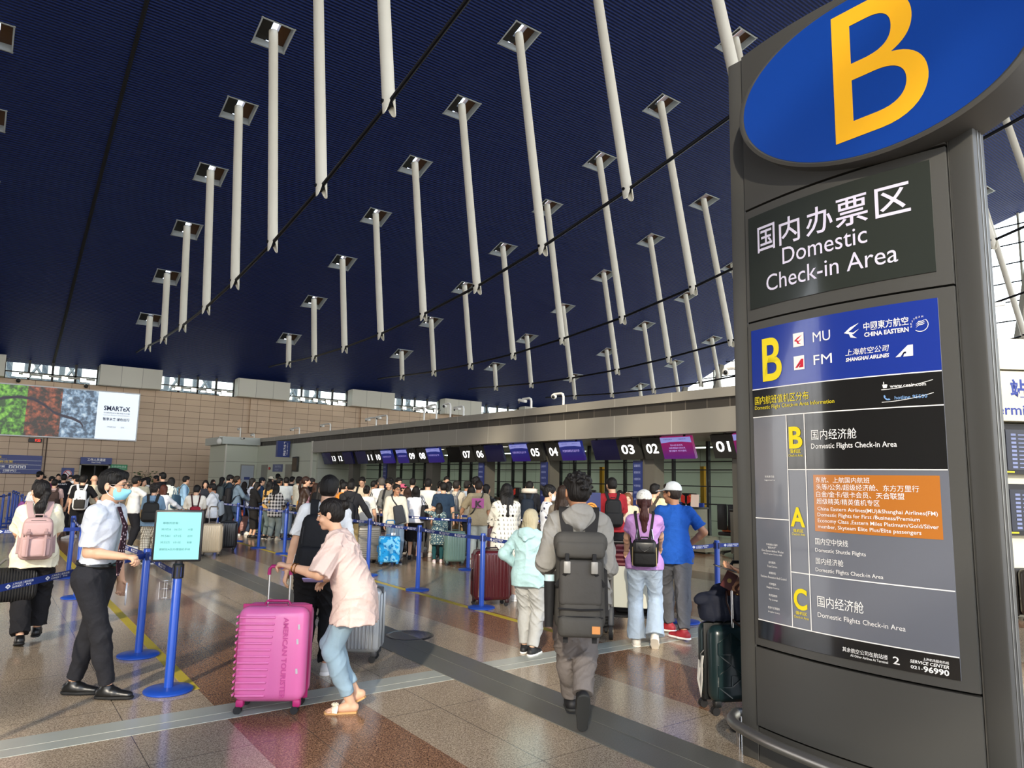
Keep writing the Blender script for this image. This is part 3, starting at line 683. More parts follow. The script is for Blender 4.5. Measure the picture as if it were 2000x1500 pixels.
# check-in desks: one per number, in pairs
M_desk = mat('desk_steel', '#8a8779', 0.35, 0.45); M_desktop = mat('desk_top', '#2b2925', 0.3)
def desk(y0, y1, num):
    t = thing('check_in_desk', 'steel-fronted check-in desk below the %s number screen from the right' % ORD[int(num)-1], 'check-in desk', (14.46, (y0+y1)/2, 0), 0, 'check-in desks under the canopy'); w_ = (y1-y0)
    p = BM(); bx(p, -0.35, 0.35, -w_/2+0.42, w_/2, 0.10, 1.05); bx(p, -0.30, 0.35, -w_/2, -w_/2+0.42, 0.05, 0.40); obj('body', p, M_desk, t)
    p = BM(); bx(p, -0.30, 0.3, -w_/2+0.45, w_/2-0.03, 0, 0.10); obj('plinth', p, M_black, t)
    p = BM(); rbox(p, (0, 0.21, 1.075), (0.82, w_-0.42, 0.05), 0.012, 2); obj('worktop', p, M_desktop, t)
    p = BM(); bx(p, 0.28, 0.34, -w_/2+0.5, w_/2-0.1, 1.10, 1.20); obj('blue_screen', p, mat('desk_blue', '#223a8e', 0.4), t)
    p = BM(); rbox(p, (0.1, 0.1, 1.29), (0.05, 0.46, 0.30), 0.01, 1); box(p, (0.14, 0.1, 1.12), (0.1, 0.12, 0.06)); obj('monitor', p, M_black, t)
    return t
NUMS = {'01': 10.0, '02': 12.15, '03': 12.95, '04': 15.95, '05': 16.75, '06': 19.7, '07': 20.5, '08': 23.6, '09': 24.5, '10': 27.3, '11': 28.2, '12': 31.3, '13': 32.2}
for a, c, nn in ((8.3, 10.42, '01'), (11.2, 12.55, '02'), (13.0, 14.6, '03'), (14.9, 16.2, '04'), (16.7, 18.2, '05'), (18.5, 19.9, '06'), (20.4, 22.0, '07'), (22.3, 23.7, '08'), (24.3, 25.9, '09')): desk(a, c, nn)
# hanging number screens
M_numblk = mat('number_panel', '#2e2e2b', 0.5); M_num = mat('lit_numerals', '#ffffff', emit=1.6)
def scr_mat(name, c1, c2, em):
    m = bpy.data.materials.new(name); m.use_nodes = True; nt = m.node_tree; N = nt.nodes; L = nt.links; bb = N['Principled BSDF']
    tcn = N.new('ShaderNodeTexCoord'); sp = N.new('ShaderNodeSeparateXYZ'); L.new(tcn.outputs['Generated'], sp.inputs[0]); r = N.new('ShaderNodeValToRGB'); L.new(sp.outputs[2], r.inputs[0])
    r.color_ramp.elements[0].color = col(c1); r.color_ramp.elements[0].position = 0.1; r.color_ramp.elements[1].color = col(c2); r.color_ramp.elements[1].position = 0.7
    L.new(r.outputs[0], bb.inputs['Emission Color']); bb.inputs['Emission Strength'].default_value = em; bb.inputs['Base Color'].default_value = (0.01, 0.01, 0.02, 1); bb.inputs['Roughness'].default_value = 0.15
    return m
S_blue = scr_mat('screen_blue', '#3a1f8c', '#27389c', 0.5); S_mag = scr_mat('screen_magenta', '#7a2389', '#b01f6e', 0.62); S_dim = scr_mat('screen_dim', '#14123c', '#1a1a4a', 0.35); S_off = mat('screen_off', '#08080a', 0.1)
S_head = mat('screen_header', '#8f93d8', emit=0.7)
TILT = R(20)
def number_sign(num, y_num0, y_num1, y_s0, y_s1, kind):
    """the numbers run along Y; the face leans forward at the top"""
    yc = (min(y_num1, y_s1)+max(y_num0, y_s0))/2
    t = thing('desk_number_screen', 'hanging number panel, %s from the right, reading %s beside its %s' % (ORD[int(num)-1], num, {'b': 'blue and lilac screen', 'm': 'magenta screen', 'd': 'dim navy screen', 'o': 'switched-off black screen'}[kind]), 'number screen', (13.25, yc, 2.78), 0, 'number screens above the check-in desks')
    zh = 0.55
    MF = lambda u, z, off: Vector((-off*math.cos(TILT) - z*0 + (0.55+z)*0 + (-z)*math.sin(TILT)*1.0, -u-yc, z*math.cos(TILT)))
    def slab(y0, y1, m, nm, d=0.10, z0=-zh, z1=0.0):
        p = BM(); rot = Matrix.Rotation(-TILT, 3, 'Y')
        cz = (z0+z1)/2; ctr = Vector((-cz*math.sin(TILT)+d/2*math.cos(TILT), (y0+y1)/2-yc, cz*math.cos(TILT)+d/2*math.sin(TILT)))
        box(p, ctr, (d, y1-y0, z1-z0), rot); return obj(nm, p, m, t)
    slab(y_num0, y_num1, M_numblk, 'number_panel')
    p = BM(); u0 = -y_num1; wd = y_num1-y_num0; add_text(p, num, u0+wd*0.18, -0.40, wd*0.62, 0.25, MF, 0.02, 3, depth=0.006); obj('numerals', p, M_num, t)
    s = slab(y_s0, y_s1, {'b': S_blue, 'm': S_mag, 'd': S_dim, 'o': S_off}[kind], 'screen', 0.08)
    u0 = -y_s1; wd = y_s1-y_s0
    if kind in 'bm':
        p = BM(); vs = [(u0+0.01, -0.15), (u0+wd*0.3, -0.125), (u0+wd*0.7, -0.125), (u0+wd-0.01, -0.15), (u0+wd-0.01, -0.01), (u0+0.01, -0.01)]; poly_face(p, vs, MF, 0.004); q = obj('header', p, S_head, s)
        p = BM(); add_text(p, '中国东方航空', u0+wd*0.12, -0.075, wd*0.28, 0.03, MF, 0, 1, depth=0.007); add_text(p, '上海航空公司', u0+wd*0.58, -0.075, wd*0.26, 0.03, MF, 0, 1, depth=0.007); obj('header_lettering', p, mat('header_ink', '#26226e', 0.5), q)
        p = BM()
        if kind == 'm':
            add_text(p, '军人依法优先', u0+wd*0.3, -0.23, wd*0.4, 0.045, MF, 0, 1, depth=0.007); add_text(p, '消防救援人员优先', u0+wd*0.24, -0.30, wd*0.52, 0.045, MF, 0, 1, depth=0.007); add_text(p, '登记服务 优先值机', u0+wd*0.22, -0.37, wd*0.56, 0.045, MF, 0, 1, depth=0.007)
        else: add_text(p, '先登机牌后托运行李', u0+wd*0.12, -0.30, wd*0.76, 0.07, MF, 0, 1, depth=0.007)
        obj('message', p, mat('message_ink', '#a89ae0', emit=0.6), s)
    p = BM()
    for y in (y_num0+0.2, y_s1-0.2 if y_s1 > y_num1 else y_s0+0.2): cyl(p, (0.03, y-yc, 0.0), (0.03, y-yc, 0.06), 0.03, 8)
    obj('bracket', p, M_black, t)
for a in (('01', 9.70, 10.30, 8.75, 9.70, 'm'), ('02', 11.80, 12.42, 10.85, 11.80, 'm'), ('03', 12.58, 13.30, 13.30, 14.25, 'd'), ('04', 15.62, 16.22, 14.68, 15.62, 'b'), ('05', 16.45, 17.10, 17.10, 18.02, 'b'), ('06', 19.42, 20.04, 18.45, 19.42, 'd'), ('07', 20.14, 20.92, 20.92, 21.78, 'o'),
          ('08', 23.25, 23.95, 22.25, 23.25, 'b'), ('09', 24.05, 24.75, 24.75, 25.65, 'b'), ('10', 27.0, 27.62, 26.05, 27.0, 'b'), ('11', 27.75, 28.45, 28.45, 29.5, 'd'), ('12', 30.9, 31.55, 29.95, 30.9, 'd'), ('13', 31.68, 32.3, 32.3, 33.35, 'd')): number_sign(*a)
# navy notice strips on the columns
for y, nm in ((13.08, 'beside the third number screen'), (20.23, 'beside the sixth number screen'), (16.88, 'beside the fifth number screen'), (27.38, 'near the eleventh number screen')):
    t = thing('notice_strip', 'tall narrow navy notice hanging %s' % nm, 'notice', (13.58, y-0.25, 1.62), 0, 'navy notices on the island columns')
    p = BM(); bx(p, -0.02, 0.02, -0.15, 0.15, -0.62, 0.62); obj('panel', p, mat('notice_navy', '#1e2c66', 0.45), t)
    p = BM(); nf = lambda u, z, o: Vector((-0.02-o, -u, z))
    for k, s in enumerate(('温馨提示', '请您提前到达', '办理值机手续', '行李托运', '请勿离开', '谢谢配合')): add_text(p, s, -0.11, 0.46-0.17*k, 0.22, 0.06, nf, 0, 1, depth=0.003)
    obj('lettering', p, mat('notice_ink', '#9aa4cf', 0.5), t)
# little crossed flags and leaflets on the desks
M_flag = mat('flag_red', '#d8352c', 0.7, bump=(6, 0.4, 0.03)); M_star = mat('flag_star', '#f2c832', 0.6)
FL = [((14.15, 11.75), 'second desk'), ((14.15, 13.9), 'third desk'), ((14.15, 18.0), 'fifth desk'), ((14.15, 18.95), 'sixth desk'), ((14.15, 20.9), 'seventh desk'), ((14.15, 23.0), 'eighth desk')]
for (x, y), nm in FL:
    t = thing('flag_stand', 'pair of small crossed red flags with yellow stars on the %s' % nm, 'flags', (x, y, 1.10), 0, 'flags on the check-in desks')
    p = BM(); lathe(p, [(0.05, 0), (0.05, 0.015), (0.015, 0.03), (0.01, 0.06)], n=14); obj('base', p, M_chrome, t)
    for s in (-1, 1):
        p = BM(); cyl(p, (0, 0, 0.04), (0, s*0.10, 0.32), 0.004, 6); q = obj('flagstaff', p, M_chrome, t)
        p = BM(); g = [[p.verts.new((0.008*math.sin(i*1.4), s*(0.095-i*0.03+0.0*j)+s*0.0, 0.30-0.19*j/3-i*0.012)) for j in range(4)] for i in range(-2, 3)]
        for i in range(4):
            for j in range(3): p.faces.new((g[i][j], g[i+1][j], g[i+1][j+1], g[i][j+1]))
        for f in p.faces: f.smooth = True
        bmesh.ops.solidify(p, geom=list(p.faces), thickness=0.003)
        fl = obj('flag', p, M_flag, q)
        p = BM(); cy, cz, r = s*0.145, 0.275, 0.022
        p.faces.new([p.verts.new((-0.016, cy+(r if i % 2 == 0 else r*0.4)*math.sin(i*math.pi/5), cz+(r if i % 2 == 0 else r*0.4)*math.cos(i*math.pi/5))) for i in range(10)]); obj('star', p, M_star, fl)
for (x, y), nm in (((14.12, 11.45), 'right of the flags on the second desk'), ((14.12, 17.75), 'right of the flags on the fifth desk'), ((14.12, 13.65), 'right of the flags on the third desk')):
    t = thing('leaflet_holder', 'pale pink upright notice card %s' % nm, 'notice card', (x, y, 1.10)); 
    p = BM(); box(p, (0, 0, 0.16), (0.012, 0.24, 0.32), Matrix.Rotation(0.1, 3, 'Y')); obj('card', p, mat('card_pink', '#ead6cb', 0.6), t)
    p = BM(); box(p, (0.02, 0, 0.01), (0.09, 0.24, 0.02)); obj('foot', p, M_black, t)
# signal lamps on two desks
for (x, y), nm in (((14.3, 10.15), 'rightmost'), ((14.3, 16.3), 'fifth')):
    t = thing('signal_lamp', 'small black signal lamp glowing green behind the %s desk' % nm, 'signal lamp', (x, y, 1.10))
    p = BM(); rbox(p, (0, 0, 0.12), (0.07, 0.10, 0.24), 0.01, 1); obj('housing', p, M_black, t)
    p = BM(); sphere(p, (-0.035, 0, 0.07), 0.035, 12, 8); obj('green_lens', p, mat('lamp_green', '#58ff9a', emit=3), t)
    p = BM(); sphere(p, (-0.035, 0, 0.17), 0.03, 12, 8); obj('red_lens', p, mat('lamp_red', '#d02a20', emit=0.8 if nm == 'fifth' else 0.05), t)
# black desk chair with folded clothes
t = thing('office_chair', 'black high-backed chair behind the gap between desks 01 and 02', 'chair', (14.75, 10.85, 0), R(100))
p = BM(); rbox(p, (0, 0, 0.50), (0.5, 0.5, 0.09), 0.03, 2); obj('seat', p, M_black, t)
p = BM(); rbox(p, (-0.135, 0.22, 0.90), (0.25, 0.07, 0.62), 0.03, 2); rbox(p, (0.135, 0.22, 0.90), (0.25, 0.07, 0.62), 0.03, 2); obj('backrest', p, M_black, t)
p = BM(); cyl(p, (0, 0, 0.08), (0, 0, 0.46), 0.035, 10); obj('column', p, M_chrome, t)
p = BM()
for k in range(5): tube(p, [(0, 0, 0.10), (0.3*math.cos(k*1.2566), 0.3*math.sin(k*1.2566), 0.05)], 0.02, 6); sphere(p, (0.3*math.cos(k*1.2566), 0.3*math.sin(k*1.2566), 0.03), 0.03, 8, 6)
obj('star_base', p, M_black, t)
p = BM(); rbox(p, (0, 0, 0.0), (0.34, 0.30, 0.05), 0.02, 2); rbox(p, (0.03, 0.05, 0.06), (0.28, 0.22, 0.08), 0.035, 2)
tag(obj('folded_clothes', p, mat('clothes_orange', '#c96b3c', 0.9, var=0.5, vscale=14), loc=(14.72, 10.85, 0.575)), 'bundle of orange and dark clothes lying on the black desk chair', 'clothes')

# ---------------- far cabin block ----------------
b = BM()
bx(b, 11.2, 13.0, 42.5, 46.0, 0, 3.38); bx(b, 13.0, 19.5, 33.9, 46.0, 0, 3.36)
struct('wall_cabin', b, tile_mat('cabin_panels', '#c4c8b6', '#bfc3b1', '#8b8f80', 9.0, 0.93, ox=0, oz=0.56, ms=0.015))
b = BM(); bx(b, 10.9, 13.05, 42.25, 46.1, 3.40, 3.82); struct('trim_15', b, mat('cabin_band', '#b8beb6', 0.4))
b = BM(); bx(b, 12.97, 13.03, 33.86, 34.0, 0, 3.4); bx(b, 11.16, 11.24, 42.44, 42.52, 0, 3.4); struct('trim_16', b, M_white)
for k, (x0, x1, y0, y1) in enumerate(((12.12, 12.82, 42.46, 42.5), (12.96, 13.0, 40.5, 41.4), (12.96, 13.0, 36.5, 37.4))):
    b = BM(); bx(b, x0-0.04, x1+0.04 if x1-x0 > .2 else x1, y0, y1, 0, 2.27); d = struct('door_%d' % (2+k), b, M_grey)
    b = BM()
    if x1-x0 > .2: bx(b, x0, x1, y0-0.02, y0, 0.02, 2.22)
    else: bx(b, x0-0.02, x0, y0+0.05, y1-0.05, 0.02, 2.22)
    struct('door_leaf', b, mat('door_grey_blue', '#a5adb8', 0.5), parent=d)
    if k == 0:
        b = BM(); bx(b, x0+0.18, x0+0.5, y0-0.03, y0-0.02, 1.40, 1.56); struct('door_plate', b, M_signblue, parent=d)
t = thing('hanging_sign', 'blue vertical sign projecting from the cabin wall with white characters', 'sign', (12.6, 37.0, 3.05))
p = BM(); bx(p, -0.32, 0.32, -0.14, 0.14, -0.42, 0.42); obj('box', p, M_signblue, t)
p = BM(); g = lambda u, z, o: Vector((u, -0.14-o, z))
for k, ch in enumerate('行李托运区'): add_text(p, ch, -0.02, 0.26-k*0.15, 0.13, 0.12, g, 0.03, 1)
for k, ch in enumerate('OVERSIZED'): add_text(p, ch, 0.16, 0.28-k*0.075, 0.05, 0.05, g, 0.02, 1)
obj('lettering', p, M_print, t)
t = thing('wall_sign', 'small blue-grey sign between the two cabin doors', 'sign', (12.97, 38.75, 2.08)); p = BM(); bx(p, -0.02, 0.02, -0.75, 0.75, -0.2, 0.2); obj('plate', p, mat('sign_slate', '#5a6288', 0.5), t)
p = BM(); g = lambda u, z, o: Vector((-0.02-o, -u, z)); add_text(p, '超规行李托运', -0.4, 0.02, 0.95, 0.12, g, 0, 1); add_text(p, 'Oversized', -0.4, -0.13, 0.6, 0.09, g, 0, 1); obj('lettering', p, mat('sign_pale', '#b9c0da', 0.5), t)
t = thing('wall_monitor', 'dark upright screen on the cabin wall below the projecting sign', 'monitor', (12.93, 35.98, 2.27)); p = BM(); rbox(p, (0, 0, 0), (0.08, 0.75, 0.76), 0.02, 1); obj('body', p, mat('monitor_dark', '#3a3a36', 0.3), t)
p = BM(); bx(p, -0.045, -0.041, -0.33, 0.33, -0.33, 0.33); obj('screen', p, S_off, t)
t = thing('fire_bell', 'small red fire alarm bell on the cabin wall', 'alarm', (12.95, 40.05, 2.06)); p = BM(); lathe(p, [(0.0, 0.05), (0.07, 0.04), (0.09, 0.0)], n=16)
p.transform(Matrix.Rotation(R(-90), 4, 'Y')); obj('gong', p, mat('alarm_red', '#b0322c', 0.4), t); p = BM(); bx(p, 0, 0.05, -0.06, 0.06, -0.06, 0.06); obj('backplate', p, M_dark, t)
# ---------------- cameras on white posts along the canopy ----------------
CCW = mat('camera_white', '#e9e7df', 0.4)
def cctv(x, y, z0, h, arm, lab, kind='dome', sgn=1):
    t = thing('security_camera', lab, 'security camera', (x, y, z0), 0, 'security cameras above the check-in island')
    p = BM(); pts = [(0, 0, 0), (0, 0, h-0.10), (-0.0, sgn*0.03, h-0.03), (0, sgn*0.10, h), (0, sgn*arm, h)]
    tube(p, pts, 0.034, 8); obj('post', p, CCW, t)
    p = BM()
    if kind == 'dome':
        sphere(p, (0, sgn*arm, h-0.06), 0.085, 14, 10); cyl(p, (0, sgn*arm, h), (0, sgn*arm, h-0.06), 0.06, 12); q = obj('camera_head', p, CCW, t)
        p = BM(); sphere(p, (-0.05, sgn*arm-0.03, h-0.08), 0.05, 10, 8); obj('lens', p, M_black, q)
    else:
        rbox(p, (0, sgn*arm+0.02, h-0.05), (0.13, 0.34, 0.09), 0.03, 2, Matrix.Rotation(sgn*0.2, 3, 'X')); q = obj('camera_head', p, CCW, t)
        p = BM(); cyl(p, (0, sgn*(arm+0.19), h-0.09), (0, sgn*(arm+0.205), h-0.09), 0.035, 10); obj('lens', p, M_black, q)
def ycol(px): d = pray(px, 820); return float(d[1]/d[0]*13.15)
CC = [(1442, .42, .30, 'dome', 'rightmost, next to the pylon'), (1100, .36, .42, 'dome', 'above the fifth number screen'), (1037, .34, .42, 'bullet', 'above the sixth number screen'), (905, .36, .40, 'bullet', 'just right of the fourth white block'), (879, .52, .40, 'dome', 'in front of the fourth white block'), (852, .55, .50, 'bullet', 'in front of the bright window, right one'), (828, .52, .55, 'bullet', 'in front of the bright window, left one'), (756, .40, .75, 'bullet', 'left of the second tall wall pilaster, right one'), (735, .37, .80, 'bullet', 'left of the second tall wall pilaster, left one'), (646, .36, 1.0, 'bullet', 'above the last number screen'), (586, .36, 1.1, 'bullet', 'above the hanging blue sign')]
for px, h, arm, kd, nm in CC: cctv(13.15, ycol(px), 3.81, h, arm, 'white post camera on the canopy %s' % nm, kd)
cctv(11.9, 42.4, 3.82, 0.55, 0.3, 'white post camera on the left of the cabin roof', 'bullet'); cctv(12.7, 42.4, 3.82, 0.25, 0.4, 'short white post camera on the right of the cabin roof', 'bullet')
t = thing('dome_camera', 'white dome camera hanging off the left corner of the cabin roof', 'security camera', (10.75, 42.3, 3.75)); p = BM(); tube(p, [(0.3, 0, 0.05), (0, 0, 0.05), (0, 0, -0.1)], 0.03, 8); obj('arm', p, CCW, t); p = BM(); sphere(p, (0, 0, -0.22), 0.14, 14, 10, (1, 1, 1.3)); obj('dome', p, CCW, t)
t = thing('bullet_camera', 'black-nosed camera fixed to the cabin roof band', 'security camera', (12.0, 42.2, 3.75)); p = BM(); rbox(p, (0, -0.1, 0), (0.14, 0.3, 0.12), 0.03, 2); obj('housing', p, CCW, t); p = BM(); cyl(p, (0, -0.26, 0), (0, -0.28, 0), 0.05, 10); obj('lens', p, M_black, t)

# ---------------- things on the brown wall ----------------
t = thing('advert_display', 'wide lit advertising display of a road through four seasons', 'display', (3.8, 49.9, 5.12))
X0, X1, Z0, Z1 = -1.75, 7.63, 3.68, 6.55
p = BM(); bx(p, X0-3.8-0.07, X1-3.8+0.07, -0.12, 0.1, Z0-5.12-0.07, Z1-5.12+0.07); obj('frame', p, mat('display_frame', '#8e9092', 0.3, 0.6), t)
def foliage(name, c0, c1, c2, em, sc=1.6):
    m = bpy.data.materials.new(name); m.use_nodes = True; nt = m.node_tree; N = nt.nodes; L = nt.links; bb = N['Principled BSDF']
    tcn = N.new('ShaderNodeTexCoord'); v = N.new('ShaderNodeTexVoronoi'); v.inputs['Scale'].default_value = sc*1.6; nz = N.new('ShaderNodeTexNoise'); nz.inputs['Scale'].default_value = sc*4; nz.inputs['Detail'].default_value = 5
    L.new(tcn.outputs['Object'], v.inputs['Vector']); L.new(tcn.outputs['Object'], nz.inputs['Vector']); mm = N.new('ShaderNodeMath'); mm.operation = 'MULTIPLY_ADD'; L.new(v.outputs['Distance'], mm.inputs[0]); mm.inputs[1].default_value = -0.55; L.new(nz.outputs[0], mm.inputs[2])
    r = N.new('ShaderNodeValToRGB'); L.new(mm.outputs[0], r.inputs[0]); e = r.color_ramp.elements; e[0].position = 0.10; e[0].color = col(c0); e[1].position = 0.55; e[1].color = col(c2); q = e.new(0.30); q.color = col(c1)
    L.new(r.outputs[0], bb.inputs['Emission Color']); bb.inputs['Emission Strength'].default_value = em; bb.inputs['Base Color'].default_value = (0.02, 0.02, 0.02, 1); bb.inputs['Roughness'].default_value = 0.25
    return m
segs = [(-1.75, 0.02, foliage('autumn_gold', '#3c2a10', '#b8812e', '#e9b765', 0.8)), (0.02, 1.82, foliage('summer_green', '#1f4a10', '#5da32c', '#9be04f', 0.9)), (1.82, 3.55, foliage('autumn_red', '#23170d', '#7c3a20', '#cf6840', 0.8)), (3.55, 5.40, foliage('winter_blue', '#41586f', '#88a8c6', '#d9ecf8', 0.9)), (5.40, 7.63, mat('display_white', '#dfe9f2', emit=0.85))]
for a, c, m in segs:
    p = BM(); bx(p, a-3.8, c-3.8, -0.13, -0.122, Z0-5.12, Z1-5.12); obj('image_panel', p, m, t)
p = BM(); g = lambda u, z, o: Vector((u-3.8, -0.132-o, z-5.12))
road = [(0.02, 5.45), (0.7, 5.75), (1.4, 5.88), (2.1, 5.82), (2.7, 5.5), (3.2, 5.1), (3.6, 4.95), (4.2, 4.8), (4.6, 4.6), (4.75, 4.35)]
for (x0, z0), (x1, z1) in zip(road, road[1:]): poly_face(p, [(x0, z0-.08), (x1, z1-.08), (x1, z1+.08), (x0, z0+.08)], g, 0.003)
obj('road_image', p, mat('road_grey', '#55525c', emit=0.35), t)
p = BM(); add_text(p, 'SMARTeX', 5.75, 5.42, 1.45, 0.30, g, 0.03, 2); add_text(p, '全球智慧通关整体解决方案', 5.75, 5.24, 1.45, 0.09, g, 0, 1); add_text(p, 'Seamless Aviation Travel Solution', 5.75, 5.12, 1.45, 0.07, g, 0, 1); add_text(p, '智享未来 绿色出行', 5.75, 4.80, 1.45, 0.2, g, 0.02, 1); add_text(p, 'SMARTEX', 6.0, 4.38, 0.5, 0.09, g, 0, 1); add_text(p, 'SITA', 6.75, 4.38, 0.2, 0.09, g, 0, 1)
obj('lettering', p, mat('display_ink', '#1f2a5c', 0.5), t)
t = thing('digital_clock', 'small red digital clock reading 7:22 under the advertising display', 'clock', (2.44, 49.93, 3.42)); p = BM(); rbox(p, (0, 0, 0), (0.66, 0.1, 0.22), 0.02, 1); obj('case', p, M_black, t); p = BM(); add_text(p, '7:22', -0.02, -0.07, 0.28, 0.14, lambda u, z, o: Vector((u, -0.05-o, z)), 0.02, 2); obj('digits', p, mat('led_red', '#ff3b2a', emit=2.2), t)
t = thing('direction_sign', 'dark blue direction board with yellow and white lines at the far left', 'sign', (1.2, 49.9, 2.0)); p = BM(); bx(p, -1.9, 1.68, -0.06, 0.06, -0.53, 0.53); obj('board', p, M_signblue, t)
p = BM(); g = lambda u, z, o: Vector((u-1.2, -0.06-o, z-2.0))
add_text(p, '国内出发', 0.0, 2.34, 0.95, 0.14, g, 0.02, 1); add_text(p, 'Domestic Departure', 0.0, 2.27, 1.2, 0.05, g, 0, 1); add_text(p, '国际、港澳台出发', -0.2, 2.08, 1.7, 0.14, g, 0.02, 1); add_text(p, 'Intl & HongKong/Macao/Taiwan Departures', -0.2, 2.01, 2.4, 0.05, g, 0, 1); obj('yellow_lettering', p, mat('sign_yellow', '#e8c93c', 0.5), t)
p = BM(); add_text(p, '卫生间及母婴室', -0.3, 1.81, 1.45, 0.13, g, 0.02, 1); add_text(p, 'Toilets / Baby Care', -0.3, 1.75, 1.2, 0.05, g, 0, 1); add_text(p, '行李寄托处（国内）', -0.3, 1.58, 2.0, 0.13, g, 0.02, 1); add_text(p, 'Baggage Deposit (Domestic)', -0.3, 1.51, 2.2, 0.05, g, 0, 1)
for k in range(4):
    x = 1.32+k*0.21; poly_face(p, rect_pts(x, x+0.18, 1.78, 1.95), g, 0.002)
for z in (2.225, 1.985, 1.72): poly_face(p, rect_pts(-0.7, 2.85, z, z+0.012), g, 0.002)
obj('white_lettering', p, M_print, t)
p = BM()
for k in range(4):
    x = 1.41+k*0.21
    for q in ([(x-.03, 1.80), (x+.03, 1.80), (x+.045, 1.88), (x, 1.91), (x-.045, 1.88)],): poly_face(p, q, g, 0.004)
obj('pictograms', p, M_signblue, t)
t = thing('staff_only_sign', 'blue Staff Only sign above the dark doorway in the brown wall', 'sign', (5.62, 49.75, 2.33)); p = BM(); bx(p, -0.82, 0.82, -0.08, 0.2, -0.2, 0.2); obj('board', p, M_signblue, t); p = BM(); g = lambda u, z, o: Vector((u, -0.08-o, z)); add_text(p, '工作人员通道', -0.48, -0.02, 0.96, 0.17, g, 0.02, 2); add_text(p, 'Staff Only', -0.25, -0.15, 0.5, 0.1, g, 0.01, 2); obj('lettering', p, M_print, t)
t = thing('green_channel_sign', 'small green channel sign right of the staff doorway', 'sign', (6.88, 49.9, 1.98)); p = BM(); bx(p, -0.46, 0.46, -0.05, 0.05, -0.17, 0.17); obj('board', p, mat('sign_green', '#2f8f5b', 0.4), t); p = BM(); g = lambda u, z, o: Vector((u, -0.05-o, z)); add_text(p, '生命绿色通道', -0.4, -0.03, 0.8, 0.13, g, 0.0, 1); add_text(p, 'Emergency green channel', -0.36, -0.13, 0.72, 0.06, g, 0, 1); obj('lettering', p, mat('sign_mint', '#c9ecd8', 0.5), t)
t = thing('notice_board', 'blue notice board with a white round emblem left of the staff doorway', 'notice board', (4.22, 49.955, 1.55)); p = BM(); bx(p, -0.32, 0.32, -0.04, 0.04, -0.32, 0.32); obj('board', p, M_signblue, t); p = BM(); cyl(p, (0, -0.045, -0.02), (0, -0.05, -0.02), 0.22, 24); q = obj('disc', p, M_print, t); p = BM(); tube(p, [(0.19*math.cos(a*.35), -0.055, -0.02+0.19*math.sin(a*.35)) for a in range(18)], 0.02, 5, closed=True); tube(p, [(-.13, -0.055, .11), (.13, -0.055, -.15)], 0.02, 5); obj('red_ring', p, mat('sign_red', '#c03040', 0.5), t)
t = thing('potted_plant', 'leafy potted plant by the brown wall behind the queue', 'plant', (8.2, 48.6, 0)); p = BM(); lathe(p, [(0, 0), (0.22, 0), (0.3, 0.5), (0.27, 0.5), (0.24, 0.42), (0, 0.42)], n=18); obj('pot', p, mat('pot_white', '#cfcfc8', 0.4), t)
p = BM(); rnd = random.Random(5)
for k in range(90):
    a = rnd.uniform(0, 6.28); r_ = rnd.uniform(0.1, 0.55); z = rnd.uniform(0.9, 1.75); c = Vector((r_*math.cos(a), r_*math.sin(a), z)); d = Vector((math.cos(a), math.sin(a), rnd.uniform(-0.3, 0.6))).normalized()*0.2; s = d.orthogonal().normalized()*0.05
    p.faces.new([p.verts.new(c), p.verts.new(c+d*.5+s), p.verts.new(c+d), p.verts.new(c+d*.5-s)])
obj('foliage', p, mat('leaf_green', '#4a5a30', 0.6), t, None); p = BM(); tube(p, [(0, 0, 0.4), (0.03, 0, 1.0), (-.05, .02, 1.6)], 0.025, 6); obj('stem', p, mat('stem_brown', '#5b4a33', 0.8), t)
for xx, nm in ((1.3, 'left'), (4.7, 'right')):
    t = thing('wall_camera', 'small dome camera on the brown wall top above the %s of the display' % nm, 'security camera', (xx, 49.8, 6.88)); p = BM(); sphere(p, (0, 0, -0.06), 0.12, 12, 8); obj('dome', p, M_dark, t); p = BM(); box(p, (0, 0.08, 0.03), (0.2, 0.2, 0.06)); obj('bracket', p, M_white, t)

# ---------------- cream portal wall at the right, facing the hall ----------------
PA = R(-33.5)            # wall faces the photographer
pr = Matrix.Rotation(PA, 3, 'Z')
PP = Vector((11.25, 3.86, 0))
def PW(u, z, o=0): return Vector(pr @ Vector((u, -o, 0)) + PP + Vector((0, 0, z)))
def pbox(bm, u0, u1, z0, z1, o0, o1):
    c = PW((u0+u1)/2, (z0+z1)/2, (o0+o1)/2); box(bm, c, (abs(u1-u0), abs(o1-o0), abs(z1-z0)), pr)
M_cream = mat('cream_panel', '#dcd7bd', 0.5)
b = BM(); pbox(b, -0.62, 3.6, 3.3, 3.72, -0.5, 0.30); struct('trim_17', b, M_white)
b = BM(); pbox(b, -0.56, 3.6, 2.60, 3.28, -0.4, 0.26); pbox(b, -0.50, 3.6, 0.0, 2.585, -0.4, 0.0); struct('wall_portal', b, M_cream)
b = BM(); pbox(b, -0.50, 3.6, 1.06, 1.075, 0.0, 0.004); pbox(b, -0.18, -0.165, 1.07, 2.58, 0.0, 0.004); pbox(b, -0.5, 0.0, 1.86, 1.87, 0, 0.004); pbox(b, -0.5, 3.6, 0.34, 0.37, 0, 0.01); struct('trim_18', b, M_grey)
t = thing('portal_lettering', 'dark blue terminal lettering on the cream wall at the right edge', 'sign lettering', PP)
p = BM(); g = lambda u, z, o: PW(u, z, 0.26+o)-PP
add_text(p, '航', -0.36, 2.92, 0.23, 0.25, g, 0.03, 2); add_text(p, '站', 0.0, 2.92, 0.23, 0.25, g, 0.03, 2); add_text(p, '楼', 0.36, 2.92, 0.23, 0.25, g, 0.03, 2); add_text(p, 'Terminal', -0.345, 2.68, 0.78, 0.14, g, 0.015, 3)
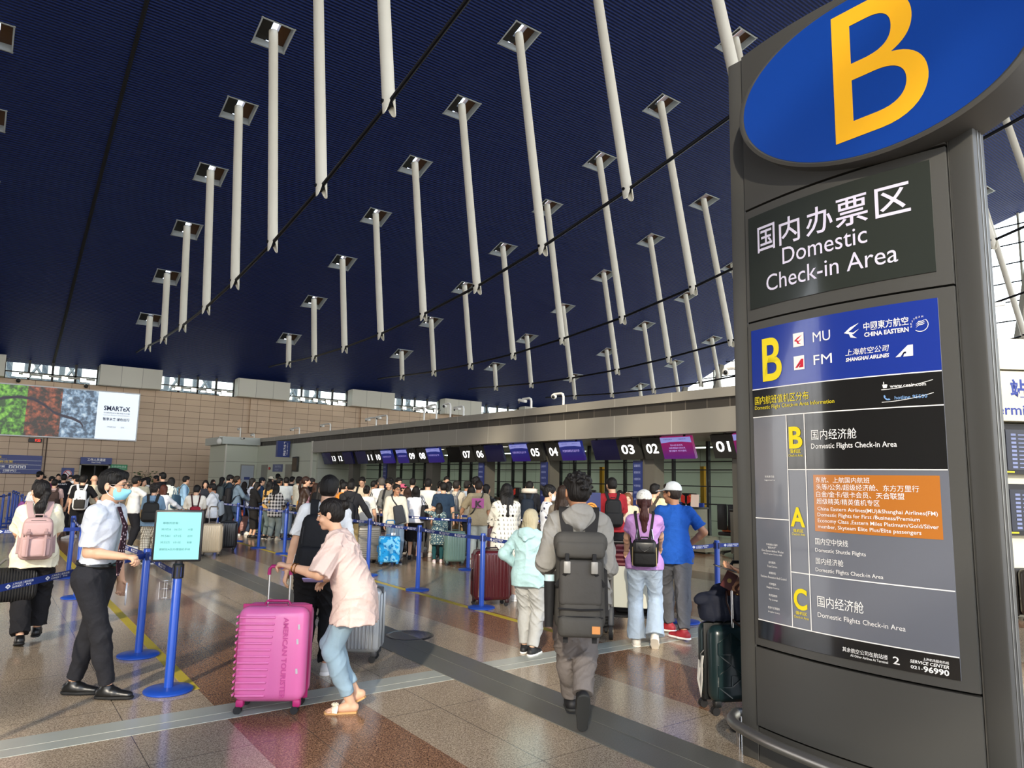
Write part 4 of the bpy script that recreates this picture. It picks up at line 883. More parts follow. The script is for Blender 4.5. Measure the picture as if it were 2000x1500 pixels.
obj('letters', p, mat('portal_blue', '#2c3f94', 0.5), t)
t = thing('wall_speaker', 'small round white fitting below the terminal lettering', 'fitting', PW(-0.41, 2.72, 0.26)); p = BM(); sphere(p, (0, 0, 0), 0.05, 14, 10, (1, .6, 1)); obj('cap', p, CCW, t)
for k, z0 in enumerate((1.90, 1.09)):
    t = thing('flight_information_screen', '%s black-framed flight information screen on the cream wall' % ('upper' if k == 0 else 'lower'), 'screen', PW(0.45, z0+0.34, 0), 0, 'flight screens on the cream wall')
    o_ = PW(0.45, z0+0.34, 0)
    p = BM(); box(p, PW(0.45, z0+0.33, 0.06)-o_, (1.16, 0.12, 0.68), pr); obj('frame', p, M_black, t)
    p = BM(); box(p, PW(0.50, z0+0.32, 0.115)-o_, (1.02, 0.03, 0.55), pr); obj('screen', p, mat('fids_screen', '#1d2333', 0.15), t)
    p = BM(); g = lambda u, z, o: PW(u, z, 0.132+o)-o_
    for r_ in range(9):
        poly_face(p, rect_pts(0.06, 0.13, z0+0.51-r_*0.055, z0+0.54-r_*0.055), g, 0.001); poly_face(p, rect_pts(0.16, 0.40, z0+0.515-r_*0.055, z0+0.53-r_*0.055), g, 0.001)
    obj('flight_rows', p, mat('fids_rows', '#6d7699', emit=0.5), t)
    p = BM(); box(p, PW(0.02, z0+0.02, 0.125)-o_, (0.12, 0.01, 0.02), pr); obj('yellow_tab', p, M_ly, t)
t = thing('portal_camera', 'white camera on a bent post on top of the cream wall', 'security camera', PW(-0.1, 3.72, 0.1)); p = BM(); tube(p, [(0, 0, 0), (0, 0, 0.42), (0.06, -0.04, 0.52), (0.2, -0.12, 0.55)], 0.035, 8); obj('post', p, CCW, t); p = BM(); rbox(p, (-0.16, -0.08, 0.02), (0.22, 0.14, 0.08), 0.02, 2); obj('camera_head', p, CCW, t)
t = thing('bumper_rail', 'polished steel bumper rail along the foot of the cream wall', 'rail', PW(0.3, 0.25, 0.12)); p = BM(); o_ = PW(0.3, 0.25, 0.12); cyl(p, PW(-0.5, 0.25, 0.12)-o_, PW(3.5, 0.25, 0.12)-o_, 0.03, 10); obj('tube', p, M_chrome, t); p = BM()
for u in (-0.3, 1.0, 2.3): cyl(p, PW(u, 0.25, 0.12)-o_, PW(u, 0.25, 0.0)-o_, 0.02, 8)
obj('bracket', p, M_chrome, t)
# ---------------- belt barriers ----------------
bz = 0.90
def make_post(label, x, y, group='blue belt posts'):
    t = thing('barrier_post', label, 'barrier post', (x, y, 0), 0, group)
    if not POST:
        b = BM(); lathe(b, [(0.0, 0.0), (0.172, 0.0), (0.178, 0.006), (0.178, 0.016), (0.168, 0.024), (0.10, 0.030), (0.045, 0.034), (0.0, 0.034)], n=36); POST.append(obj('base', b, M_blue, t))
        b = BM(); lathe(b, [(0.034, 0.03), (0.034, 0.955), (0.03, 0.962), (0.0, 0.964)], n=20); POST.append(obj('pole', b, M_blue, t))
        b = BM(); bx(b, -0.018, 0.018, -0.041, 0.041, 0.86, 0.935); bx(b, -0.041, 0.041, -0.018, 0.018, 0.86, 0.935); POST.append(obj('belt_head', b, mat('head_navy', '#16275c', 0.5), t))
    else:
        for s in POST: c = s.copy(); C.objects.link(c); c.parent = t
    return t
POST = []
_BT = {}
SEGS = []
def belt(t, to, print_=2, z0=None, z1=None, sag=0.012):
    """a webbing part of post t running to the point to"""
    SEGS.append((t.location[0], t.location[1], to[0], to[1]))
    o = Vector(t.location); a = Vector((o.x, o.y, z0 or bz)); c = Vector((to[0], to[1], z1 or bz)); L_ = (c-a).length; d = (c-a).normalized(); n = Vector((d.y, -d.x, 0)).normalized()
    a2 = a+d*0.036; c2 = c-d*0.062; L2 = (c2-a2).length
    P = lambda u, z, off: a2 + d*u + Vector((0, 0, z - sag*4*(u/L2)*(1-u/L2))) + n*off - o
    b = BM(); N_ = 10; h = 0.024
    for s in (-1, 1):
        vs = [[b.verts.new(P(L2*i/N_, z, s*0.001)) for z in (-h, h)] for i in range(N_+1)]
        for i in range(N_):
            f = (vs[i][0], vs[i+1][0], vs[i+1][1], vs[i][1]); b.faces.new(f if s > 0 else f[::-1])
    q = obj('belt', b, M_navy, t)
    if print_:
        b = BM(); step = 0.42; k = 0; u = 0.10
        for s in (1, -1):
            PP_ = P if s > 0 else (lambda uu, z, off: P(L2-uu, z, -off))
            u = 0.10
            while u+0.32 < L2:
                m = [(u+0.028*math.cos(i*math.pi/4), 0.016*math.sin(i*math.pi/4)) for i in range(8)] if print_ < 2 else [(u, 0), (u+0.028, 0.017), (u+0.056, 0), (u+0.028, -0.017)]
                poly_face(b, m, PP_, 0.0025)
                if print_ >= 2:
                    poly_face(b, [(u+0.02, 0), (u+0.028, 0.006), (u+0.036, 0), (u+0.028, -0.006)], PP_, 0.003, 1)
                    add_text(b, '上海机场', u+0.068, 0.001, 0.10, 0.016, PP_, 0.01, 1, depth=0.0025); add_text(b, 'AVINEX', u+0.068, -0.016, 0.10, 0.013, PP_, 0.02, 1, depth=0.0025)
                    poly_face(b, rect_pts(u+0.178, u+0.181, -0.016, 0.017), PP_, 0.0025); add_text(b, '浦东机场', u+0.19, 0.001, 0.10, 0.016, PP_, 0.01, 1, depth=0.0025); add_text(b, 'PVG', u+0.215, -0.016, 0.05, 0.013, PP_, 0.02, 1, depth=0.0025)
                else:
                    poly_face(b, rect_pts(u+0.05, u+0.19, -0.012, 0.012), PP_, 0.0025)
                u += step
        obj('belt_print', b, [M_print, M_navy], q, None)
NTH = ['nearest', 'second', 'third', 'fourth', 'fifth', 'sixth', 'seventh', 'eighth', 'ninth', 'tenth']
def post_row(pts, fmt, pr_=1, join=True, last=None):
    ps = [make_post(fmt % NTH[i], x, y) for i, (x, y) in enumerate(pts)]
    if join:
        for i in range(len(pts)-1): belt(ps[i], pts[i+1], pr_)
    return ps
# left lane beside the yellow line
rowA = [(1.33, 6.16), (1.33, 7.46), (1.19, 11.22), (1.28, 13.4)]
labA = ['blue barrier post carrying the mint notice, beside the pink suitcase', 'blue barrier post on the yellow line, behind the mint notice post', 'blue barrier post behind the man in white shirt and tie', 'blue barrier post further back behind the man in white shirt and tie']
PA_ = [make_post(l, *p) for l, p in zip(labA, rowA)]
for i in range(3): belt(PA_[i+1], rowA[i], 2 if i < 2 else 1, z1=0.90 if i else 0.88)
belt(PA_[1], (-0.62, 4.75), 2, z1=0.90); make_post('blue barrier post just outside the left of the picture', -0.62, 4.75)
belt(PA_[2], (-2.0, 11.05), 2)
# mint notice on the first post
sp_ = thing('notice_sign', 'black-framed mint green notice standing on a blue barrier post', 'notice', (1.33, 6.16, 0.95), -R(22)); 
NFR = Matrix.Rotation(R(0), 3, 'X')
b = BM(); lathe(b, [(0.043, -0.10), (0.043, 0.0), (0.03, 0.012), (0.03, 0.03), (0.0, 0.03)], n=18); obj('post_cap', b, M_black, sp_)
b = BM(); rbox(b, (-0.02, 0, 0.225), (0.36, 0.025, 0.40), 0.010, 2); obj('frame', b, M_black, sp_)
b = BM(); bx(b, -0.02-0.163, -0.02+0.163, -0.0145, -0.0128, 0.042, 0.408); sh = obj('sheet', b, mat('mint_paper', '#86cbc9', 0.5), sp_)
b = BM(); g = lambda u, z, o: Vector((u-0.02, -0.0145-o, z)); INK = mat('faded_ink', '#3f7f83', 0.7)
add_text(b, '尊敬的旅客：', -0.115, 0.315, 0.12, 0.018, g, 0, 1, depth=0.001)
for k, s in enumerate((('MU9718', '06:50', '大理'), ('MU5441', '07:05', '达州'), ('MU5375', '09:05', '安康'))):
    for (x, w_), q in zip(((-0.12, 0.065), (-0.03, 0.055), (0.07, 0.035)), s): add_text(b, q, x, 0.265-k*0.05, w_, 0.017, g, 0, 1, depth=0.001)
add_text(b, '请前往A区办理值机手续', -0.128, 0.112, 0.225, 0.018, g, 0, 1, depth=0.001)
obj('lettering', b, INK, sh)
# wire bottle ring clipped to the post
wr = thing('wire_holder', 'bent wire bottle holder clipped to the mint notice post', 'wire holder', (1.33, 6.16, 0.80)); b = BM()
cw = Vector((-0.085, -0.02, 0))
for z in (-0.10, -0.03, 0.03): tube(b, [cw+Vector((0.045*math.cos(i*math.pi/8), 0.045*math.sin(i*math.pi/8), z)) for i in range(16)], 0.0014, 5, closed=True)
for k in range(4): a = k*math.pi/2; tube(b, [cw+Vector((0.045*math.cos(a), 0.045*math.sin(a), 0.03)), cw+Vector((0.045*math.cos(a), 0.045*math.sin(a), -0.10))], 0.002, 5)
tube(b, [(-0.055, -0.02, -0.03), (-0.032, 0, -0.03), (-0.036, 0, 0.09)], 0.002, 5); obj('wire', b, M_chrome, wr)
# lane beside the second yellow line
rowB = [(5.44, 6.15), (5.44, 7.92), (5.45, 9.64), (5.50, 11.47), (5.46, 13.4), (5.42, 15.42), (5.33, 16.9), (5.34, 18.73), (5.34, 20.6)]
post_row(rowB, 'blue belt post %s from the front in the queue row along the middle yellow line', 2)
rowC = [(7.47, 11.35), (6.95, 13.41), (6.9, 15.2), (6.75, 17.1), (6.7, 19.0), (6.65, 20.9), (6.63, 22.64)]
post_row(rowC, 'blue belt post %s from the front in the second queue row in the crowd', 1)
rowD = [(8.9, 10.6), (8.2, 13.75), (8.15, 16.0), (8.1, 18.2)]
post_row(rowD, 'blue belt post %s from the front in the third queue row in the crowd', 1)
rowE = [(10.0, 12.2), (9.9, 14.8), (9.8, 17.4)]
post_row(rowE, 'blue belt post %s from the front in the queue row nearest the desks', 1)
R1 = [(7.04, 5.88), (7.62, 5.84), (9.6, 5.8)]
Rl = ['blue belt post half hidden behind the man in the blue shirt', 'blue belt post left of the pylon, behind the navy bag', 'blue belt post hidden behind the pylon']
RP = [make_post(l, *p) for l, p in zip(Rl, R1)]
belt(RP[0], R1[1], 2); belt(RP[1], R1[2], 2)
# belts across the lanes at the far end
rowF = [(4.45, 22.0), (5.5, 26.0), (3.5, 26.0), (2.0, 26.0)]
FP = [make_post(l, *p) for l, p in zip(('blue belt post left of the couple with red backpack', 'blue belt post far behind the couple with red backpack, right one', 'blue belt post far behind the couple with red backpack, middle one', 'blue belt post far behind the couple with red backpack, left one'), rowF)]
belt(FP[1], rowF[2], 1); belt(FP[2], rowF[3], 1); belt(FP[0], rowF[2], 1)
# the row of posts parked at the far left
rowG = []
for px, ty in ((79, 976.5), (69, 972.5), (57, 967.5), (49, 964), (41, 960.5), (36, 958.5), (31, 957)):
    hy = 939+0.0212*(px-1000); dd = (HC-0.962)*1387/(ty-hy); rowG.append(at_depth(px, dd))
post_row(rowG, 'blue belt post %s from the front in the parked row at the far left', 1)
rowH = [at_depth(24, 22.5), at_depth(13, 21.0), at_depth(-14, 20.5)]
HP = [make_post(l, *p) for l, p in zip(('blue belt post at the far left, second from the picture edge', 'blue belt post at the far left, nearest the picture edge', 'blue belt post outside the far left edge'), rowH)]
belt(HP[0], rowH[1], 1); belt(HP[1], rowH[2], 1)
# ---------------- figures: distance fields turned into smooth meshes ----------------
class Field:
    def __init__(s, lo, hi, h):
        s.lo = np.array(lo, float)-2*h; s.h = h
        s.n = np.ceil((np.array(hi, float)+2*h-s.lo)/h).astype(int)+1
        s.f = np.full(s.n, 0.5, np.float32)
        s.ax = [(s.lo[i]+h*np.arange(s.n[i])).astype(np.float32) for i in range(3)]
    def sl(s, lo, hi):
        a = np.clip(np.floor((np.array(lo)-s.lo)/s.h).astype(int), 0, s.n); b = np.clip(np.ceil((np.array(hi)-s.lo)/s.h).astype(int)+1, 0, s.n)
        if np.any(b <= a): return None, None
        S = tuple(slice(a[i], b[i]) for i in range(3))
        return S, (s.ax[0][S[0]][:, None, None], s.ax[1][S[1]][None, :, None], s.ax[2][S[2]][None, None, :])
    def comb(s, S, d, k, op='u'):
        f = s.f[S]
        if op == 'u':
            if k > 0:
                h = np.clip(0.5+0.5*(f-d)/k, 0, 1); s.f[S] = f*(1-h)+d*h-k*h*(1-h)
            else: s.f[S] = np.minimum(f, d)
        elif op == 's':
            if k > 0:
                h = np.clip(0.5-0.5*(f+d)/k, 0, 1); s.f[S] = f*(1-h)-d*h+k*h*(1-h)
            else: s.f[S] = np.maximum(f, -d)
        elif op == 'i': s.f[S] = np.maximum(f, d)
    def cap(s, a, b, ra, rb, k=0.02, flat=None, op='u'):
        """tapered capsule; flat=(dir, factor>1) squeezes it along dir"""
        a = np.array(a, float); b = np.array(b, float); m = max(ra, rb)*1.05+k+3*s.h
        S, P = s.sl(np.minimum(a, b)-m, np.maximum(a, b)+m)
        if S is None: return s
        q = [P[i]-np.float32(a[i]) for i in range(3)]; ba = b-a
        if flat is not None:
            n = np.array(flat[0], float); n /= np.linalg.norm(n); fk = flat[1]-1
            dp = q[0]*np.float32(n[0])+q[1]*np.float32(n[1])+q[2]*np.float32(n[2])
            q = [q[i]+dp*np.float32(n[i]*fk) for i in range(3)]; ba = ba+n*ba.dot(n)*fk
        L2 = max(ba.dot(ba), 1e-9)
        t = np.clip((q[0]*np.float32(ba[0])+q[1]*np.float32(ba[1])+q[2]*np.float32(ba[2]))/np.float32(L2), 0, 1)
        d = np.sqrt((q[0]-t*np.float32(ba[0]))**2+(q[1]-t*np.float32(ba[1]))**2+(q[2]-t*np.float32(ba[2]))**2)-(ra+(rb-ra)*t)
        if flat is not None: d = d/np.float32(1+0.5*(flat[1]-1))
        s.comb(S, d.astype(np.float32), k, op); return s
    def ell(s, c, r, k=0.02, rot=None, op='u'):
        c = np.array(c, float); r = np.array(r, float); m = r.max()+k+3*s.h
        S, P = s.sl(c-m, c+m)
        if S is None: return s
        q = [P[i]-np.float32(c[i]) for i in range(3)]
        if rot is not None:
            Rm = np.array(rot, float)          # columns: local axes in figure space
            q = [q[0]*np.float32(Rm[0, i])+q[1]*np.float32(Rm[1, i])+q[2]*np.float32(Rm[2, i]) for i in range(3)]
        q = [q[i]/np.float32(r[i]) for i in range(3)]
        l = np.sqrt(q[0]**2+q[1]**2+q[2]**2)
        g = np.sqrt((q[0]/np.float32(r[0]))**2+(q[1]/np.float32(r[1]))**2+(q[2]/np.float32(r[2]))**2)+1e-6
        d = l*(l-1)/g
        s.comb(S, d.astype(np.float32), k, op); return s
    def plane(s, p, n):
        """keep the side the normal points away from"""
        n = np.array(n, float); n /= np.linalg.norm(n); p = np.array(p, float)
        d = (s.ax[0][:, None, None]*np.float32(n[0])+s.ax[1][None, :, None]*np.float32(n[1])+s.ax[2][None, None, :]*np.float32(n[2]))-np.float32(p.dot(n))
        s.f = np.maximum(s.f, d.astype(np.float32)); return s
    def fold(s, amp, seed=0, sc=1.0, dirz=0.5):
        rs = np.random.RandomState(seed)
        X, Y, Z = s.ax[0][:, None, None], s.ax[1][None, :, None], s.ax[2][None, None, :]
        w = 0
        for i in range(4):
            a = rs.uniform(0, 6.28); k = rs.uniform(42, 90)*sc; dz = rs.choice([-1, 1])*rs.uniform(0.35, 1.1)*dirz*2; p = rs.uniform(0, 6.28); q = rs.uniform(5, 12)
            u = (X*np.float32(math.cos(a))+Y*np.float32(math.sin(a))+Z*np.float32(dz))*np.float32(k)
            v = np.sin((X*np.float32(math.sin(a))-Y*np.float32(math.cos(a))+Z*np.float32(0.7))*np.float32(q)+np.float32(p))
            m = np.clip(np.sin((X+Y*0.7)*np.float32(rs.uniform(6, 11))+Z*np.float32(rs.uniform(7, 12))+np.float32(rs.uniform(0, 6.28)))+0.15, 0, 1)
            w = w+((1-np.abs(np.sin(u*0.5+1.5*v)))**2.2-0.25)*m
        s.f = s.f-(w*np.float32(amp)).astype(np.float32); return s
    def mesh(s, name):
        f = s.f; h = s.h
        f[0] = f[-1] = 0.5; f[:, 0] = f[:, -1] = 0.5; f[:, :, 0] = f[:, :, -1] = 0.5
        ng = f < 0
        c = [ng[i:ng.shape[0]-1+i, j:ng.shape[1]-1+j, k:ng.shape[2]-1+k] for i in (0, 1) for j in (0, 1) for k in (0, 1)]
        al = c[0].copy(); an = c[0].copy()
        for x in c[1:]: al &= x; an |= x
        act = an & ~al
        I = np.argwhere(act)
        if len(I) == 0: return None
        idx = np.full(act.shape, -1, np.int32); idx[act] = np.arange(len(I))
        pos = np.zeros((len(I), 3), np.float32); cnt = np.zeros(len(I), np.float32)
        off = [(i, j, k) for i in (0, 1) for j in (0, 1) for k in (0, 1)]
        val = {o: f[I[:, 0]+o[0], I[:, 1]+o[1], I[:, 2]+o[2]] for o in off}
        for o in off:
            for ax in range(3):
                if o[ax]: continue
                o2 = list(o); o2[ax] = 1; o2 = tuple(o2); a, b = val[o], val[o2]; m = (a < 0) != (b < 0)
                t = np.where(m, a/np.where(m, a-b, 1), 0)
                p = np.zeros((len(I), 3), np.float32)+np.array(o, np.float32); p[:, ax] += t
                pos += p*m[:, None]; cnt += m
        pos = (I+pos/cnt[:, None])*h+s.lo
        quads = []
        for ax in range(3):
            sa = [slice(None)]*3; sb = [slice(None)]*3; sa[ax] = slice(0, -1); sb[ax] = slice(1, None)
            A = ng[tuple(sa)]; Bq = ng[tuple(sb)]; ch = A != Bq
            o1, o2 = [(1, 2), (2, 0), (0, 1)][ax]
            E = np.argwhere(ch); E = E[(E[:, o1] > 0) & (E[:, o2] > 0) & (E[:, o1] < act.shape[o1]) & (E[:, o2] < act.shape[o2])]
            if len(E) == 0: continue
            fl = A[E[:, 0], E[:, 1], E[:, 2]]
            def g(d1, d2):
                q = E.copy(); q[:, o1] -= d1; q[:, o2] -= d2; return idx[q[:, 0], q[:, 1], q[:, 2]]
            v = np.stack([g(1, 1), g(0, 1), g(0, 0), g(1, 0)], 1)
            v[~fl] = v[~fl][:, ::-1]
            quads.append(v[(v >= 0).all(1)])
        Q = np.concatenate(quads); n = len(Q)
        me = bpy.data.meshes.new(name); me.vertices.add(len(pos)); me.vertices.foreach_set('co', pos.astype(np.float32).ravel())
        me.loops.add(n*4); me.loops.foreach_set('vertex_index', Q.astype(np.int32).ravel()); me.polygons.add(n)
        me.polygons.foreach_set('loop_start', np.arange(0, 4*n, 4, dtype=np.int32)); me.polygons.foreach_set('use_smooth', np.ones(n, bool))
        me.update(calc_edges=True); return me
def nrm(v): v = np.array(v, float); return v/max(np.linalg.norm(v), 1e-9)
def V3(*a): return np.array(a, float)
def rotz(a): c, s = math.cos(a), math.sin(a); return np.array([[c, -s, 0], [s, c, 0], [0, 0, 1.0]])
def rotx(a): c, s = math.cos(a), math.sin(a); return np.array([[1.0, 0, 0], [0, c, -s], [0, s, c]])
def roty(a): c, s = math.cos(a), math.sin(a); return np.array([[c, 0, s], [0, 1.0, 0], [-s, 0, c]])
def ik(a, t, l1, l2, hint):
    a = np.array(a, float); t = np.array(t, float); d = t-a; L_ = np.linalg.norm(d); mx = (l1+l2)*0.998
    if L_ > mx: t = a+d/L_*mx; d = t-a; L_ = mx
    L_ = max(L_, abs(l1-l2)+0.02)
    ca = np.clip((l1*l1+L_*L_-l2*l2)/(2*l1*L_), -1, 1); u = d/np.linalg.norm(d)
    hn = np.array(hint, float); hn = hn-u*hn.dot(u); hn = nrm(hn)
    return a+u*l1*ca+hn*l1*math.sqrt(max(0, 1-ca*ca)), t
SKIN = {'light': '#d9ab8c', 'mid': '#c08e6d', 'tan': '#a8785a', 'fair': '#e3bda2', 'brown': '#7d5640'}
def skin_mat(k):
    m = mat('skin_'+k, SKIN[k], 0.5, bump=(60, 0.06, 0.004), spec=0.4)
    b = m.node_tree.nodes['Principled BSDF']; b.inputs['Subsurface Weight'].default_value = 0.08; b.inputs['Subsurface Radius'].default_value = (0.01, 0.004, 0.002); return m
def hair_mat(c):
    key = 'hair_'+c
    if key in MATS: return MATS[key]
    m = mat(key, c, 0.55, spec=0.3); nt = m.node_tree; b = nt.nodes['Principled BSDF']
    t = nt.nodes.new('ShaderNodeTexCoord'); mp = nt.nodes.new('ShaderNodeMapping'); mp.inputs['Scale'].default_value = (90, 90, 6); n = nt.nodes.new('ShaderNodeTexNoise'); n.inputs['Scale'].default_value = 1.0; n.inputs['Detail'].default_value = 3
    bp = nt.nodes.new('ShaderNodeBump'); bp.inputs['Strength'].default_value = 0.9; bp.inputs['Distance'].default_value = 0.012
    nt.links.new(t.outputs['Object'], mp.inputs[0]); nt.links.new(mp.outputs[0], n.inputs['Vector']); nt.links.new(n.outputs[0], bp.inputs['Height']); nt.links.new(bp.outputs[0], b.inputs['Normal'])
    return m
ARMS = {  # wrist in body space for a 1.70 m figure (right arm; x is mirrored for the left), elbow hint
    'down': ((0.27, 0.02, 0.80), (0.3, -1, 0.0)), 'relaxed': ((0.25, 0.10, 0.84), (0.4, -1, 0.0)), 'phone': ((0.10, 0.34, 1.16), (0.8, -0.3, -1)), 'front': ((0.12, 0.36, 1.02), (0.8, -0.4, -1)),
    'hip': ((0.20, 0.12, 1.00), (1, -0.6, -0.1)), 'strap': ((0.15, 0.20, 1.30), (0.7, -0.2, -1)), 'ear': ((0.13, 0.08, 1.55), (1, 0.3, -0.4)), 'reach': ((0.24, 0.50, 1.06), (0.5, -0.4, -1)), 'side': ((0.42, 0.18, 0.92), (0.4, -1, 0)), 'pull': ((0.30, -0.16, 0.80), (0.6, -1, 0)), 'cross': ((-0.06, 0.22, 1.10), (1, 0, -0.8)), 'up': ((0.18, 0.42, 1.32), (0.8, 0, -1))}
def add_hand(F, w, d, pn, S, side, curl, thick=1.0, k=0.006):
    """palm, four fingers of their own length and an opposed thumb; d along the forearm, pn the palm's facing"""
    d = nrm(d); pn = nrm(np.array(pn)-d*np.dot(pn, d)); lat = np.cross(d, pn)*side
    u = S
    F.cap(w, w+d*0.075*u, 0.026*u, 0.036*u, 0.012, (pn, 1.75))
    for i, (o, L_, r) in enumerate(((0.030, 0.070, 0.0092), (0.011, 0.078, 0.0096), (-0.009, 0.072, 0.0092), (-0.027, 0.056, 0.0082))):
        a = w+d*0.078*u+lat*o*u; r = r*u*thick
        c1 = curl*(0.85+0.1*i); d1 = d*math.cos(c1*0.6)+pn*math.sin(c1*0.6); b = a+d1*L_*0.5*u
        d2 = d*math.cos(c1*1.5)+pn*math.sin(c1*1.5); c = b+d2*L_*0.32*u; d3 = d*math.cos(c1*2.2)+pn*math.sin(c1*2.2); e = c+d3*L_*0.26*u
        F.cap(a-d*0.02*u, b, r*1.08, r, k); F.cap(b, c, r, r*0.92, k*0.5); F.cap(c, e, r*0.92, r*0.78, k*0.5)
    a = w+d*0.022*u+lat*0.022*u+pn*0.006*u; m = a+(d*0.55+lat*0.72+pn*0.35)*0.042*u; e = m+(d*0.85+lat*(0.15-0.3*curl)+pn*(0.3+0.4*curl))*0.034*u
    F.cap(a, m, 0.0125*u*thick, 0.0108*u*thick, k); F.cap(m, e, 0.0106*u*thick, 0.0088*u*thick, k*0.5)
def person(label, loc, az, H=1.68, res=0.018, skin='mid', top=None, bottom=None, hair=('short', '#17130f'), arms=('down', 'down'), legs=None, lean=(0, 0), twist=0, head=(0, 0, 0), shoes=('#e8e6e0', None), hat=None, mask=None, glasses=False, build=1.0, group=None, hip=0.0, seed=None, curl=(0.5, 0.5), face=None, extra=None, palm=(None, None), sex='m', crouch=0.0, shoe_style='sneaker', scarf=None, tie=None):
    S = H/1.70; seed = seed if seed is not None else (abs(hash(label)) % 9999 if False else sum(ord(c)*(i+1) for i, c in enumerate(label)) % 9999)
    rs = np.random.RandomState(seed); W = build
    hero = res < 0.010
    # --- skeleton ---
    P = V3(hip, 0, 0.925-crouch)*S
    Rt = rotz(R(twist)) @ rotx(-R(lean[0])) @ roty(R(lean[1]))
    rt, fw, up = Rt[:, 0], Rt[:, 1], Rt[:, 2]
    Rp = rotz(R(twist*0.3)); prt, pfw = Rp[:, 0], Rp[:, 1]
    Cc = P+up*0.33*S; N = P+up*0.522*S-fw*0.012*S
    sw = (0.168 if sex == 'm' else 0.148)*W
    sh = [N-up*0.062*S+rt*sd_*sw*S for sd_ in (1, -1)]
    yaw, pit, rol = head
    Rh = Rt @ rotz(-R(yaw)) if abs(lean[0]) < 12 else rotz(R(twist)-R(yaw)) @ rotx(-R(lean[0]*0.35))
    Rh = Rh @ rotx(-R(pit)) @ roty(R(rol))
    hr, hf, hu = Rh[:, 0], Rh[:, 1], Rh[:, 2]
    HD = N+up*0.030*S+hu*0.115*S+hf*0.024*S
    HK = 1.05; hl = lambda x, y, z: HD+(hr*x+hf*y+hu*z)*S*HK
    hipj = [P+prt*sd_*0.088*S-V3(0, 0, 0.02)*S for sd_ in (1, -1)]
    L = []
    legs = legs or (dict(), dict())
    for i, sd_ in enumerate((1, -1)):
        q = legs[i] or {}
        ank = V3(*q.get('a', (sd_*0.095, -0.02, 0.085)))*S
        kn, ank = ik(hipj[i], ank, 0.43*S, 0.42*S, q.get('k', (sd_*0.12, 1, 0)))
        ty = R(q.get('toe', -sd_*8)); pt = R(q.get('pitch', 0))
        fd = rotz(ty) @ rotx(pt) @ V3(0, 1, 0); fu = rotz(ty) @ rotx(pt) @ V3(0, 0, 1)
        L.append((hipj[i], kn, ank, fd, fu))
    A = []
    for i, sd_ in enumerate((1, -1)):
        a = arms[i]
        if isinstance(a, str): w_, hn = ARMS[a]; w_ = V3(*w_)*S; w_[0] *= sd_; hn = V3(hn[0]*sd_, hn[1], hn[2]); w_ = P+Rt @ (w_-V3(0, 0, 0.925)*S) if abs(lean[0])+abs(twist)+abs(lean[1]) > 3 else w_+V3(P[0], P[1], -crouch*S)
        else: w_ = V3(*a[0]); hn = V3(*a[1]) if len(a) > 1 else V3(sd_*0.6, -0.5, -0.8)
        el, w_ = ik(sh[i], w_, 0.285*S, 0.255*S, hn); A.append((sh[i], el, w_))
    pts = [P, N, HD+hu*0.14*S]+[p for l in L for p in l[:3]]+[p for a in A for p in a]+[a[2]+nrm(a[2]-a[1])*0.19*S for a in A]+[l[2]+l[3]*0.17*S-l[4]*0.09*S for l in L]+[l[2]-l[3]*0.08*S for l in L]
    lo = np.min(pts, 0)-0.13*S; hi = np.max(pts, 0)+0.13*S; lo[2] = min(lo[2], -0.02)
    # --- body ---
    F = Field(lo, hi, res); kk = 0.03*S
    def torso(F, e, k):
        es = min(e, 0.012)+max(0, e-0.012)*0.22
        F.cap(P+prt*0.065*S, P-prt*0.065*S, (0.108*W+e)*S, (0.108*W+e)*S, k, (pfw, 1.12))
        F.cap(P+up*0.05*S, Cc, (0.128*W+e)*S, (0.140*W+e*0.75)*S, k, (fw, 1.38))
        F.cap(Cc+rt*0.06*S+up*0.03*S, Cc-rt*0.06*S+up*0.03*S, (0.108*W+e*0.6)*S, (0.108*W+e*0.6)*S, k, (fw, 1.08))
        F.cap(sh[0]-rt*0.03*S, sh[1]+rt*0.03*S, (0.056+es)*S, (0.056+es)*S, k)
        F.cap(N-up*0.03*S, (sh[0]+sh[1])/2, (0.060+es)*S, (0.078+es)*S, k)
        if sex == 'f':
            for sd_ in (1, -1): F.ell(Cc+(rt*sd_*0.066+fw*0.088+up*0.03)*S, V3(0.056, 0.045, 0.052)*S+e*S*0.6, k)
    torso(F, 0, kk)
    F.cap(N-up*0.02*S, N+up*0.06*S+fw*0.01*S, 0.056*S*(1 if sex == 'm' else 0.9), 0.052*S*(1 if sex == 'm' else 0.86), 0.02*S); F.cap(N+up*0.02*S, hl(0, -0.018, -0.045), 0.053*S*(1 if sex == 'm' else 0.88), 0.05*S*(1 if sex == 'm' else 0.88), 0.015*S)
    # head
    F.ell(hl(0, -0.014, 0.032), V3(0.074, 0.094, 0.083)*S, 0.015*S, Rh); F.ell(hl(0, 0.022, -0.030), V3(0.061, 0.068, 0.083)*S, 0.02*S, Rh)
    F.ell(hl(0, 0.062, -0.086), V3(0.030, 0.026, 0.022)*S, 0.02*S, Rh)
    if res < 0.016:
        for sd_ in (1, -1):
            F.ell(hl(sd_*0.031, 0.096, 0.008), V3(0.017, 0.012, 0.011)*S, 0.012*S, Rh, 's')
            F.ell(hl(sd_*0.040, 0.066, -0.028), V3(0.022, 0.02, 0.02)*S, 0.015*S, Rh)
            F.cap(hl(sd_*0.014, 0.089, 0.024), hl(sd_*0.045, 0.078, 0.024), 0.008*S, 0.007*S, 0.01*S)
        F.cap(hl(0, 0.086, 0.014), hl(0, 0.103, -0.020), 0.008*S, 0.0125*S, 0.008*S)
        for sd_ in (1, -1): F.ell(hl(sd_*0.011, 0.093, -0.024), V3(0.009, 0.010, 0.008)*S, 0.006*S, Rh)
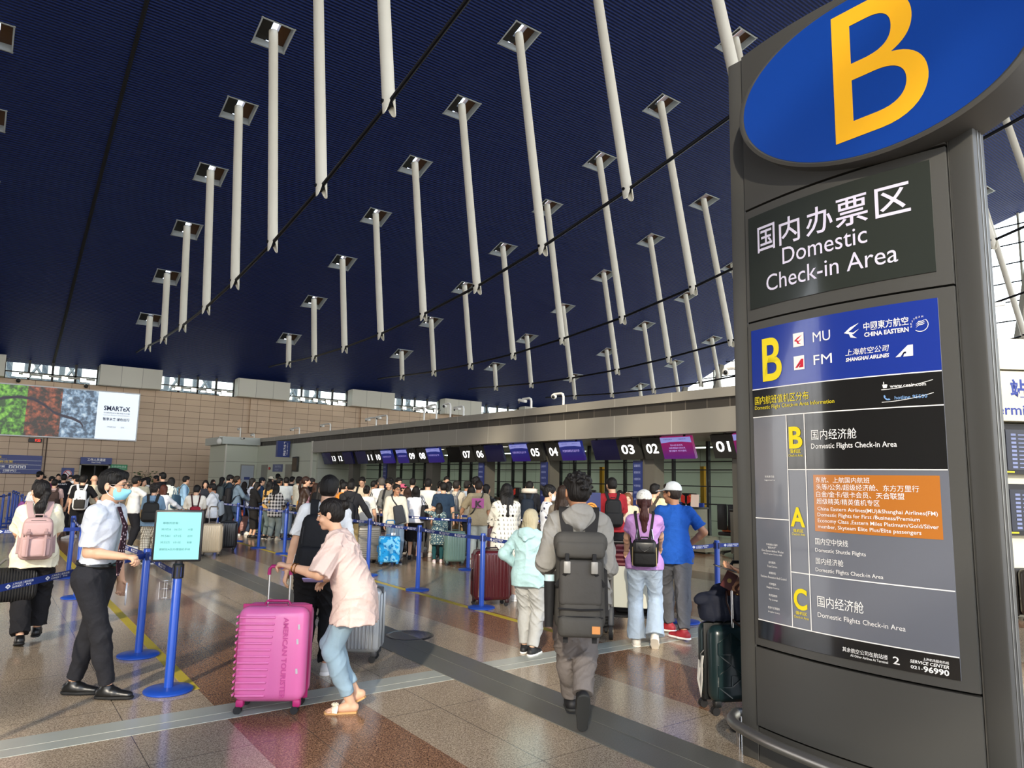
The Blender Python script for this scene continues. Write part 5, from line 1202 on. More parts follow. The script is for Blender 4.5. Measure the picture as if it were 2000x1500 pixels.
        F.ell(hl(0, 0.084, -0.050), V3(0.024, 0.013, 0.008)*S, 0.006*S, Rh); F.ell(hl(0, 0.082, -0.061), V3(0.020, 0.012, 0.008)*S, 0.005*S, Rh)
    for sd_ in (1, -1):
        F.ell(hl(sd_*0.077, -0.006, -0.006), V3(0.011, 0.020, 0.032)*S, 0.006*S, Rh)
        if hero: F.ell(hl(sd_*0.086, 0.000, -0.002), V3(0.006, 0.010, 0.018)*S, 0.004*S, Rh, 's')
    for i, (a, e, w_) in enumerate(A):
        sd_ = (1, -1)[i]
        F.cap(a, e, 0.050*W*S, 0.041*W*S, 0.025*S); m = e+(w_-e)*0.3; F.cap(e, m, 0.041*W*S, 0.042*W*S, 0.02*S); F.cap(m, w_, 0.040*W*S, 0.027*S, 0.015*S)
        d = nrm(w_-e); pn = palm[i]
        if pn is None: pn = V3(-sd_, 0, 0)*0.9+V3(0, 0.2, 0) if abs(d[2]) > 0.75 else V3(-sd_*0.4, 0, -1)
        add_hand(F, w_, d, pn, S, sd_*(1 if True else 1), curl[i], 1.0 if res < 0.012 else (1.15 if res < 0.016 else 1.35), 0.004 if hero else 0.006)
    for (h_, k_, a_, fd, fu) in L:
        F.cap(h_, k_, 0.088*W*S, 0.056*W*S, 0.035*S); F.cap(k_, a_, 0.052*W*S, 0.036*S, 0.02*S)
        cf = k_+(a_-k_)*0.28-nrm(np.cross(np.cross(a_-k_, fd), a_-k_)+1e-9)*0.018*S; F.ell(cf, V3(0.047, 0.047, 0.10)*W*S, 0.03*S)
        F.cap(a_-fd*0.035*S-fu*0.045*S, a_+fd*0.05*S-fu*0.045*S, 0.034*S, 0.034*S, 0.02*S); F.cap(a_+fd*0.03*S-fu*0.045*S, a_+fd*0.155*S-fu*0.062*S, 0.036*S, 0.022*S, 0.02*S, (fu, 1.3))
        if shoe_style == 'sandal' and hero:
            la = np.cross(fd, fu)
            for t_ in range(5): F.cap(a_+fd*0.14*S-fu*0.066*S+la*(0.032-0.016*t_)*S, a_+fd*(0.188-0.006*abs(t_-1))*S-fu*0.070*S+la*(0.034-0.017*t_)*S, 0.010*S, 0.008*S, 0.004)
    body = obj('person', F.mesh('person'), skin_mat(skin))
    body.location = (loc[0], loc[1], loc[2] if len(loc) > 2 else 0); body.rotation_euler = (0, 0, -R(az))
    tag(body, label, 'person', group)
    out = dict(body=body, S=S, P=P, N=N, C=Cc, HD=HD, Rt=Rt, Rh=Rh, A=A, L=L, hl=hl, sh=sh, rt=rt, fw=fw, up=up, W=W)
    # --- top ---
    if top:
        e = top.get('loose', 0.014)+0.002; k = 0.034*S; F = Field(lo, hi, res); hem = top.get('hem', 0.84)*S; sl = top.get('sleeve', 'short')
        torso(F, e, k)
        hp = V3(0, 0, 0)
        if hem < 0.90*S:
            bot = P+V3(0, 0, hem-P[2]); fl = top.get('flare', 0.0)
            be = max(e, (bottom or {}).get('loose', 0.010)+0.015) if bottom else e; F.cap(Cc*0.5+P*0.5, P, (0.135*W+e)*S, (0.15*W+be)*S, k, (fw, 1.25))
            F.cap(P+prt*0.066*S, bot+prt*0.066*S, (0.112*W+be)*S, (0.112*W+be+fl)*S, k, (pfw, 1.08)); F.cap(P-prt*0.066*S, bot-prt*0.066*S, (0.112*W+be)*S, (0.112*W+be+fl)*S, k, (pfw, 1.08))
            F.plane((0, 0, hem), (0, 0, -1))
        else: F.plane(P+up*(hem/S-0.925)*S, -up)
        for (a, el, w_) in A:
            r1 = 0.050*W+min(e, 0.012)+max(0, e-0.012)*0.25; r2 = 0.043*W+0.006+e*0.45; rc = 0.029+e*0.5
            if sl == 'none': continue
            if sl == 'short':
                f_ = top.get('slen', 0.62); q = a+(el-a)*f_; E_ = [a, q]
            else:
                q = el+(w_-el)*top.get('cuff', 0.97); E_ = [a, el, q]
            ep = Field(np.min(E_, 0)-0.16*S, np.max(E_, 0)+0.16*S, res)
            off = np.round((ep.lo-F.lo)/res).astype(int); ep.lo = F.lo+off*res; ep.ax = [(ep.lo[i]+res*np.arange(ep.n[i])).astype(np.float32) for i in range(3)]
            if sl == 'short':
                ep.cap(a, q+(el-a)*0.25, r1*S, (0.050*W+e*0.8+0.004)*S, 0.02); ep.plane(q, el-a)
            else:
                ep.cap(a, el, r1*S, r2*S, 0.02); ep.cap(el, q, r2*S, rc*S, 0.03); ep.cap(q, q+(w_-el)*0.1, rc*S, rc*S, 0.01)
                if top.get('puff'): ep.ell(el, V3(1, 1, 1)*(r2+0.010)*S, 0.03)
                X = [ep.ax[0][:, None, None], ep.ax[1][None, :, None], ep.ax[2][None, None, :]]; dn = nrm(w_-el)
                dd = X[0]*np.float32(dn[0])+X[1]*np.float32(dn[1])+X[2]*np.float32(dn[2])-np.float32(q.dot(dn)); near = (X[0]-q[0])**2+(X[1]-q[1])**2+(X[2]-q[2])**2 < (0.12*S)**2
                ep.f = np.where(near, np.maximum(ep.f, dd.astype(np.float32)), ep.f)
            s0 = np.maximum(off, 0); s1 = np.minimum(off+ep.n, F.n)
            if np.any(s1 <= s0): continue
            Sf = tuple(slice(s0[i], s1[i]) for i in range(3)); Se = tuple(slice(s0[i]-off[i], s1[i]-off[i]) for i in range(3))
            F.comb(Sf, ep.f[Se], 0.025)
        if top.get('hood'):
            F.ell(N-fw*0.075*S-up*0.025*S, V3(0.118, 0.062, 0.088)*S, 0.02*S, Rt); F.cap(N+rt*0.088*S+fw*0.015*S, N-rt*0.088*S+fw*0.015*S, 0.04*S, 0.04*S, 0.02*S)
            F.cap(N+rt*0.10*S-fw*0.02*S+up*0.01*S, N-fw*0.12*S-up*0.085*S, 0.032*S, 0.026*S, 0.018*S); F.cap(N-rt*0.10*S-fw*0.02*S+up*0.01*S, N-fw*0.12*S-up*0.085*S, 0.032*S, 0.026*S, 0.018*S)
        if top.get('collar'): F.cap(N+rt*0.03*S+up*0.012*S, N-rt*0.03*S+up*0.012*S, 0.064*S, 0.064*S, 0.01*S)
        nk = 0.026 if top.get('collar') else (0.03 if top.get('hood') else 0.012)
        F.cap(N-up*0.08*S-fw*0.0*S, N+up*0.2*S+fw*0.02*S, 0.052*S, 0.066*S, 0.006*S, None, 's') if not top.get('hood') else F.cap(N+fw*0.0*S+up*0.0*S, N+up*0.2*S+fw*0.03*S, 0.056*S, 0.09*S, 0.02*S, None, 's')
        pl = N+up*(nk+0.012)*S; 
        if not top.get('hood'): F.plane(pl, up-fw*0.12)
        F.fold(top.get('fold', 0.006 if hero else 0.004), seed, top.get('fsc', 0.8))
        m = top.get('mat') or cloth(top['c']); me = F.mesh(top.get('name', 'shirt'))
        if me: out['top'] = obj(top.get('name', 'shirt'), me, m, body)
    # --- bottom ---
    if bottom:
        kd = bottom.get('kind', 'trousers'); e = bottom.get('loose', 0.010)+0.003; F = Field(lo, hi, res)
        waist = P+up*0.105*S
        if top and top.get('hem', 0.84) < 0.97 and not bottom.get('high'): waist = P+up*min(0.105, max(-0.01, top.get('hem', 0.84)-0.925+0.045))*S
        F.cap(P+prt*0.068*S, P-prt*0.068*S, (0.110*W+e)*S, (0.110*W+e)*S, 0.04*S, (pfw, 1.10)); F.cap(P, waist, (0.118*W+e)*S, (0.118*W+e)*S, 0.04*S, (fw, 1.2))
        if kd in ('trousers', 'shorts'):
            for (h_, k_, a_, fd, fu) in L:
                if kd == 'trousers':
                    fl = bottom.get('flare', 0.0); ln = bottom.get('len', 0.93); q = k_+(a_-k_)*ln
                    F.cap(h_, k_, (0.094*W+e)*S, (0.060*W+e)*S, 0.035*S); F.cap(k_, q, (0.058*W+e)*S, (0.046+e*0.8+fl)*S, 0.03*S)
                    c_ = k_+(q-k_)*0.35-nrm(np.cross(np.cross(a_-k_, fd), a_-k_)+1e-9)*0.014*S; F.ell(c_, V3(0.052, 0.052, 0.12)*W*S+e*S, 0.04*S)
                else:
                    q = h_+(k_-h_)*bottom.get('len', 0.85); F.cap(h_, q, (0.096*W+e)*S, (0.078*W+e*1.6)*S, 0.03*S)
                dn = nrm((a_-k_) if kd == 'trousers' else (k_-h_)); X = [F.ax[0][:, None, None], F.ax[1][None, :, None], F.ax[2][None, None, :]]
                dd = X[0]*np.float32(dn[0])+X[1]*np.float32(dn[1])+X[2]*np.float32(dn[2])-np.float32(q.dot(dn)); near = (X[0]-q[0])**2+(X[1]-q[1])**2+(X[2]-q[2])**2 < (0.11*S)**2
                F.f = np.where(near, np.maximum(F.f, dd.astype(np.float32)), F.f)
        else:
            hz = bottom.get('len', 0.45)*S; fl = bottom.get('flare', 0.03); b0 = V3((L[0][1][0]+L[1][1][0])/2*0.7+P[0]*0.3, (L[0][1][1]+L[1][1][1])/2*0.7, hz)
            for sd_ in (1, -1): F.cap(P+prt*sd_*0.068*S, b0+prt*sd_*0.068*S, (0.110*W+e)*S, (0.105*W+e+fl)*S, 0.05*S, (pfw, 1.08))
            F.plane((0, 0, hz), (0, 0, -1))
        F.plane(waist, up); F.fold(bottom.get('fold', 0.006 if hero else 0.004), seed+7, 0.8)
        me = F.mesh('trousers'); nm = {'trousers': 'trousers', 'shorts': 'shorts', 'skirt': 'skirt'}[kd]
        if me: out['bottom'] = obj(nm, me, bottom.get('mat') or cloth(bottom['c']), body)
    # --- shoes ---
    if shoes and shoe_style != 'sandal':
        for (h_, k_, a_, fd, fu) in L:
            c = a_-fu*0.04*S; lo2 = np.minimum(np.minimum(a_, a_+fd*0.2*S), a_-fd*0.1*S)-0.1*S; hi2 = np.maximum(np.maximum(a_, a_+fd*0.2*S), a_-fd*0.1*S)+0.1*S
            r2 = min(res, 0.012) if res > 0.01 else 0.005
            F = Field(lo2, hi2, r2); pz = a_-fu*0.085*S
            F.cap(a_-fd*0.038*S-fu*0.045*S, a_+fd*0.05*S-fu*0.045*S, 0.042*S, 0.043*S, 0.02*S); F.cap(a_+fd*0.03*S-fu*0.045*S, a_+fd*0.165*S-fu*0.060*S, 0.044*S, 0.031*S, 0.02*S, (fu, 1.15))
            F.cap(a_-fu*0.04*S-fd*0.005*S, a_+(fu*0.0 if shoe_style != 'boot' else fu*0.08)*S, 0.043*S, 0.043*S, 0.02*S)
            F.plane(pz+fu*0.018*S, -fu); F.plane(a_+fu*(0.012 if shoe_style != 'boot' else 0.10)*S, fu)
            if shoe_style == 'pump': F.cap(a_+fd*0.0*S-fu*0.03*S, a_+fu*0.1*S+fd*0.05*S, 0.034*S, 0.06*S, 0.006, None, 's')
            so = obj('shoe', F.mesh('shoe'), mat('shoe_'+shoes[0], shoes[0], 0.35 if shoe_style in ('dress', 'pump') else 0.6), body)
            F = Field(lo2, hi2, r2); th = 0.02 if shoe_style != 'chunky' else 0.034
            F.cap(pz-fd*0.04*S+fu*0.01*S, pz+fd*0.05*S+fu*0.01*S, 0.045*S, 0.044*S, 0.01); F.cap(pz+fd*0.05*S+fu*0.01*S, pz+fd*0.168*S+fu*0.01*S, 0.046*S, 0.036*S, 0.02)
            F.plane(pz+fu*0.0*S, -fu); F.plane(pz+fu*th*S, fu)
            me = F.mesh('sole')
            if me: obj('sole', me, mat('sole_'+(shoes[1] or shoes[0]), shoes[1] or shoes[0], 0.7), so)
    # --- hair ---
    st, hc = hair
    if st != 'bald':
        F = Field(HD-0.34*S if st not in ('long', 'pony') else HD-0.62*S, HD+0.26*S, res if res > 0.012 else 0.006)
        F.ell(hl(0, -0.016, 0.042), V3(0.084, 0.104, 0.092)*S, 0.01, Rh); F.ell(hl(0, -0.034, -0.005), V3(0.079, 0.078, 0.075)*S, 0.02*S, Rh)
        if st in ('short', 'messy', 'crew'):
            F.plane(hl(0, -0.06, -0.075), hf*-0.35-hu)
            F.ell(hl(0, 0.085, -0.045), V3(0.088, 0.078, 0.105)*S, 0.01*S, Rh, 's')
            for sd_ in (1, -1): F.ell(hl(sd_*0.085, 0.01, -0.022), V3(0.03, 0.03, 0.04)*S, 0.008, Rh, 's')
            if st == 'messy':
                for i in range(70):
                    u = nrm(rs.normal(size=3)*[1, 1, 0.6]+[0, -0.1, 0.7]); p = hl(*(V3(0, -0.016, 0.04)+u*V3(0.078, 0.098, 0.086))); t_ = Rh @ nrm(u+V3(0.3, 0.5, 0.1)*rs.uniform(-1, 1, 3)); F.cap(p-t_*0.012*S, p+t_*0.014*S, 0.020*S, 0.010*S, 0.014)
            elif st == 'short': F.cap(hl(-0.042, 0.050, 0.084), hl(0.045, 0.045, 0.088), 0.024*S, 0.022*S, 0.03*S)
        else:
            F.ell(hl(0, 0.10, -0.030), V3(0.064, 0.072, 0.105)*S, 0.01*S, Rh, 's')
            if st in ('bun', 'pony'):
                F.plane(hl(0, -0.05, -0.075), hf*-0.5-hu)
                for sd_ in (1, -1): F.ell(hl(sd_*0.085, 0.004, -0.02), V3(0.028, 0.026, 0.04)*S, 0.008, Rh, 's')
            if st == 'bun':
                F.ell(hl(0, -0.118, 0.055), V3(0.042, 0.040, 0.042)*S, 0.012, Rh); F.cap(hl(0.01, -0.135, 0.075), hl(0.03, -0.15, 0.11), 0.016*S, 0.006*S, 0.01)
            if st == 'pony':
                F.cap(hl(0, -0.105, 0.01), hl(0, -0.135, -0.02), 0.026*S, 0.026*S, 0.01); a = hl(0, -0.135, -0.02); b2 = N-fw*0.125*S-up*0.01*S; c2 = N-fw*0.115*S-up*0.16*S
                F.cap(a, b2, 0.032*S, 0.046*S, 0.02, (fw, 1.25)); F.cap(b2, c2, 0.046*S, 0.026*S, 0.03, (fw, 1.5))
            if st in ('long', 'bob'):
                ln = 0.115 if st == 'bob' else 0.30; 
                for x in (-0.055, 0, 0.055):
                    a = hl(x, -0.045+abs(x)*0.3, -0.02); b2 = hl(x*1.15, -0.055+abs(x)*0.3, -0.11) if st == 'bob' else N+rt*x*1.3*S-fw*(0.112-abs(x)*0.35)*S-up*(ln-0.10)*S
                    F.cap(a, b2, 0.046*S, 0.030*S if st == 'long' else 0.036*S, 0.03, (hf, 1.2))
                if st == 'bob':
                    for sd_ in (1, -1): F.cap(hl(sd_*0.07, 0.0, 0.02), hl(sd_*0.072, -0.005, -0.09), 0.028*S, 0.022*S, 0.02)
                else:
                    for sd_ in (1, -1): F.cap(hl(sd_*0.066, -0.01, 0.02), hl(sd_*0.07, -0.02, -0.10), 0.030*S, 0.022*S, 0.02)
            F.fold(0.003 if hero else 0.002, seed, 2.0)
        me = F.mesh('hair')
        if me: out['hair'] = obj('hair', me, hair_mat(hc), body)
    # --- hat, mask, glasses, face ---
    if hat:
        F = Field(HD-0.22*S, HD+0.26*S, 0.008 if res < 0.012 else res); F.ell(hl(0, -0.014, 0.048), V3(0.089, 0.109, 0.092)*S, 0.01, Rh); F.plane(hl(0, 0, 0.035), -hu*1.0+hf*0.08)
        yb = 1 if not hat.get('back') else -1
        F.cap(hl(0, 0.085*yb, 0.040), hl(0, 0.155*yb, 0.030), 0.062*S, 0.055*S, 0.008, (hu, 9)); q = obj('cap', F.mesh('cap'), hat.get('mat') or cloth(hat['c']), body); out['hat'] = q
    if mask:
        F = Field(HD-0.16*S, HD+0.16*S, 0.006 if res < 0.012 else 0.012); F.ell(hl(0, 0.024, -0.045), V3(0.069, 0.092, 0.07)*S, 0.01, Rh); F.cap(hl(0, 0.085, 0.0), hl(0, 0.112, -0.032), 0.014*S, 0.02*S, 0.02*S)
        F.plane(hl(0, 0.0, -0.005), hu+hf*0.10); F.plane(hl(0, 0, -0.098), -hu); F.plane(hl(0, 0.035, 0), -hf); q = obj('face_mask', F.mesh('face_mask'), mat('mask_'+mask, mask, 0.8, bump=(30, 0.2, 0.01)), body)
        if res < 0.012:
            b = BM()
            for sd_ in (1, -1):
                for z0, z1 in ((-0.012, 0.018), (-0.085, -0.03)): tube(b, [hl(sd_*0.058, 0.05, z0), hl(sd_*0.075, 0.01, (z0+z1)/2), hl(sd_*0.082, -0.008, z1)], 0.0022*S, 6)
            obj('ear_loop', b, mat('loop_white', '#f0f0f0', 0.7), q)
    if glasses:
        b = BM(); r_ = 0.0022*S
        for sd_ in (1, -1):
            tube(b, [hl(sd_*0.034+0.022*math.cos(a*.5236), 0.104-0.006*abs(math.cos(a*.5236))*(1 if math.cos(a*.5236)*sd_ > 0 else 0), 0.006+0.016*math.sin(a*.5236)) for a in range(12)], r_*0.9, 6, closed=True); tube(b, [hl(sd_*0.057, 0.098, 0.010), hl(sd_*0.076, 0.05, 0.014), hl(sd_*0.081, -0.004, 0.012), hl(sd_*0.081, -0.02, -0.004)], r_, 6)
        tube(b, [hl(-0.012, 0.105, 0.009), hl(0.012, 0.105, 0.009)], r_, 6); obj('glasses', b, mat('glasses_dark', '#3a2620', 0.3), body)
    if face:
        b = BM(); b2 = BM(); b3 = BM()
        for sd_ in (1, -1):
            sphere(b, hl(sd_*0.031, 0.082, 0.008), 0.0118*S, 14, 10, (1.05, 0.75, 0.50), Matrix(Rh.tolist())); sphere(b2, hl(sd_*0.031, 0.0897, 0.008), 0.0056*S, 10, 8, (1, 0.4, 0.9), Matrix(Rh.tolist()))
            tube(b3, [hl(sd_*0.014, 0.0985, 0.027), hl(sd_*0.030, 0.095, 0.032), hl(sd_*0.049, 0.083, 0.027)], [0.003*S, 0.0036*S, 0.0018*S], 6)
            tube(b3, [hl(sd_*0.016, 0.0885, 0.0085), hl(sd_*0.031, 0.0925, 0.0150), hl(sd_*0.046, 0.082, 0.0095)], [0.0012*S, 0.0018*S, 0.0012*S], 5)
        ey = obj('eyes', b, mat('eye_white', '#e8e2da', 0.25), body); obj('irises', b2, mat('iris_dark', '#20140e', 0.15), ey); obj('eyebrows', b3, mat('brow', '#1d1511', 0.8), body)
        if not mask:
            b = BM(); tube(b, [hl(-0.023, 0.0875, -0.055), hl(-0.01, 0.0955, -0.0525), hl(0, 0.0965, -0.0535), hl(0.01, 0.0955, -0.0525), hl(0.023, 0.0875, -0.055)], [0.002*S, 0.0045*S, 0.0045*S, 0.0045*S, 0.002*S], 8); tube(b, [hl(-0.02, 0.087, -0.057), hl(0, 0.0945, -0.0610), hl(0.02, 0.087, -0.057)], [0.002*S, 0.0052*S, 0.002*S], 8); obj('lips', b, mat('lips', '#a9564c', 0.45), body)
    return out
def to_local(o, p):
    """a world point in the figure's own space"""
    b = o if not isinstance(o, dict) else o['body']; a = -b.rotation_euler[2]; d = Vector(p)-b.location
    return V3(d.x*math.cos(a)-d.y*math.sin(a), d.x*math.sin(a)+d.y*math.cos(a), d.z)
def w2l(loc, az, p):
    a = R(az); dx, dy = p[0]-loc[0], p[1]-loc[1]
    return (dx*math.cos(a)-dy*math.sin(a), dx*math.sin(a)+dy*math.cos(a), p[2])
def l2w(loc, az, p):
    a = R(az); return (loc[0]+p[0]*math.cos(a)+p[1]*math.sin(a), loc[1]-p[0]*math.sin(a)+p[1]*math.cos(a), p[2])
# ---------------- patterned cloth ----------------
def pat_mat(name, kind, c1, c2, c3=None, sc=1.0):
    if name in MATS: return MATS[name]
    m = cloth(c1) if False else bpy.data.materials.new(name); MATS[name] = m; m.use_nodes = True; nt = m.node_tree; N = nt.nodes; L = nt.links; b = N['Principled BSDF']; b.inputs['Roughness'].default_value = 0.9; b.inputs['Specular IOR Level'].default_value = 0.25
    tc = N.new('ShaderNodeTexCoord'); sp = N.new('ShaderNodeSeparateXYZ'); L.new(tc.outputs['Object'], sp.inputs[0])
    def mth(op, a, bb=None, c=None):
        n = N.new('ShaderNodeMath'); n.operation = op
        for i, v in enumerate((a, bb, c)):
            if v is None: continue
            if isinstance(v, (int, float)): n.inputs[i].default_value = v
            else: L.new(v, n.inputs[i])
        return n.outputs[0]
    x = mth('ADD', sp.outputs[0], mth('MULTIPLY', sp.outputs[1], 0.55)); z = sp.outputs[2]
    def mix(f, a, bcol):
        n = N.new('ShaderNodeMix'); n.data_type = 'RGBA'; L.new(f, n.inputs[0])
        for i, v in ((6, a), (7, bcol)):
            if isinstance(v, str): n.inputs[i].default_value = col(v)
            else: L.new(v, n.inputs[i])
        return n.outputs[2]
    fr = lambda v, p: mth('FRACT', mth('ADD', mth('MULTIPLY', v, 1/p), 50.0))
    if kind == 'plaid':
        a = mth('LESS_THAN', fr(x, 0.085*sc), 0.5); c = mth('LESS_THAN', fr(z, 0.085*sc), 0.5)
        f = mth('MULTIPLY', mth('ADD', a, c), 0.5); out = mix(f, c1, c2)
        if c3: out = mix(mth('LESS_THAN', fr(x, 0.085*sc), 0.06), out, c3)
    elif kind == 'grid':
        f = mth('MAXIMUM', mth('LESS_THAN', fr(x, 0.030*sc), 0.28), mth('LESS_THAN', fr(z, 0.030*sc), 0.28)); out = mix(f, c1, c2)
    elif kind == 'tri':
        rx = fr(mth('ADD', x, mth('MULTIPLY', mth('FLOOR', mth('MULTIPLY', z, 1/(0.075*sc))), 0.0)), 0.062*sc); rz = fr(z, 0.075*sc)
        w_ = mth('ABSOLUTE', mth('SUBTRACT', rx, 0.5)); f = mth('MULTIPLY', mth('LESS_THAN', w_, mth('MULTIPLY', mth('SUBTRACT', 0.8, rz), 0.42)), mth('GREATER_THAN', rz, 0.22))
        f = mth('MULTIPLY', f, mth('GREATER_THAN', mth('ABSOLUTE', mth('SUBTRACT', fr(x, 0.0155*sc), 0.5)), 0.13)); out = mix(f, c1, c2)
    elif kind in ('dots', 'flower'):
        v = N.new('ShaderNodeTexVoronoi'); v.inputs['Scale'].default_value = 17/sc; v.inputs['Randomness'].default_value = 0.7; L.new(tc.outputs['Object'], v.inputs['Vector'])
        f = mth('LESS_THAN', v.outputs['Distance'], 0.30 if kind == 'dots' else 0.36)
        if kind == 'flower':
            n = N.new('ShaderNodeTexNoise'); n.inputs['Scale'].default_value = 70/sc; L.new(tc.outputs['Object'], n.inputs['Vector']); f = mth('MULTIPLY', f, mth('GREATER_THAN', n.outputs[0], 0.47))
        out = mix(f, c1, c2)
    elif kind == 'stripe': out = mix(mth('LESS_THAN', fr(z if c3 != 'v' else x, 0.04*sc), 0.4), c1, c2)
    elif kind == 'camo':
        n = N.new('ShaderNodeTexNoise'); n.inputs['Scale'].default_value = 12/sc; n.inputs['Detail'].default_value = 1; L.new(tc.outputs['Object'], n.inputs['Vector']); out = mix(mth('GREATER_THAN', n.outputs[0], 0.52), c1, c2)
        n = N.new('ShaderNodeTexNoise'); n.inputs['Scale'].default_value = 19/sc; L.new(tc.outputs['Object'], n.inputs['Vector']); out = mix(mth('GREATER_THAN', n.outputs[0], 0.6), out, c3 or c1)
    L.new(out, b.inputs['Base Color']); return m
# ---------------- bags and luggage ----------------
M_zip = mat('zip_black', '#18181a', 0.5); M_web = mat('webbing_black', '#151517', 0.8)
def leather(c): return mat('leather_'+c, c, 0.35, bump=(70, 0.15, 0.004))
def pack_mat(c): return mat('pack_'+c, c, 0.75, bump=(14, 0.35, 0.02), spec=0.3)
def backpack(o, label, c, w=0.32, h=0.44, d=0.17, pc=None, strap=None, zoff=0.0, lowtaper=1.0, group=None, detail=0, thin=0.024, top_t=0.82, yoff=0.0, xoff=0.0, roll=0.0):
    b_ = o['body']; S = o['S']; t = thing('backpack', label, 'backpack', tuple(b_.location), b_.rotation_euler[2], group)
    rt, fw, up = [Vector(o[k]) for k in ('rt', 'fw', 'up')]; Rm = Matrix((rt, fw, up)).transposed()
    if roll: Rm = Rm @ Matrix.Rotation(R(roll), 3, 'Y')
    top = Vector(o['N'])-up*(0.085-zoff)*S; ctr = top-up*(h/2)-fw*(0.135*o['W']*S+d/2+yoff)+rt*xoff
    p = BM(); rbox(p, ctr, (w, d, h), min(0.07, d*0.42), 3, Rm, taper=(top_t, 0.8)); main = obj('pack_body', p, pack_mat(c), t, 60)
    loc = lambda x, y, z: ctr+Rm @ Vector((x, y, z))
    p = BM(); rbox(p, loc(0, -d*0.5, -h*0.20), (w*0.80, d*0.42, h*0.44), d*0.18, 3, Rm); obj('front_pocket', p, pack_mat(pc or c), t, 60)
    if detail:
        p = BM(); tube(p, [loc(-w*0.36, -d*0.40, h*0.05), loc(-w*0.36, -d*0.36, h*0.30), loc(-w*0.2, -d*0.33, h*0.43), loc(w*0.2, -d*0.33, h*0.43), loc(w*0.36, -d*0.36, h*0.30), loc(w*0.36, -d*0.40, h*0.05)], 0.004, 6); obj('zip', p, M_zip, main)
    p = BM(); tube(p, [loc(-0.04, d*0.3, h*0.47), loc(-0.035, d*0.3, h*0.56), loc(0.035, d*0.3, h*0.56), loc(0.04, d*0.3, h*0.47)], 0.008, 8); obj('grab_handle', p, pack_mat(strap or c), t)
    for s in (1, -1):
        shl = Vector(o['sh'][0 if s > 0 else 1]); q = Vector(o['N'])+rt*s*0.095*S; R0 = o['W']
        pts = [loc(s*w*0.2, d*0.42, h*0.44), q-fw*0.075*S-up*0.005*S, q-fw*0.02*S+up*0.040*S, q+rt*s*0.012*S+fw*0.06*S-up*0.012*S, q+rt*s*0.02*S+fw*0.135*S-up*0.13*S, q+rt*s*0.05*S+fw*0.105*S-up*0.26*S, shl*0.35+q*0.65+rt*s*0.03*S-up*0.30*S-fw*0.05*S, loc(s*w*0.46, d*0.40, -h*0.36)]
        # smooth path
        fine = []
        for i in range(len(pts)-1):
            for k in range(4):
                tt = k/4; P0, P1, P2, P3 = pts[max(i-1, 0)], pts[i], pts[i+1], pts[min(i+2, len(pts)-1)]
                fine.append(0.5*((2*P1)+(-P0+P2)*tt+(2*P0-5*P1+4*P2-P3)*tt*tt+(-P0+3*P1-3*P2+P3)*tt**3))
        fine.append(pts[-1]); nmid = len(fine)
        p = BM(); rings = []
        for i, v in enumerate(fine):
            a = fine[max(i-1, 0)]; c2 = fine[min(i+1, nmid-1)]; tg = (c2-a).normalized(); sd_ = rt - tg*rt.dot(tg); sd_ = sd_.normalized() if sd_.length > 1e-3 else rt; nn = tg.cross(sd_); hw = thin
            rings.append([p.verts.new(v+sd_*hw*x+nn*0.006*y) for x, y in ((-1, -1), (1, -1), (1, 1), (-1, 1))])
        for A_, B_ in zip(rings, rings[1:]):
            for k in range(4): p.faces.new((A_[k], A_[(k+1) % 4], B_[(k+1) % 4], B_[k]))
        p.faces.new(rings[0][::-1]); p.faces.new(rings[-1]); obj('strap', fixn(p), pack_mat(strap or c), t)
    t['_r'] = 0; del t['_r']
    return t, loc, Rm
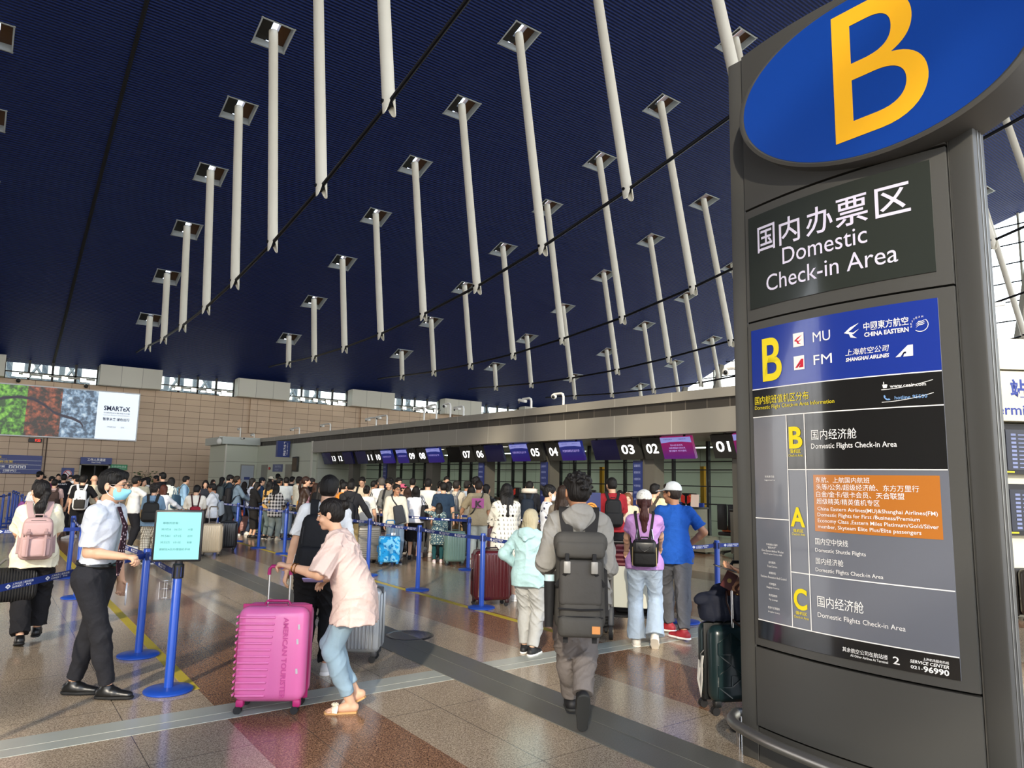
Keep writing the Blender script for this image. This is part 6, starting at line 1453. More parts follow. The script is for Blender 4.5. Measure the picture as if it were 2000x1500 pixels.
def suitcase(label, loc, az, w, h, d, c, ribs='v', handle=0.0, group=None, metal=0.0, rough=0.3, trim='#1b1b1d', name='suitcase', tilt=0, nr=9, wheel=0.05, rod_off=None):
    t = thing(name, label, 'suitcase', (loc[0], loc[1], 0), -R(az), group); wz = wheel+0.025; hh = h-wz
    M_s = mat('shell_%s_%d' % (c, int(metal*10)), c, rough, metal, spec=0.5, coat=0.25); M_t = mat('case_trim_'+trim, trim, 0.5)
    p = BM(); r = min(0.07, d*0.3)
    for s in (1, -1): rbox(p, (0, s*(d*0.25+0.002), wz+hh/2), (w, d*0.5-0.006, hh), min(r, d*0.22), 4)
    if ribs in ('v', 'h'):
        for s in (1, -1):
            for i in range(nr):
                f = -0.5+(i+0.5)/nr
                if ribs == 'v': rbox(p, (f*w*0.84, s*d*0.5, wz+hh/2), (w*0.84/nr*0.62, 0.016, hh*0.86), 0.007, 2)
                else: rbox(p, (0, s*d*0.5, wz+hh/2+f*hh*0.84), (w*0.86, 0.016, hh*0.84/nr*0.62), 0.007, 2)
        for s in (1, -1):
            for q in (1, -1):
                for i in range(3):
                    if ribs == 'v': rbox(p, (s*w*0.5, q*d*0.25+(i-1)*d*0.10, wz+hh/2), (0.012, d*0.06, hh*0.82), 0.005, 1)
    elif ribs == 'geo':
        rr = random.Random(3)
        for s in (1, -1):
            G = lambda i, j: Vector((-w*0.42+w*0.84*i/4, s*(d*0.5+0.002), wz+hh*0.08+hh*0.84*j/6))
            for i in range(5):
                for j in range(6):
                    if (i+j) % 2 == 0: tube(p, [G(i, j), G(i, j+1)], 0.005, 4)
                    if i < 4 and (i*2+j) % 3 == 0: tube(p, [G(i, j), G(i+1, j+1)], 0.005, 4)
                    if i < 4 and (i+2*j) % 3 == 1: tube(p, [G(i, j+1), G(i+1, j)], 0.005, 4)
                    if i < 4 and (i+j) % 3 == 1: tube(p, [G(i, j), G(i+1, j)], 0.005, 4)
    sh = obj('shell', p, M_s, t, 50)
    p = BM(); rbox(p, (0, 0, wz+hh/2), (w+0.004, 0.014, hh+0.004), 0.006, 2); obj('closing_band', p, M_t, t)
    for sx in (1, -1):
        for sy in (1, -1):
            x, y = sx*(w/2-0.05), sy*(d/2-0.05); p = BM(); rbox(p, (x, y, wz-0.005), (0.055, 0.055, 0.05), 0.012, 2); tube(p, [(x, y, wz-0.02), (x+0.012, y, wheel*0.5+0.01)], [0.02, 0.014], 8); q = obj('caster', p, M_t, t)
            p = BM()
            for k in (-0.012, 0.012): cyl(p, (x+0.014, y+k-0.008, wheel/2), (x+0.014, y+k+0.008, wheel/2), wheel/2, 16)
            obj('wheel', p, M_tyre, q)
    p = BM(); tube(p, [(-0.09, 0, h), (-0.075, 0, h+0.025), (0.075, 0, h+0.025), (0.09, 0, h)], 0.010, 8, flat=(Vector((0, 1, 0)), 1.2)); obj('top_handle', p, M_t, t)
    p = BM(); tube(p, [(w/2, 0, wz+hh*0.38), (w/2+0.025, 0, wz+hh*0.42), (w/2+0.025, 0, wz+hh*0.60), (w/2, 0, wz+hh*0.64)], 0.010, 8); obj('side_handle', p, M_t, t)
    if handle:
        ry = rod_off if rod_off is not None else -(d/2-0.035); p = BM()
        for s in (1, -1): cyl(p, (s*0.075, ry, h-0.05), (s*0.075, ry, h+handle-0.03), 0.008, 8)
        q = obj('telescopic_handle', p, M_chrome, t); p = BM(); tube(p, [(-0.078, ry, h+handle-0.06), (-0.076, ry, h+handle-0.02), (-0.06, ry, h+handle), (0.06, ry, h+handle), (0.076, ry, h+handle-0.02), (0.078, ry, h+handle-0.06)], 0.013, 8); obj('grip', p, M_t, q)
    return t
def tote(o, label, c, side=1, w=0.34, h=0.28, d=0.12, z=0.98, mat_=None, cat='bag', strap_c=None, fwd=0.0, name='shoulder_bag', drop=None, out_=0.0):
    """bag hanging from a shoulder"""
    b_ = o['body']; S = o['S']; t = thing(name, label, cat, tuple(b_.location), b_.rotation_euler[2]); sh_ = Vector(o['sh'][0 if side > 0 else 1]); rt, fw = Vector(o['rt']), Vector(o['fw'])
    c0 = sh_+rt*side*(0.085+out_)*S+fw*fwd; c0.z = z; m = mat_ or pack_mat(c)
    Rm = Matrix((fw, -rt, Vector((0, 0, 1)))).transposed()
    p = BM(); rbox(p, c0, (w, d, h), 0.035, 2, Rm, taper=(0.9, 0.6)); obj('bag_body', p, m, t, 60)
    for k in (1, -1):
        p = BM(); a = c0+Rm @ Vector((-w*0.25, k*d*0.28, h*0.46)); e = c0+Rm @ Vector((w*0.25, k*d*0.28, h*0.46)); tp = sh_+Vector((0, 0, 0.068*S))+rt*side*0.005
        tube(p, [a, a*0.4+tp*0.6-fw*0.02, tp-fw*0.03, tp+fw*0.03, e*0.4+tp*0.6+fw*0.02, e], 0.008, 6); obj('strap', p, pack_mat(strap_c or c) if not mat_ else m, t)
    return t
def sling(o, label, c, side=1, w=0.20, h=0.26, d=0.08, front=False, strap_c=None):
    """cross-body bag with its strap round the torso"""
    b_ = o['body']; S = o['S']; t = thing('sling_bag', label, 'bag', tuple(b_.location), b_.rotation_euler[2]); rt, fw, up = [Vector(o[k]) for k in ('rt', 'fw', 'up')]; N_, P_, C_ = Vector(o['N']), Vector(o['P']), Vector(o['C']); s = side; f = 1 if front else -1; W = o['W']
    pts = [N_-rt*s*0.10*S+up*0.045*S, N_-rt*s*0.09*S+fw*f*0.09*S-up*0.06*S, C_+fw*f*0.150*W*S+rt*s*0.0*S, P_+up*0.14*S+fw*f*0.15*S+rt*s*0.10*S, P_+up*0.08*S+rt*s*0.185*S, P_+up*0.14*S-fw*f*0.15*S+rt*s*0.10*S, C_-fw*f*0.150*W*S, N_-rt*s*0.09*S-fw*f*0.09*S-up*0.05*S]
    p = BM(); fine = []; n = len(pts)
    for i in range(n):
        for k in range(4):
            tt = k/4; P0, P1, P2, P3 = pts[(i-1) % n], pts[i], pts[(i+1) % n], pts[(i+2) % n]; fine.append(0.5*((2*P1)+(-P0+P2)*tt+(2*P0-5*P1+4*P2-P3)*tt*tt+(-P0+3*P1-3*P2+P3)*tt**3))
    tube(p, fine, 0.014, 6, closed=True); obj('strap', p, pack_mat(strap_c or c), t)
    Rm = Matrix((rt, fw, up)).transposed() @ Matrix.Rotation(R(-12*s), 3, 'Y'); p = BM(); rbox(p, C_*0.45+P_*0.55+fw*f*(0.15*W*S+d*0.5)+rt*s*0.04*S, (w, d, h), 0.035, 3, Rm, taper=(0.8, 0.9)); obj('bag_body', p, pack_mat(c), t, 60)
    return t
# ---------------- the people nearest the camera ----------------
def pt(px, py, depth): d = pray(px, py)/1387.0*depth; return (float(d[0]), float(d[1]), float(d[2])+HC)
HR = 0.0068
def ap(loc, az, S, px, py, depth, dz=0.0):
    q = w2l(loc, az, pt(px, py, depth)); return (q[0]/S, q[1]/S, q[2]/S+dz)
# man in white shirt and tie
loc = at_depth(204, 5.32); az = 128; S = 1.70/1.70
fb, ff = onf = (w2l(loc, az, (0.735, 6.43, 0)), w2l(loc, az, (0.965, 6.15, 0)))
hand = w2l(loc, az, pt(240, 1087, 5.12)); hand2 = w2l(loc, az, pt(236, 1138, 5.5))
st = person('man in white short-sleeved shirt, dark tie, glasses and blue face mask at the barrier', loc, az, 1.67, HR, 'light', build=0.94, top=dict(c='#cfd4dc', sleeve='short', collar=True, hem=1.02, loose=0.022, slen=0.80, fold=0.008, name='shirt'), bottom=dict(c='#26262a', high=True, loose=0.010, fold=0.006), hair=('short', '#0d0c0c'),
    arms=((hand, (-0.05, -1, -0.55)), (hand2, (-0.5, -0.8, -0.3))), legs=(dict(a=(ff[0]/S, ff[1]/S-0.06, 0.085), toe=2), dict(a=(fb[0]/S, fb[1]/S-0.02, 0.085), toe=4)), lean=(7, 0), head=(0, -4, 0), shoes=('#141414', '#0d0d0d'), mask='#8fd0e4', glasses=True, face=True, shoe_style='dress', curl=(1.2, 0.9), palm=(V3(0, 0.1, -1), None))
b_ = st['body']
p = BM(); N_, fw, up, rt, C_, P_ = [Vector(st[k]) for k in ('N', 'fw', 'up', 'rt', 'C', 'P')]
tp = [N_+fw*0.085+up*0.0, N_+fw*0.125-up*0.07, C_+fw*0.150+up*0.06, C_+fw*0.160-up*0.08, P_+fw*0.165+up*0.12, P_+fw*0.172+up*0.02]
wd = [0.022, 0.020, 0.030, 0.036, 0.042, 0.010]; rg = [[p.verts.new(v+rt*x*w_+fw*y) for x, y in ((-1, -.003), (1, -.003), (1, .004), (-1, .004))] for v, w_ in zip(tp, wd)]
for A_, B_ in zip(rg, rg[1:]):
    for k in range(4): p.faces.new((A_[k], A_[(k+1) % 4], B_[(k+1) % 4], B_[k]))
p.faces.new(rg[-1]); obj('tie', fixn(p), pat_mat('tie_pattern', 'dots', '#331a24', '#b9a2a8', sc=0.45), b_)
p = BM(); tube(p, [P_+up*0.085+rt*0.138*math.cos(a*math.pi/12)+fw*0.118*math.sin(a*math.pi/12) for a in range(24)], 0.017, 8, closed=True, flat=(Vector((0, 0, 1)), 1.0)); obj('belt', p, leather('#121212'), b_)
t = thing('boarding_papers', 'folded white papers held low by the man in shirt and tie', 'papers', pt(246, 1160, 5.45), -R(100)); p = BM(); rbox(p, (0, 0, 0), (0.10, 0.012, 0.15), 0.004, 1, Matrix.Rotation(R(40), 3, 'Y')); obj('sheets', p, mat('paper_white', '#e9edf2', 0.7), t)
# woman with the pink backpack
loc = at_depth(86, 7.1); az = 3; S = 1.55/1.70
gl = person('person in cream t-shirt and black trousers wearing a pink backpack, black ponytail', loc, az, 1.55, HR, 'light', sex='f', top=dict(c='#e9e1c6', sleeve='short', hem=0.80, loose=0.040, slen=0.85, fold=0.009), bottom=dict(c='#1d1c1e', loose=0.028, flare=0.02, fold=0.008), hair=('pony', '#120f0f'),
    arms=('front', 'front'), legs=(dict(a=(0.09, 0.22, 0.12), pitch=8), dict(a=(-0.055, -0.14, 0.105), pitch=-14, toe=3)), head=(-28, 4, 0), shoes=('#151515', '#0e0e0e'), mask='#e9eef0', shoe_style='pump')
bp, BL, BR = backpack(gl, 'dusty pink backpack with flap and buckles on the ponytailed woman', '#bd9c98', 0.29, 0.40, 0.15, detail=1, strap='#b09390', zoff=-0.03, thin=0.026)
p = BM(); rbox(p, BL(0, -0.09, 0.10), (0.24, 0.07, 0.13), 0.03, 3, BR); obj('flap', p, pack_mat('#bd9c98'), bp, 60)
for x in (-0.07, 0.07):
    p = BM(); rbox(p, BL(x, -0.125, -0.03), (0.022, 0.012, 0.26), 0.004, 1, BR); q = obj('front_strap', p, pack_mat('#a98a87'), bp); p = BM(); rbox(p, BL(x, -0.135, 0.06), (0.036, 0.014, 0.03), 0.004, 1, BR); obj('buckle', p, mat('buckle_pink', '#8f7370', 0.4), q)
t = thing('quilted_bag', 'large black quilted bag at the left edge hung from the ponytailed woman', 'bag', pt(18, 1142, 6.85)); d_ = -R(5)
p = BM(); rbox(p, (0, 0, 0), (0.46, 0.20, 0.32), 0.08, 4, Matrix.Rotation(d_, 3, 'Z')); 
mq = ribbed_mat('quilted_black', '#1e1e20', 14, 0, 1.0, 0.04, 0.6); obj('bag_body', p, mq, t, 60)
p = BM(); e_ = Vector(pt(88, 1062, 6.95))-t.location; tube(p, [(-0.14, 0, 0.15), (-0.05, 0.02, 0.24), e_*0.7, e_, e_*0.75+Vector((0.02, 0, -0.03)), (0.15, 0, 0.15)], 0.014, 8); obj('strap', p, mat('strap_grey', '#5f5c58', 0.8), t)
# woman in the blush shirt
loc = at_depth(706, 5.30); az = 303; S = 1.55/1.70
f1 = w2l(loc, az, (2.30, 5.12, 0)); f2 = w2l(loc, az, (2.66, 5.44, 0))
h1 = w2l(loc, az, pt(566, 1107, 5.02)); h2 = w2l(loc, az, pt(640, 1131, 5.55))
pw = person('woman in loose blush shirt and pale jeans leaning on the pink suitcase handle', loc, az, 1.55, HR, 'light', sex='f', top=dict(c='#d9c0b6', sleeve='short', hem=0.69, loose=0.055, slen=1.02, flare=0.03, fold=0.010, fsc=0.9), bottom=dict(mat=mat('jeans_pale', '#8ea6b4', 0.9, bump=(40, 0.3, 0.004), var=0.12, vscale=9), loose=0.008, len=0.86, fold=0.006), hair=('bun', '#15100e'),
    arms=((h2, (0.4, -0.4, -1)), (h1, (-0.5, 0.1, -1))), legs=(dict(a=(0.07, f2[1]/S+0.03, 0.14), pitch=-28, toe=-4), dict(a=(-0.02, f1[1]/S-0.09, 0.085), toe=8)), lean=(21, 0), head=(4, 4, 0), shoe_style='sandal', face=True, curl=(0.7, 1.1), palm=(None, V3(0, 0.15, -1)), crouch=0.035)
for i, (h_, k_, a_, fd, fu) in enumerate(pw['L']):
    a_, fd, fu = Vector(a_), Vector(fd), Vector(fu); la = fd.cross(fu); s_ = S; p = BM()
    ol = [(-0.06, 0.0), (-0.05, 0.03), (0.03, 0.034), (0.11, 0.046), (0.17, 0.040), (0.198, 0.012), (0.19, -0.02), (0.12, -0.042), (0.03, -0.034), (-0.05, -0.03)]
    base = a_-fu*0.085*s_; A_ = [p.verts.new(base+fd*x*s_+la*y*s_) for x, y in ol]; B_ = [p.verts.new(base+fu*0.014*s_+fd*x*s_+la*y*s_) for x, y in ol]; p.faces.new(A_); p.faces.new(B_)
    for k in range(len(ol)): p.faces.new((A_[k], A_[(k+1) % len(ol)], B_[(k+1) % len(ol)], B_[k]))
    sn = obj('sandal', fixn(p), mat('sandal_sole', '#c79a62', 0.6), pw['body'])
    p = BM(); tube(p, [base+fd*0.12*s_+la*0.046*s_+fu*0.012*s_, base+fd*0.115*s_+la*0.032*s_+fu*0.045*s_, base+fd*0.115*s_+fu*0.054*s_, base+fd*0.115*s_-la*0.032*s_+fu*0.042*s_, base+fd*0.12*s_-la*0.044*s_+fu*0.012*s_], 0.030*s_, 8, flat=(fu, 0.22)); q = obj('sandal_strap', p, mat('sandal_cream', '#efe7d4', 0.5), sn)
    if i == 1:
        p = BM(); c = base+fd*0.115*s_+fu*0.066*s_
        for k in range(6): sphere(p, c+(fd*math.cos(k*1.047)+la*math.sin(k*1.047))*0.018*s_, 0.011*s_, 8, 6)
        obj('flower_trim', p, mat('sandal_flower', '#e5dcc0', 0.5), q)
p = BM(); a, e_ = Vector(pw['A'][1][2]), Vector(pw['A'][1][1]); d_ = (a-e_).normalized(); u = d_.orthogonal().normalized(); v = d_.cross(u)
tube(p, [a-d_*0.03+(u*math.cos(k*.524)+v*math.sin(k*.524))*0.031 for k in range(12)], 0.005, 6, closed=True); tube(p, [a-d_*0.055+(u*math.cos(k*.524)+v*math.sin(k*.524))*0.034 for k in range(12)], 0.004, 6, closed=True); obj('bracelet', p, mat('bracelet_gold', '#8a5a24', 0.3, 0.6), pw['body'])
t = thing('mobile_phone', 'lilac phone held below the sleeve of the blush shirt', 'phone', pt(611, 1133, 5.36), -R(303)); p = BM(); rbox(p, (0, 0, 0), (0.075, 0.15, 0.009), 0.004, 2, Matrix.Rotation(R(28), 3, 'Y')); obj('case', p, mat('phone_lilac', '#b7b2ea', 0.2), t)
# the pink suitcase
sc_loc = onz = None
def fl(px, py): d = pray(px, py); k = -HC/d[2]; return (float(d[0]*k), float(d[1]*k))
c1, c2 = fl(468, 1398), fl(572, 1398); mid = ((c1[0]+c2[0])/2, (c1[1]+c2[1])/2); saz = 212
fdir = (math.sin(R(saz)), math.cos(R(saz)))
sl_ = (mid[0]-fdir[0]*0.145, mid[1]-fdir[1]*0.145)
ps = suitcase('large glossy pink ribbed suitcase with extended handle, in front', sl_, saz, 0.49, 0.73, 0.31, '#e873ae', 'none', 0.27, trim='#b8246e', rough=0.22, wheel=0.055, rod_off=0.0)
p = BM(); M_pink = MATS['shell_#e873ae_0']
for i in range(13):
    z = 0.135+i*0.044; wd_ = 0.25-0.004*(12-i)
    rbox(p, (0.225-wd_/2, 0.155, z), (wd_, 0.014, 0.017), 0.006, 2); rbox(p, (0.0, -0.155, z), (0.40, 0.014, 0.017), 0.006, 2); rbox(p, (0.245, 0.08, z), (0.012, 0.13, 0.017), 0.005, 2)
obj('ribs', p, M_pink, ps, 50)
p = BM(); g = lambda u, z, o: Vector((-0.105-z, 0.1565+o, 0.665-u)); add_text(p, 'AMERICAN TOURISTER', 0.0, -0.018, 0.55, 0.036, lambda u, z, o: Vector((-0.10-z, 0.1545+o, 0.665-u)), 0.02, 2, depth=0.002)
for f in list(p.faces): pass
r_ = bmesh.ops.extrude_face_region(p, geom=list(p.faces)); bmesh.ops.translate(p, vec=(0, 0.003, 0), verts=[v for v in r_['geom'] if isinstance(v, bmesh.types.BMVert)]); fixn(p); obj('raised_lettering', p, mat('pink_letters', '#cf4d94', 0.3), ps, None)
for x, z in ((-0.19, 0.60), (-0.185, 0.50), (-0.19, 0.30)):
    p = BM(); box(p, (x, 0.1555, z), (0.014, 0.002, 0.035), Matrix.Rotation(0.1, 3, 'Y')); obj('worn_sticker', p, mat('sticker_grey', '#cfc3c6', 0.7), ps)
# man with the black backpack behind
loc = at_depth(632, 6.25); az = 27
bm_ = person('person seen from behind in white t-shirt and black trousers with a big black backpack', loc, az, 1.66, HR, 'light', top=dict(c='#e8e8e6', sleeve='short', hem=0.86, loose=0.026, slen=0.8, fold=0.008), bottom=dict(c='#18181a', loose=0.030, len=0.95, fold=0.008), hair=('short', '#14110f'), arms=('down', 'down'), legs=(dict(a=(0.11, 0.0, 0.085), toe=-6), dict(a=(-0.10, 0.05, 0.085), toe=12)), lean=(3, 4), head=(4, 6, 0), shoes=('#dcdcd8', '#f1f1ee'), shoe_style='chunky')
bp, BL, BR = backpack(bm_, 'big black backpack worn by the man in white behind the pink suitcase', '#1a1a1c', 0.36, 0.54, 0.22, detail=1, zoff=0.0, thin=0.034)
p = BM(); tube(p, [BL(0.13, 0.0, -0.20), BL(0.175, -0.05, -0.22), BL(0.18, -0.05, -0.33)], 0.012, 6); sphere(p, BL(0.18, -0.06, -0.21), 0.024, 10, 8); obj('red_charm', p, mat('charm_red', '#c32026', 0.4), bp)
p = BM(); rbox(p, BL(0.0, 0.09, 0.275), (0.09, 0.05, 0.02), 0.006, 1, BR); obj('white_tag', p, M_print, bp)
# silver suitcase behind the blush shirt
c1, c2 = fl(658, 1300), fl(726, 1292); mid = ((c1[0]+c2[0])/2, (c1[1]+c2[1])/2); saz = 218
suitcase('silver suitcase with vertical ribs standing behind the woman in the blush shirt', (mid[0]+math.sin(R(saz))*-0.12, mid[1]-math.cos(R(saz))*0.12), saz, 0.42, 0.66, 0.26, '#a8abad', 'v', 0.0, metal=0.35, trim='#3a3b3d', nr=11, wheel=0.06)
# man with the grey trekking backpack, walking away
loc = at_depth(1131, 4.92); az = 40; S = 1.72/1.70
toe = w2l(loc, az, fl(1137, 1434)+(0,)); ft = w2l(loc, az, fl(1116, 1398)+(0,))
hl_ = w2l(loc, az, pt(1083, 1128, 4.95))
gp = person('man in grey hooded jacket and taupe trousers walking away with a huge dark backpack', loc, az, 1.72, HR, 'tan', build=0.95, top=dict(c='#8f8d88', sleeve='long', hem=0.80, loose=0.040, hood=True, fold=0.012, fsc=0.9, name='jacket'), bottom=dict(c='#77706c', loose=0.026, len=0.95, fold=0.011), hair=('messy', '#141110'),
    arms=((tuple(np.array((0.12, 0.24, 1.06))*S), (0.35, -1, -0.5)), (hl_, (-0.35, -1, -0.3))), legs=(dict(a=(toe[0]/S+0.0, toe[1]/S-0.01, 0.235), pitch=-66, toe=2, k=(0.02, 1, 0)), dict(a=(ft[0]/S, ft[1]/S+0.02, 0.09), toe=4)), lean=(4, 0), head=(-16, 4, 0), shoes=('#17171a', '#2b2c2b'), shoe_style='boot', crouch=0.02)
bp, BL, BR = backpack(gp, 'huge dark grey trekking backpack with buckled lid and orange leather tag', '#45433f', 0.33, 0.56, 0.22, strap='#232222', zoff=-0.09, thin=0.040, top_t=0.90, lowtaper=1)
p = BM(); rbox(p, BL(0, -0.045, 0.265), (0.345, 0.24, 0.14), 0.06, 4, BR); rbox(p, BL(0, -0.14, 0.225), (0.31, 0.07, 0.115), 0.035, 3, BR); obj('lid', p, pack_mat('#4b4945'), bp, 60)
p = BM(); rbox(p, BL(0, -0.135, 0.02), (0.27, 0.06, 0.28), 0.03, 3, BR); obj('middle_panel', p, pack_mat('#454340'), bp, 60)
p = BM(); tube(p, [BL(-0.14, -0.165, -0.135), BL(0, -0.172, -0.14), BL(0.14, -0.165, -0.135)], 0.006, 6); tube(p, [BL(-0.14, -0.162, -0.185), BL(0, -0.175, -0.18), BL(0.14, -0.162, -0.185)], 0.004, 6); obj('zip', p, M_zip, bp)
for x in (-0.085, 0.085):
    p = BM(); rbox(p, BL(x, -0.178, 0.145), (0.026, 0.012, 0.11), 0.004, 1, BR); tube(p, [BL(x, -0.178, 0.09), BL(x*1.8, -0.12, 0.0)], 0.014, 6, flat=(BR @ Vector((0, 1, 0)), 0.3)); q = obj('buckle_strap', p, M_web, bp)
    p = BM(); rbox(p, BL(x, -0.186, 0.115), (0.044, 0.018, 0.075), 0.006, 2, BR); obj('buckle', p, mat('buckle_grey', '#8d8a83', 0.35), q)
p = BM(); box(p, BL(0.095, -0.188, -0.255), (0.05, 0.006, 0.045), BR); obj('leather_tag', p, leather('#c9823c'), bp)
p = BM(); rbox(p, BL(0, -0.145, -0.24), (0.28, 0.08, 0.13), 0.035, 3, BR); obj('lower_pocket', p, pack_mat('#45433f'), bp, 60)
for x in (-0.09, 0.09):
    p = BM(); tube(p, [BL(x, -0.09, -0.30), BL(x, -0.09, -0.345)], 0.018, 6, flat=(BR @ Vector((0, 1, 0)), 0.4)); obj('lower_strap', p, M_web, bp)
t = thing('umbrella', 'black folded umbrella in the side pocket of the grey trekking backpack', 'umbrella', tuple(gp['body'].location), gp['body'].rotation_euler[2]); p = BM(); tube(p, [BL(-0.195, -0.03, -0.26), BL(-0.195, -0.03, 0.02)], [0.028, 0.036], 12); obj('canopy', p, pack_mat('#1d1d1e'), t); p = BM(); tube(p, [BL(-0.195, -0.03, 0.02), BL(-0.195, -0.03, 0.06)], 0.033, 12); obj('pale_handle', p, mat('bottle_pale', '#bcd6da', 0.3), t)
# person with platinum hair in aqua hoodie
loc = at_depth(1036, 7.1); az = 62; S = 1.37/1.70
bl = person('person with platinum bob hair in pale aqua hoodie and light grey sweatpants', loc, az, 1.37, HR, 'light', sex='f', build=1.02, top=dict(c='#abcccd', sleeve='long', hem=0.80, loose=0.040, hood=True, fold=0.010, cuff=0.95), bottom=dict(c='#a9a9a5', loose=0.022, len=0.95, fold=0.009), hair=('bob', '#b5aa8c'), arms=('front', 'hip'), legs=(dict(a=(0.07, -0.02, 0.085)), dict(a=(-0.07, 0.06, 0.085))), head=(12, 8, 0), shoes=('#1b1b1c', '#f0efea'))
# woman in lilac t-shirt and white cap
loc = at_depth(1258, 7.4); az = 47; S = 1.57/1.70
l1, l2 = w2l(loc, az, fl(1243, 1262)+(0,)), w2l(loc, az, fl(1279, 1268)+(0,))
hnd = w2l(loc, az, pt(1222, 1082, 7.75)); hn2 = w2l(loc, az, pt(1290, 1082, 7.8))
pu = person('woman in lilac t-shirt, pale blue flared trousers and white cap pushing a luggage trolley', loc, az, 1.57, 0.0075, 'light', sex='f', top=dict(c='#b58ac6', sleeve='short', hem=0.86, loose=0.012, slen=0.55, fold=0.007), bottom=dict(c='#a3b3c4', loose=0.014, flare=0.045, len=0.99, fold=0.006), hair=('pony', '#3a1c1a'), arms=((hn2, (0.8, -0.5, -0.7)), (hnd, (-0.8, -0.5, -0.7))), legs=(dict(a=(l2[0]/S, l2[1]/S-0.03, 0.15), pitch=-40, toe=-3), dict(a=(l1[0]/S, l1[1]/S+0.02, 0.085), toe=6)), hat=dict(mat=pat_mat('cap_speckled', 'dots', '#d9dad6', '#b7b5b0', sc=0.4)), shoes=('#e2dcd0', '#ece6da'))
bp, BL, BR = backpack(pu, 'small black leather backpack on the woman in the lilac t-shirt', '#151516', 0.26, 0.27, 0.11, zoff=-0.165, thin=0.014, strap='#151516', detail=1, top_t=0.9)
p = BM(); rbox(p, BL(0, -0.05, 0.06), (0.22, 0.06, 0.13), 0.03, 3, BR); obj('flap', p, leather('#1a1a1b'), bp, 60); p = BM(); tube(p, [BL(-0.07, -0.05, 0.13), BL(-0.05, -0.085, 0.05), BL(0, -0.09, 0.02), BL(0.05, -0.085, 0.05), BL(0.07, -0.05, 0.13)], 0.006, 8); obj('loop_handle', p, leather('#101011'), bp)
for x in (-0.115, 0.115):
    p = BM(); tube(p, [BL(x, -0.04, 0.06), BL(x*1.02, -0.055, -0.12)], 0.005, 6); obj('side_zip', p, mat('zip_gold', '#b9a77c', 0.3, 0.9), bp); p = BM(); tube(p, [BL(x*0.75, 0.02, 0.135), BL(x*0.62, 0.06, 0.23)], 0.008, 6); obj('chrome_link', p, M_chrome, bp)
# man in blue t-shirt
loc = at_depth(1316, 8.1); az = 36; S = 1.66/1.70
b1, b2 = w2l(loc, az, fl(1336, 1252)+(0,)), w2l(loc, az, fl(1312, 1236)+(0,))
bl_ = person('man in royal blue t-shirt, grey trousers, red shoes and white cap', loc, az, 1.66, 0.0075, 'tan', top=dict(c='#1b4fa3', sleeve='short', hem=0.80, loose=0.026, slen=0.75, fold=0.007), bottom=dict(c='#56575c', loose=0.022, len=0.97, fold=0.009), hair=('short', '#2a211c'), arms=('hip', ((-0.16, 0.30, 1.02), (-0.8, -0.5, -0.6))), legs=(dict(a=(b1[0]/S, b1[1]/S, 0.085), toe=42), dict(a=(b2[0]/S-0.02, b2[1]/S+0.03, 0.10), toe=50)), head=(-48, 3, 0), hat=dict(c='#d3d9db'), glasses=True, shoes=('#9c2430', '#efe9e6'))
# luggage trolley with its load
tl = l2w((loc[0], loc[1]), 47, (0, 0, 0)); cart_az = 47; c0 = at_depth(1238, 8.15)
t = thing('luggage_trolley', 'grey luggage trolley pushed by the woman in lilac', 'trolley', (c0[0], c0[1], 0), -R(cart_az)); M_alu = mat('trolley_alu', '#b4b4b0', 0.3, 0.8)
p = BM()
for s in (-1, 1): tube(p, [(s*0.23, -0.33, 0.22), (s*0.235, -0.40, 0.95), (s*0.22, -0.44, 1.02)], 0.019, 10); tube(p, [(s*0.23, -0.33, 0.22), (s*0.18, 0.5, 0.18)], 0.018, 8)
obj('frame', p, M_alu, t); p = BM(); tube(p, [(-0.24, -0.45, 1.03), (0.24, -0.45, 1.03)], 0.022, 10); obj('push_handle', p, M_black, t)
p = BM(); rbox(p, (0, -0.37, 0.55), (0.43, 0.015, 0.44), 0.006, 1, Matrix.Rotation(0.09, 3, 'X')); obj('back_panel', p, mat('trolley_panel', '#d6d6c6', 0.5), t); p = BM(); rbox(p, (0, 0.08, 0.24), (0.46, 0.85, 0.03), 0.01, 1); obj('deck', p, M_dark, t)
for x, y in ((-0.24, -0.36), (0.24, -0.36), (0, 0.45)):
    p = BM(); rbox(p, (x, y, 0.23), (0.06, 0.13, 0.20), 0.02, 2, Matrix.Rotation(-0.3, 3, 'X')); q = obj('wheel_fork', p, mat('fork_grey', '#46484b', 0.5), t); p = BM(); cyl(p, (x-0.02, y-0.03, 0.085), (x+0.02, y-0.03, 0.085), 0.085, 22); obj('wheel', p, M_tyre, q); p = BM(); cyl(p, (x-0.024, y-0.03, 0.085), (x+0.024, y-0.03, 0.085), 0.04, 14); obj('hub', p, M_grey, q)
def on_cart(x, y): return l2w(c0, cart_az, (x, y, 0))[:2]
q_ = on_cart(-0.12, 0.03); t = thing('travel_bag', 'maroon striped soft bag riding on the luggage trolley', 'bag', (q_[0], q_[1], 0.62), -R(cart_az)); p = BM(); rbox(p, (0, 0, 0.17), (0.34, 0.46, 0.34), 0.11, 4); obj('bag_body', p, pat_mat('bag_stripes', 'stripe', '#4d1620', '#8d5b5c', sc=1.2), t, 60)
q_ = on_cart(0.0, 0.0); t = thing('travel_bag', 'black holdall under the maroon bag on the trolley', 'bag', (q_[0], q_[1], 0.255), -R(cart_az)); p = BM(); rbox(p, (0, 0, 0.18), (0.44, 0.56, 0.355), 0.07, 3); obj('bag_body', p, pack_mat('#1c1d20'), t, 60)
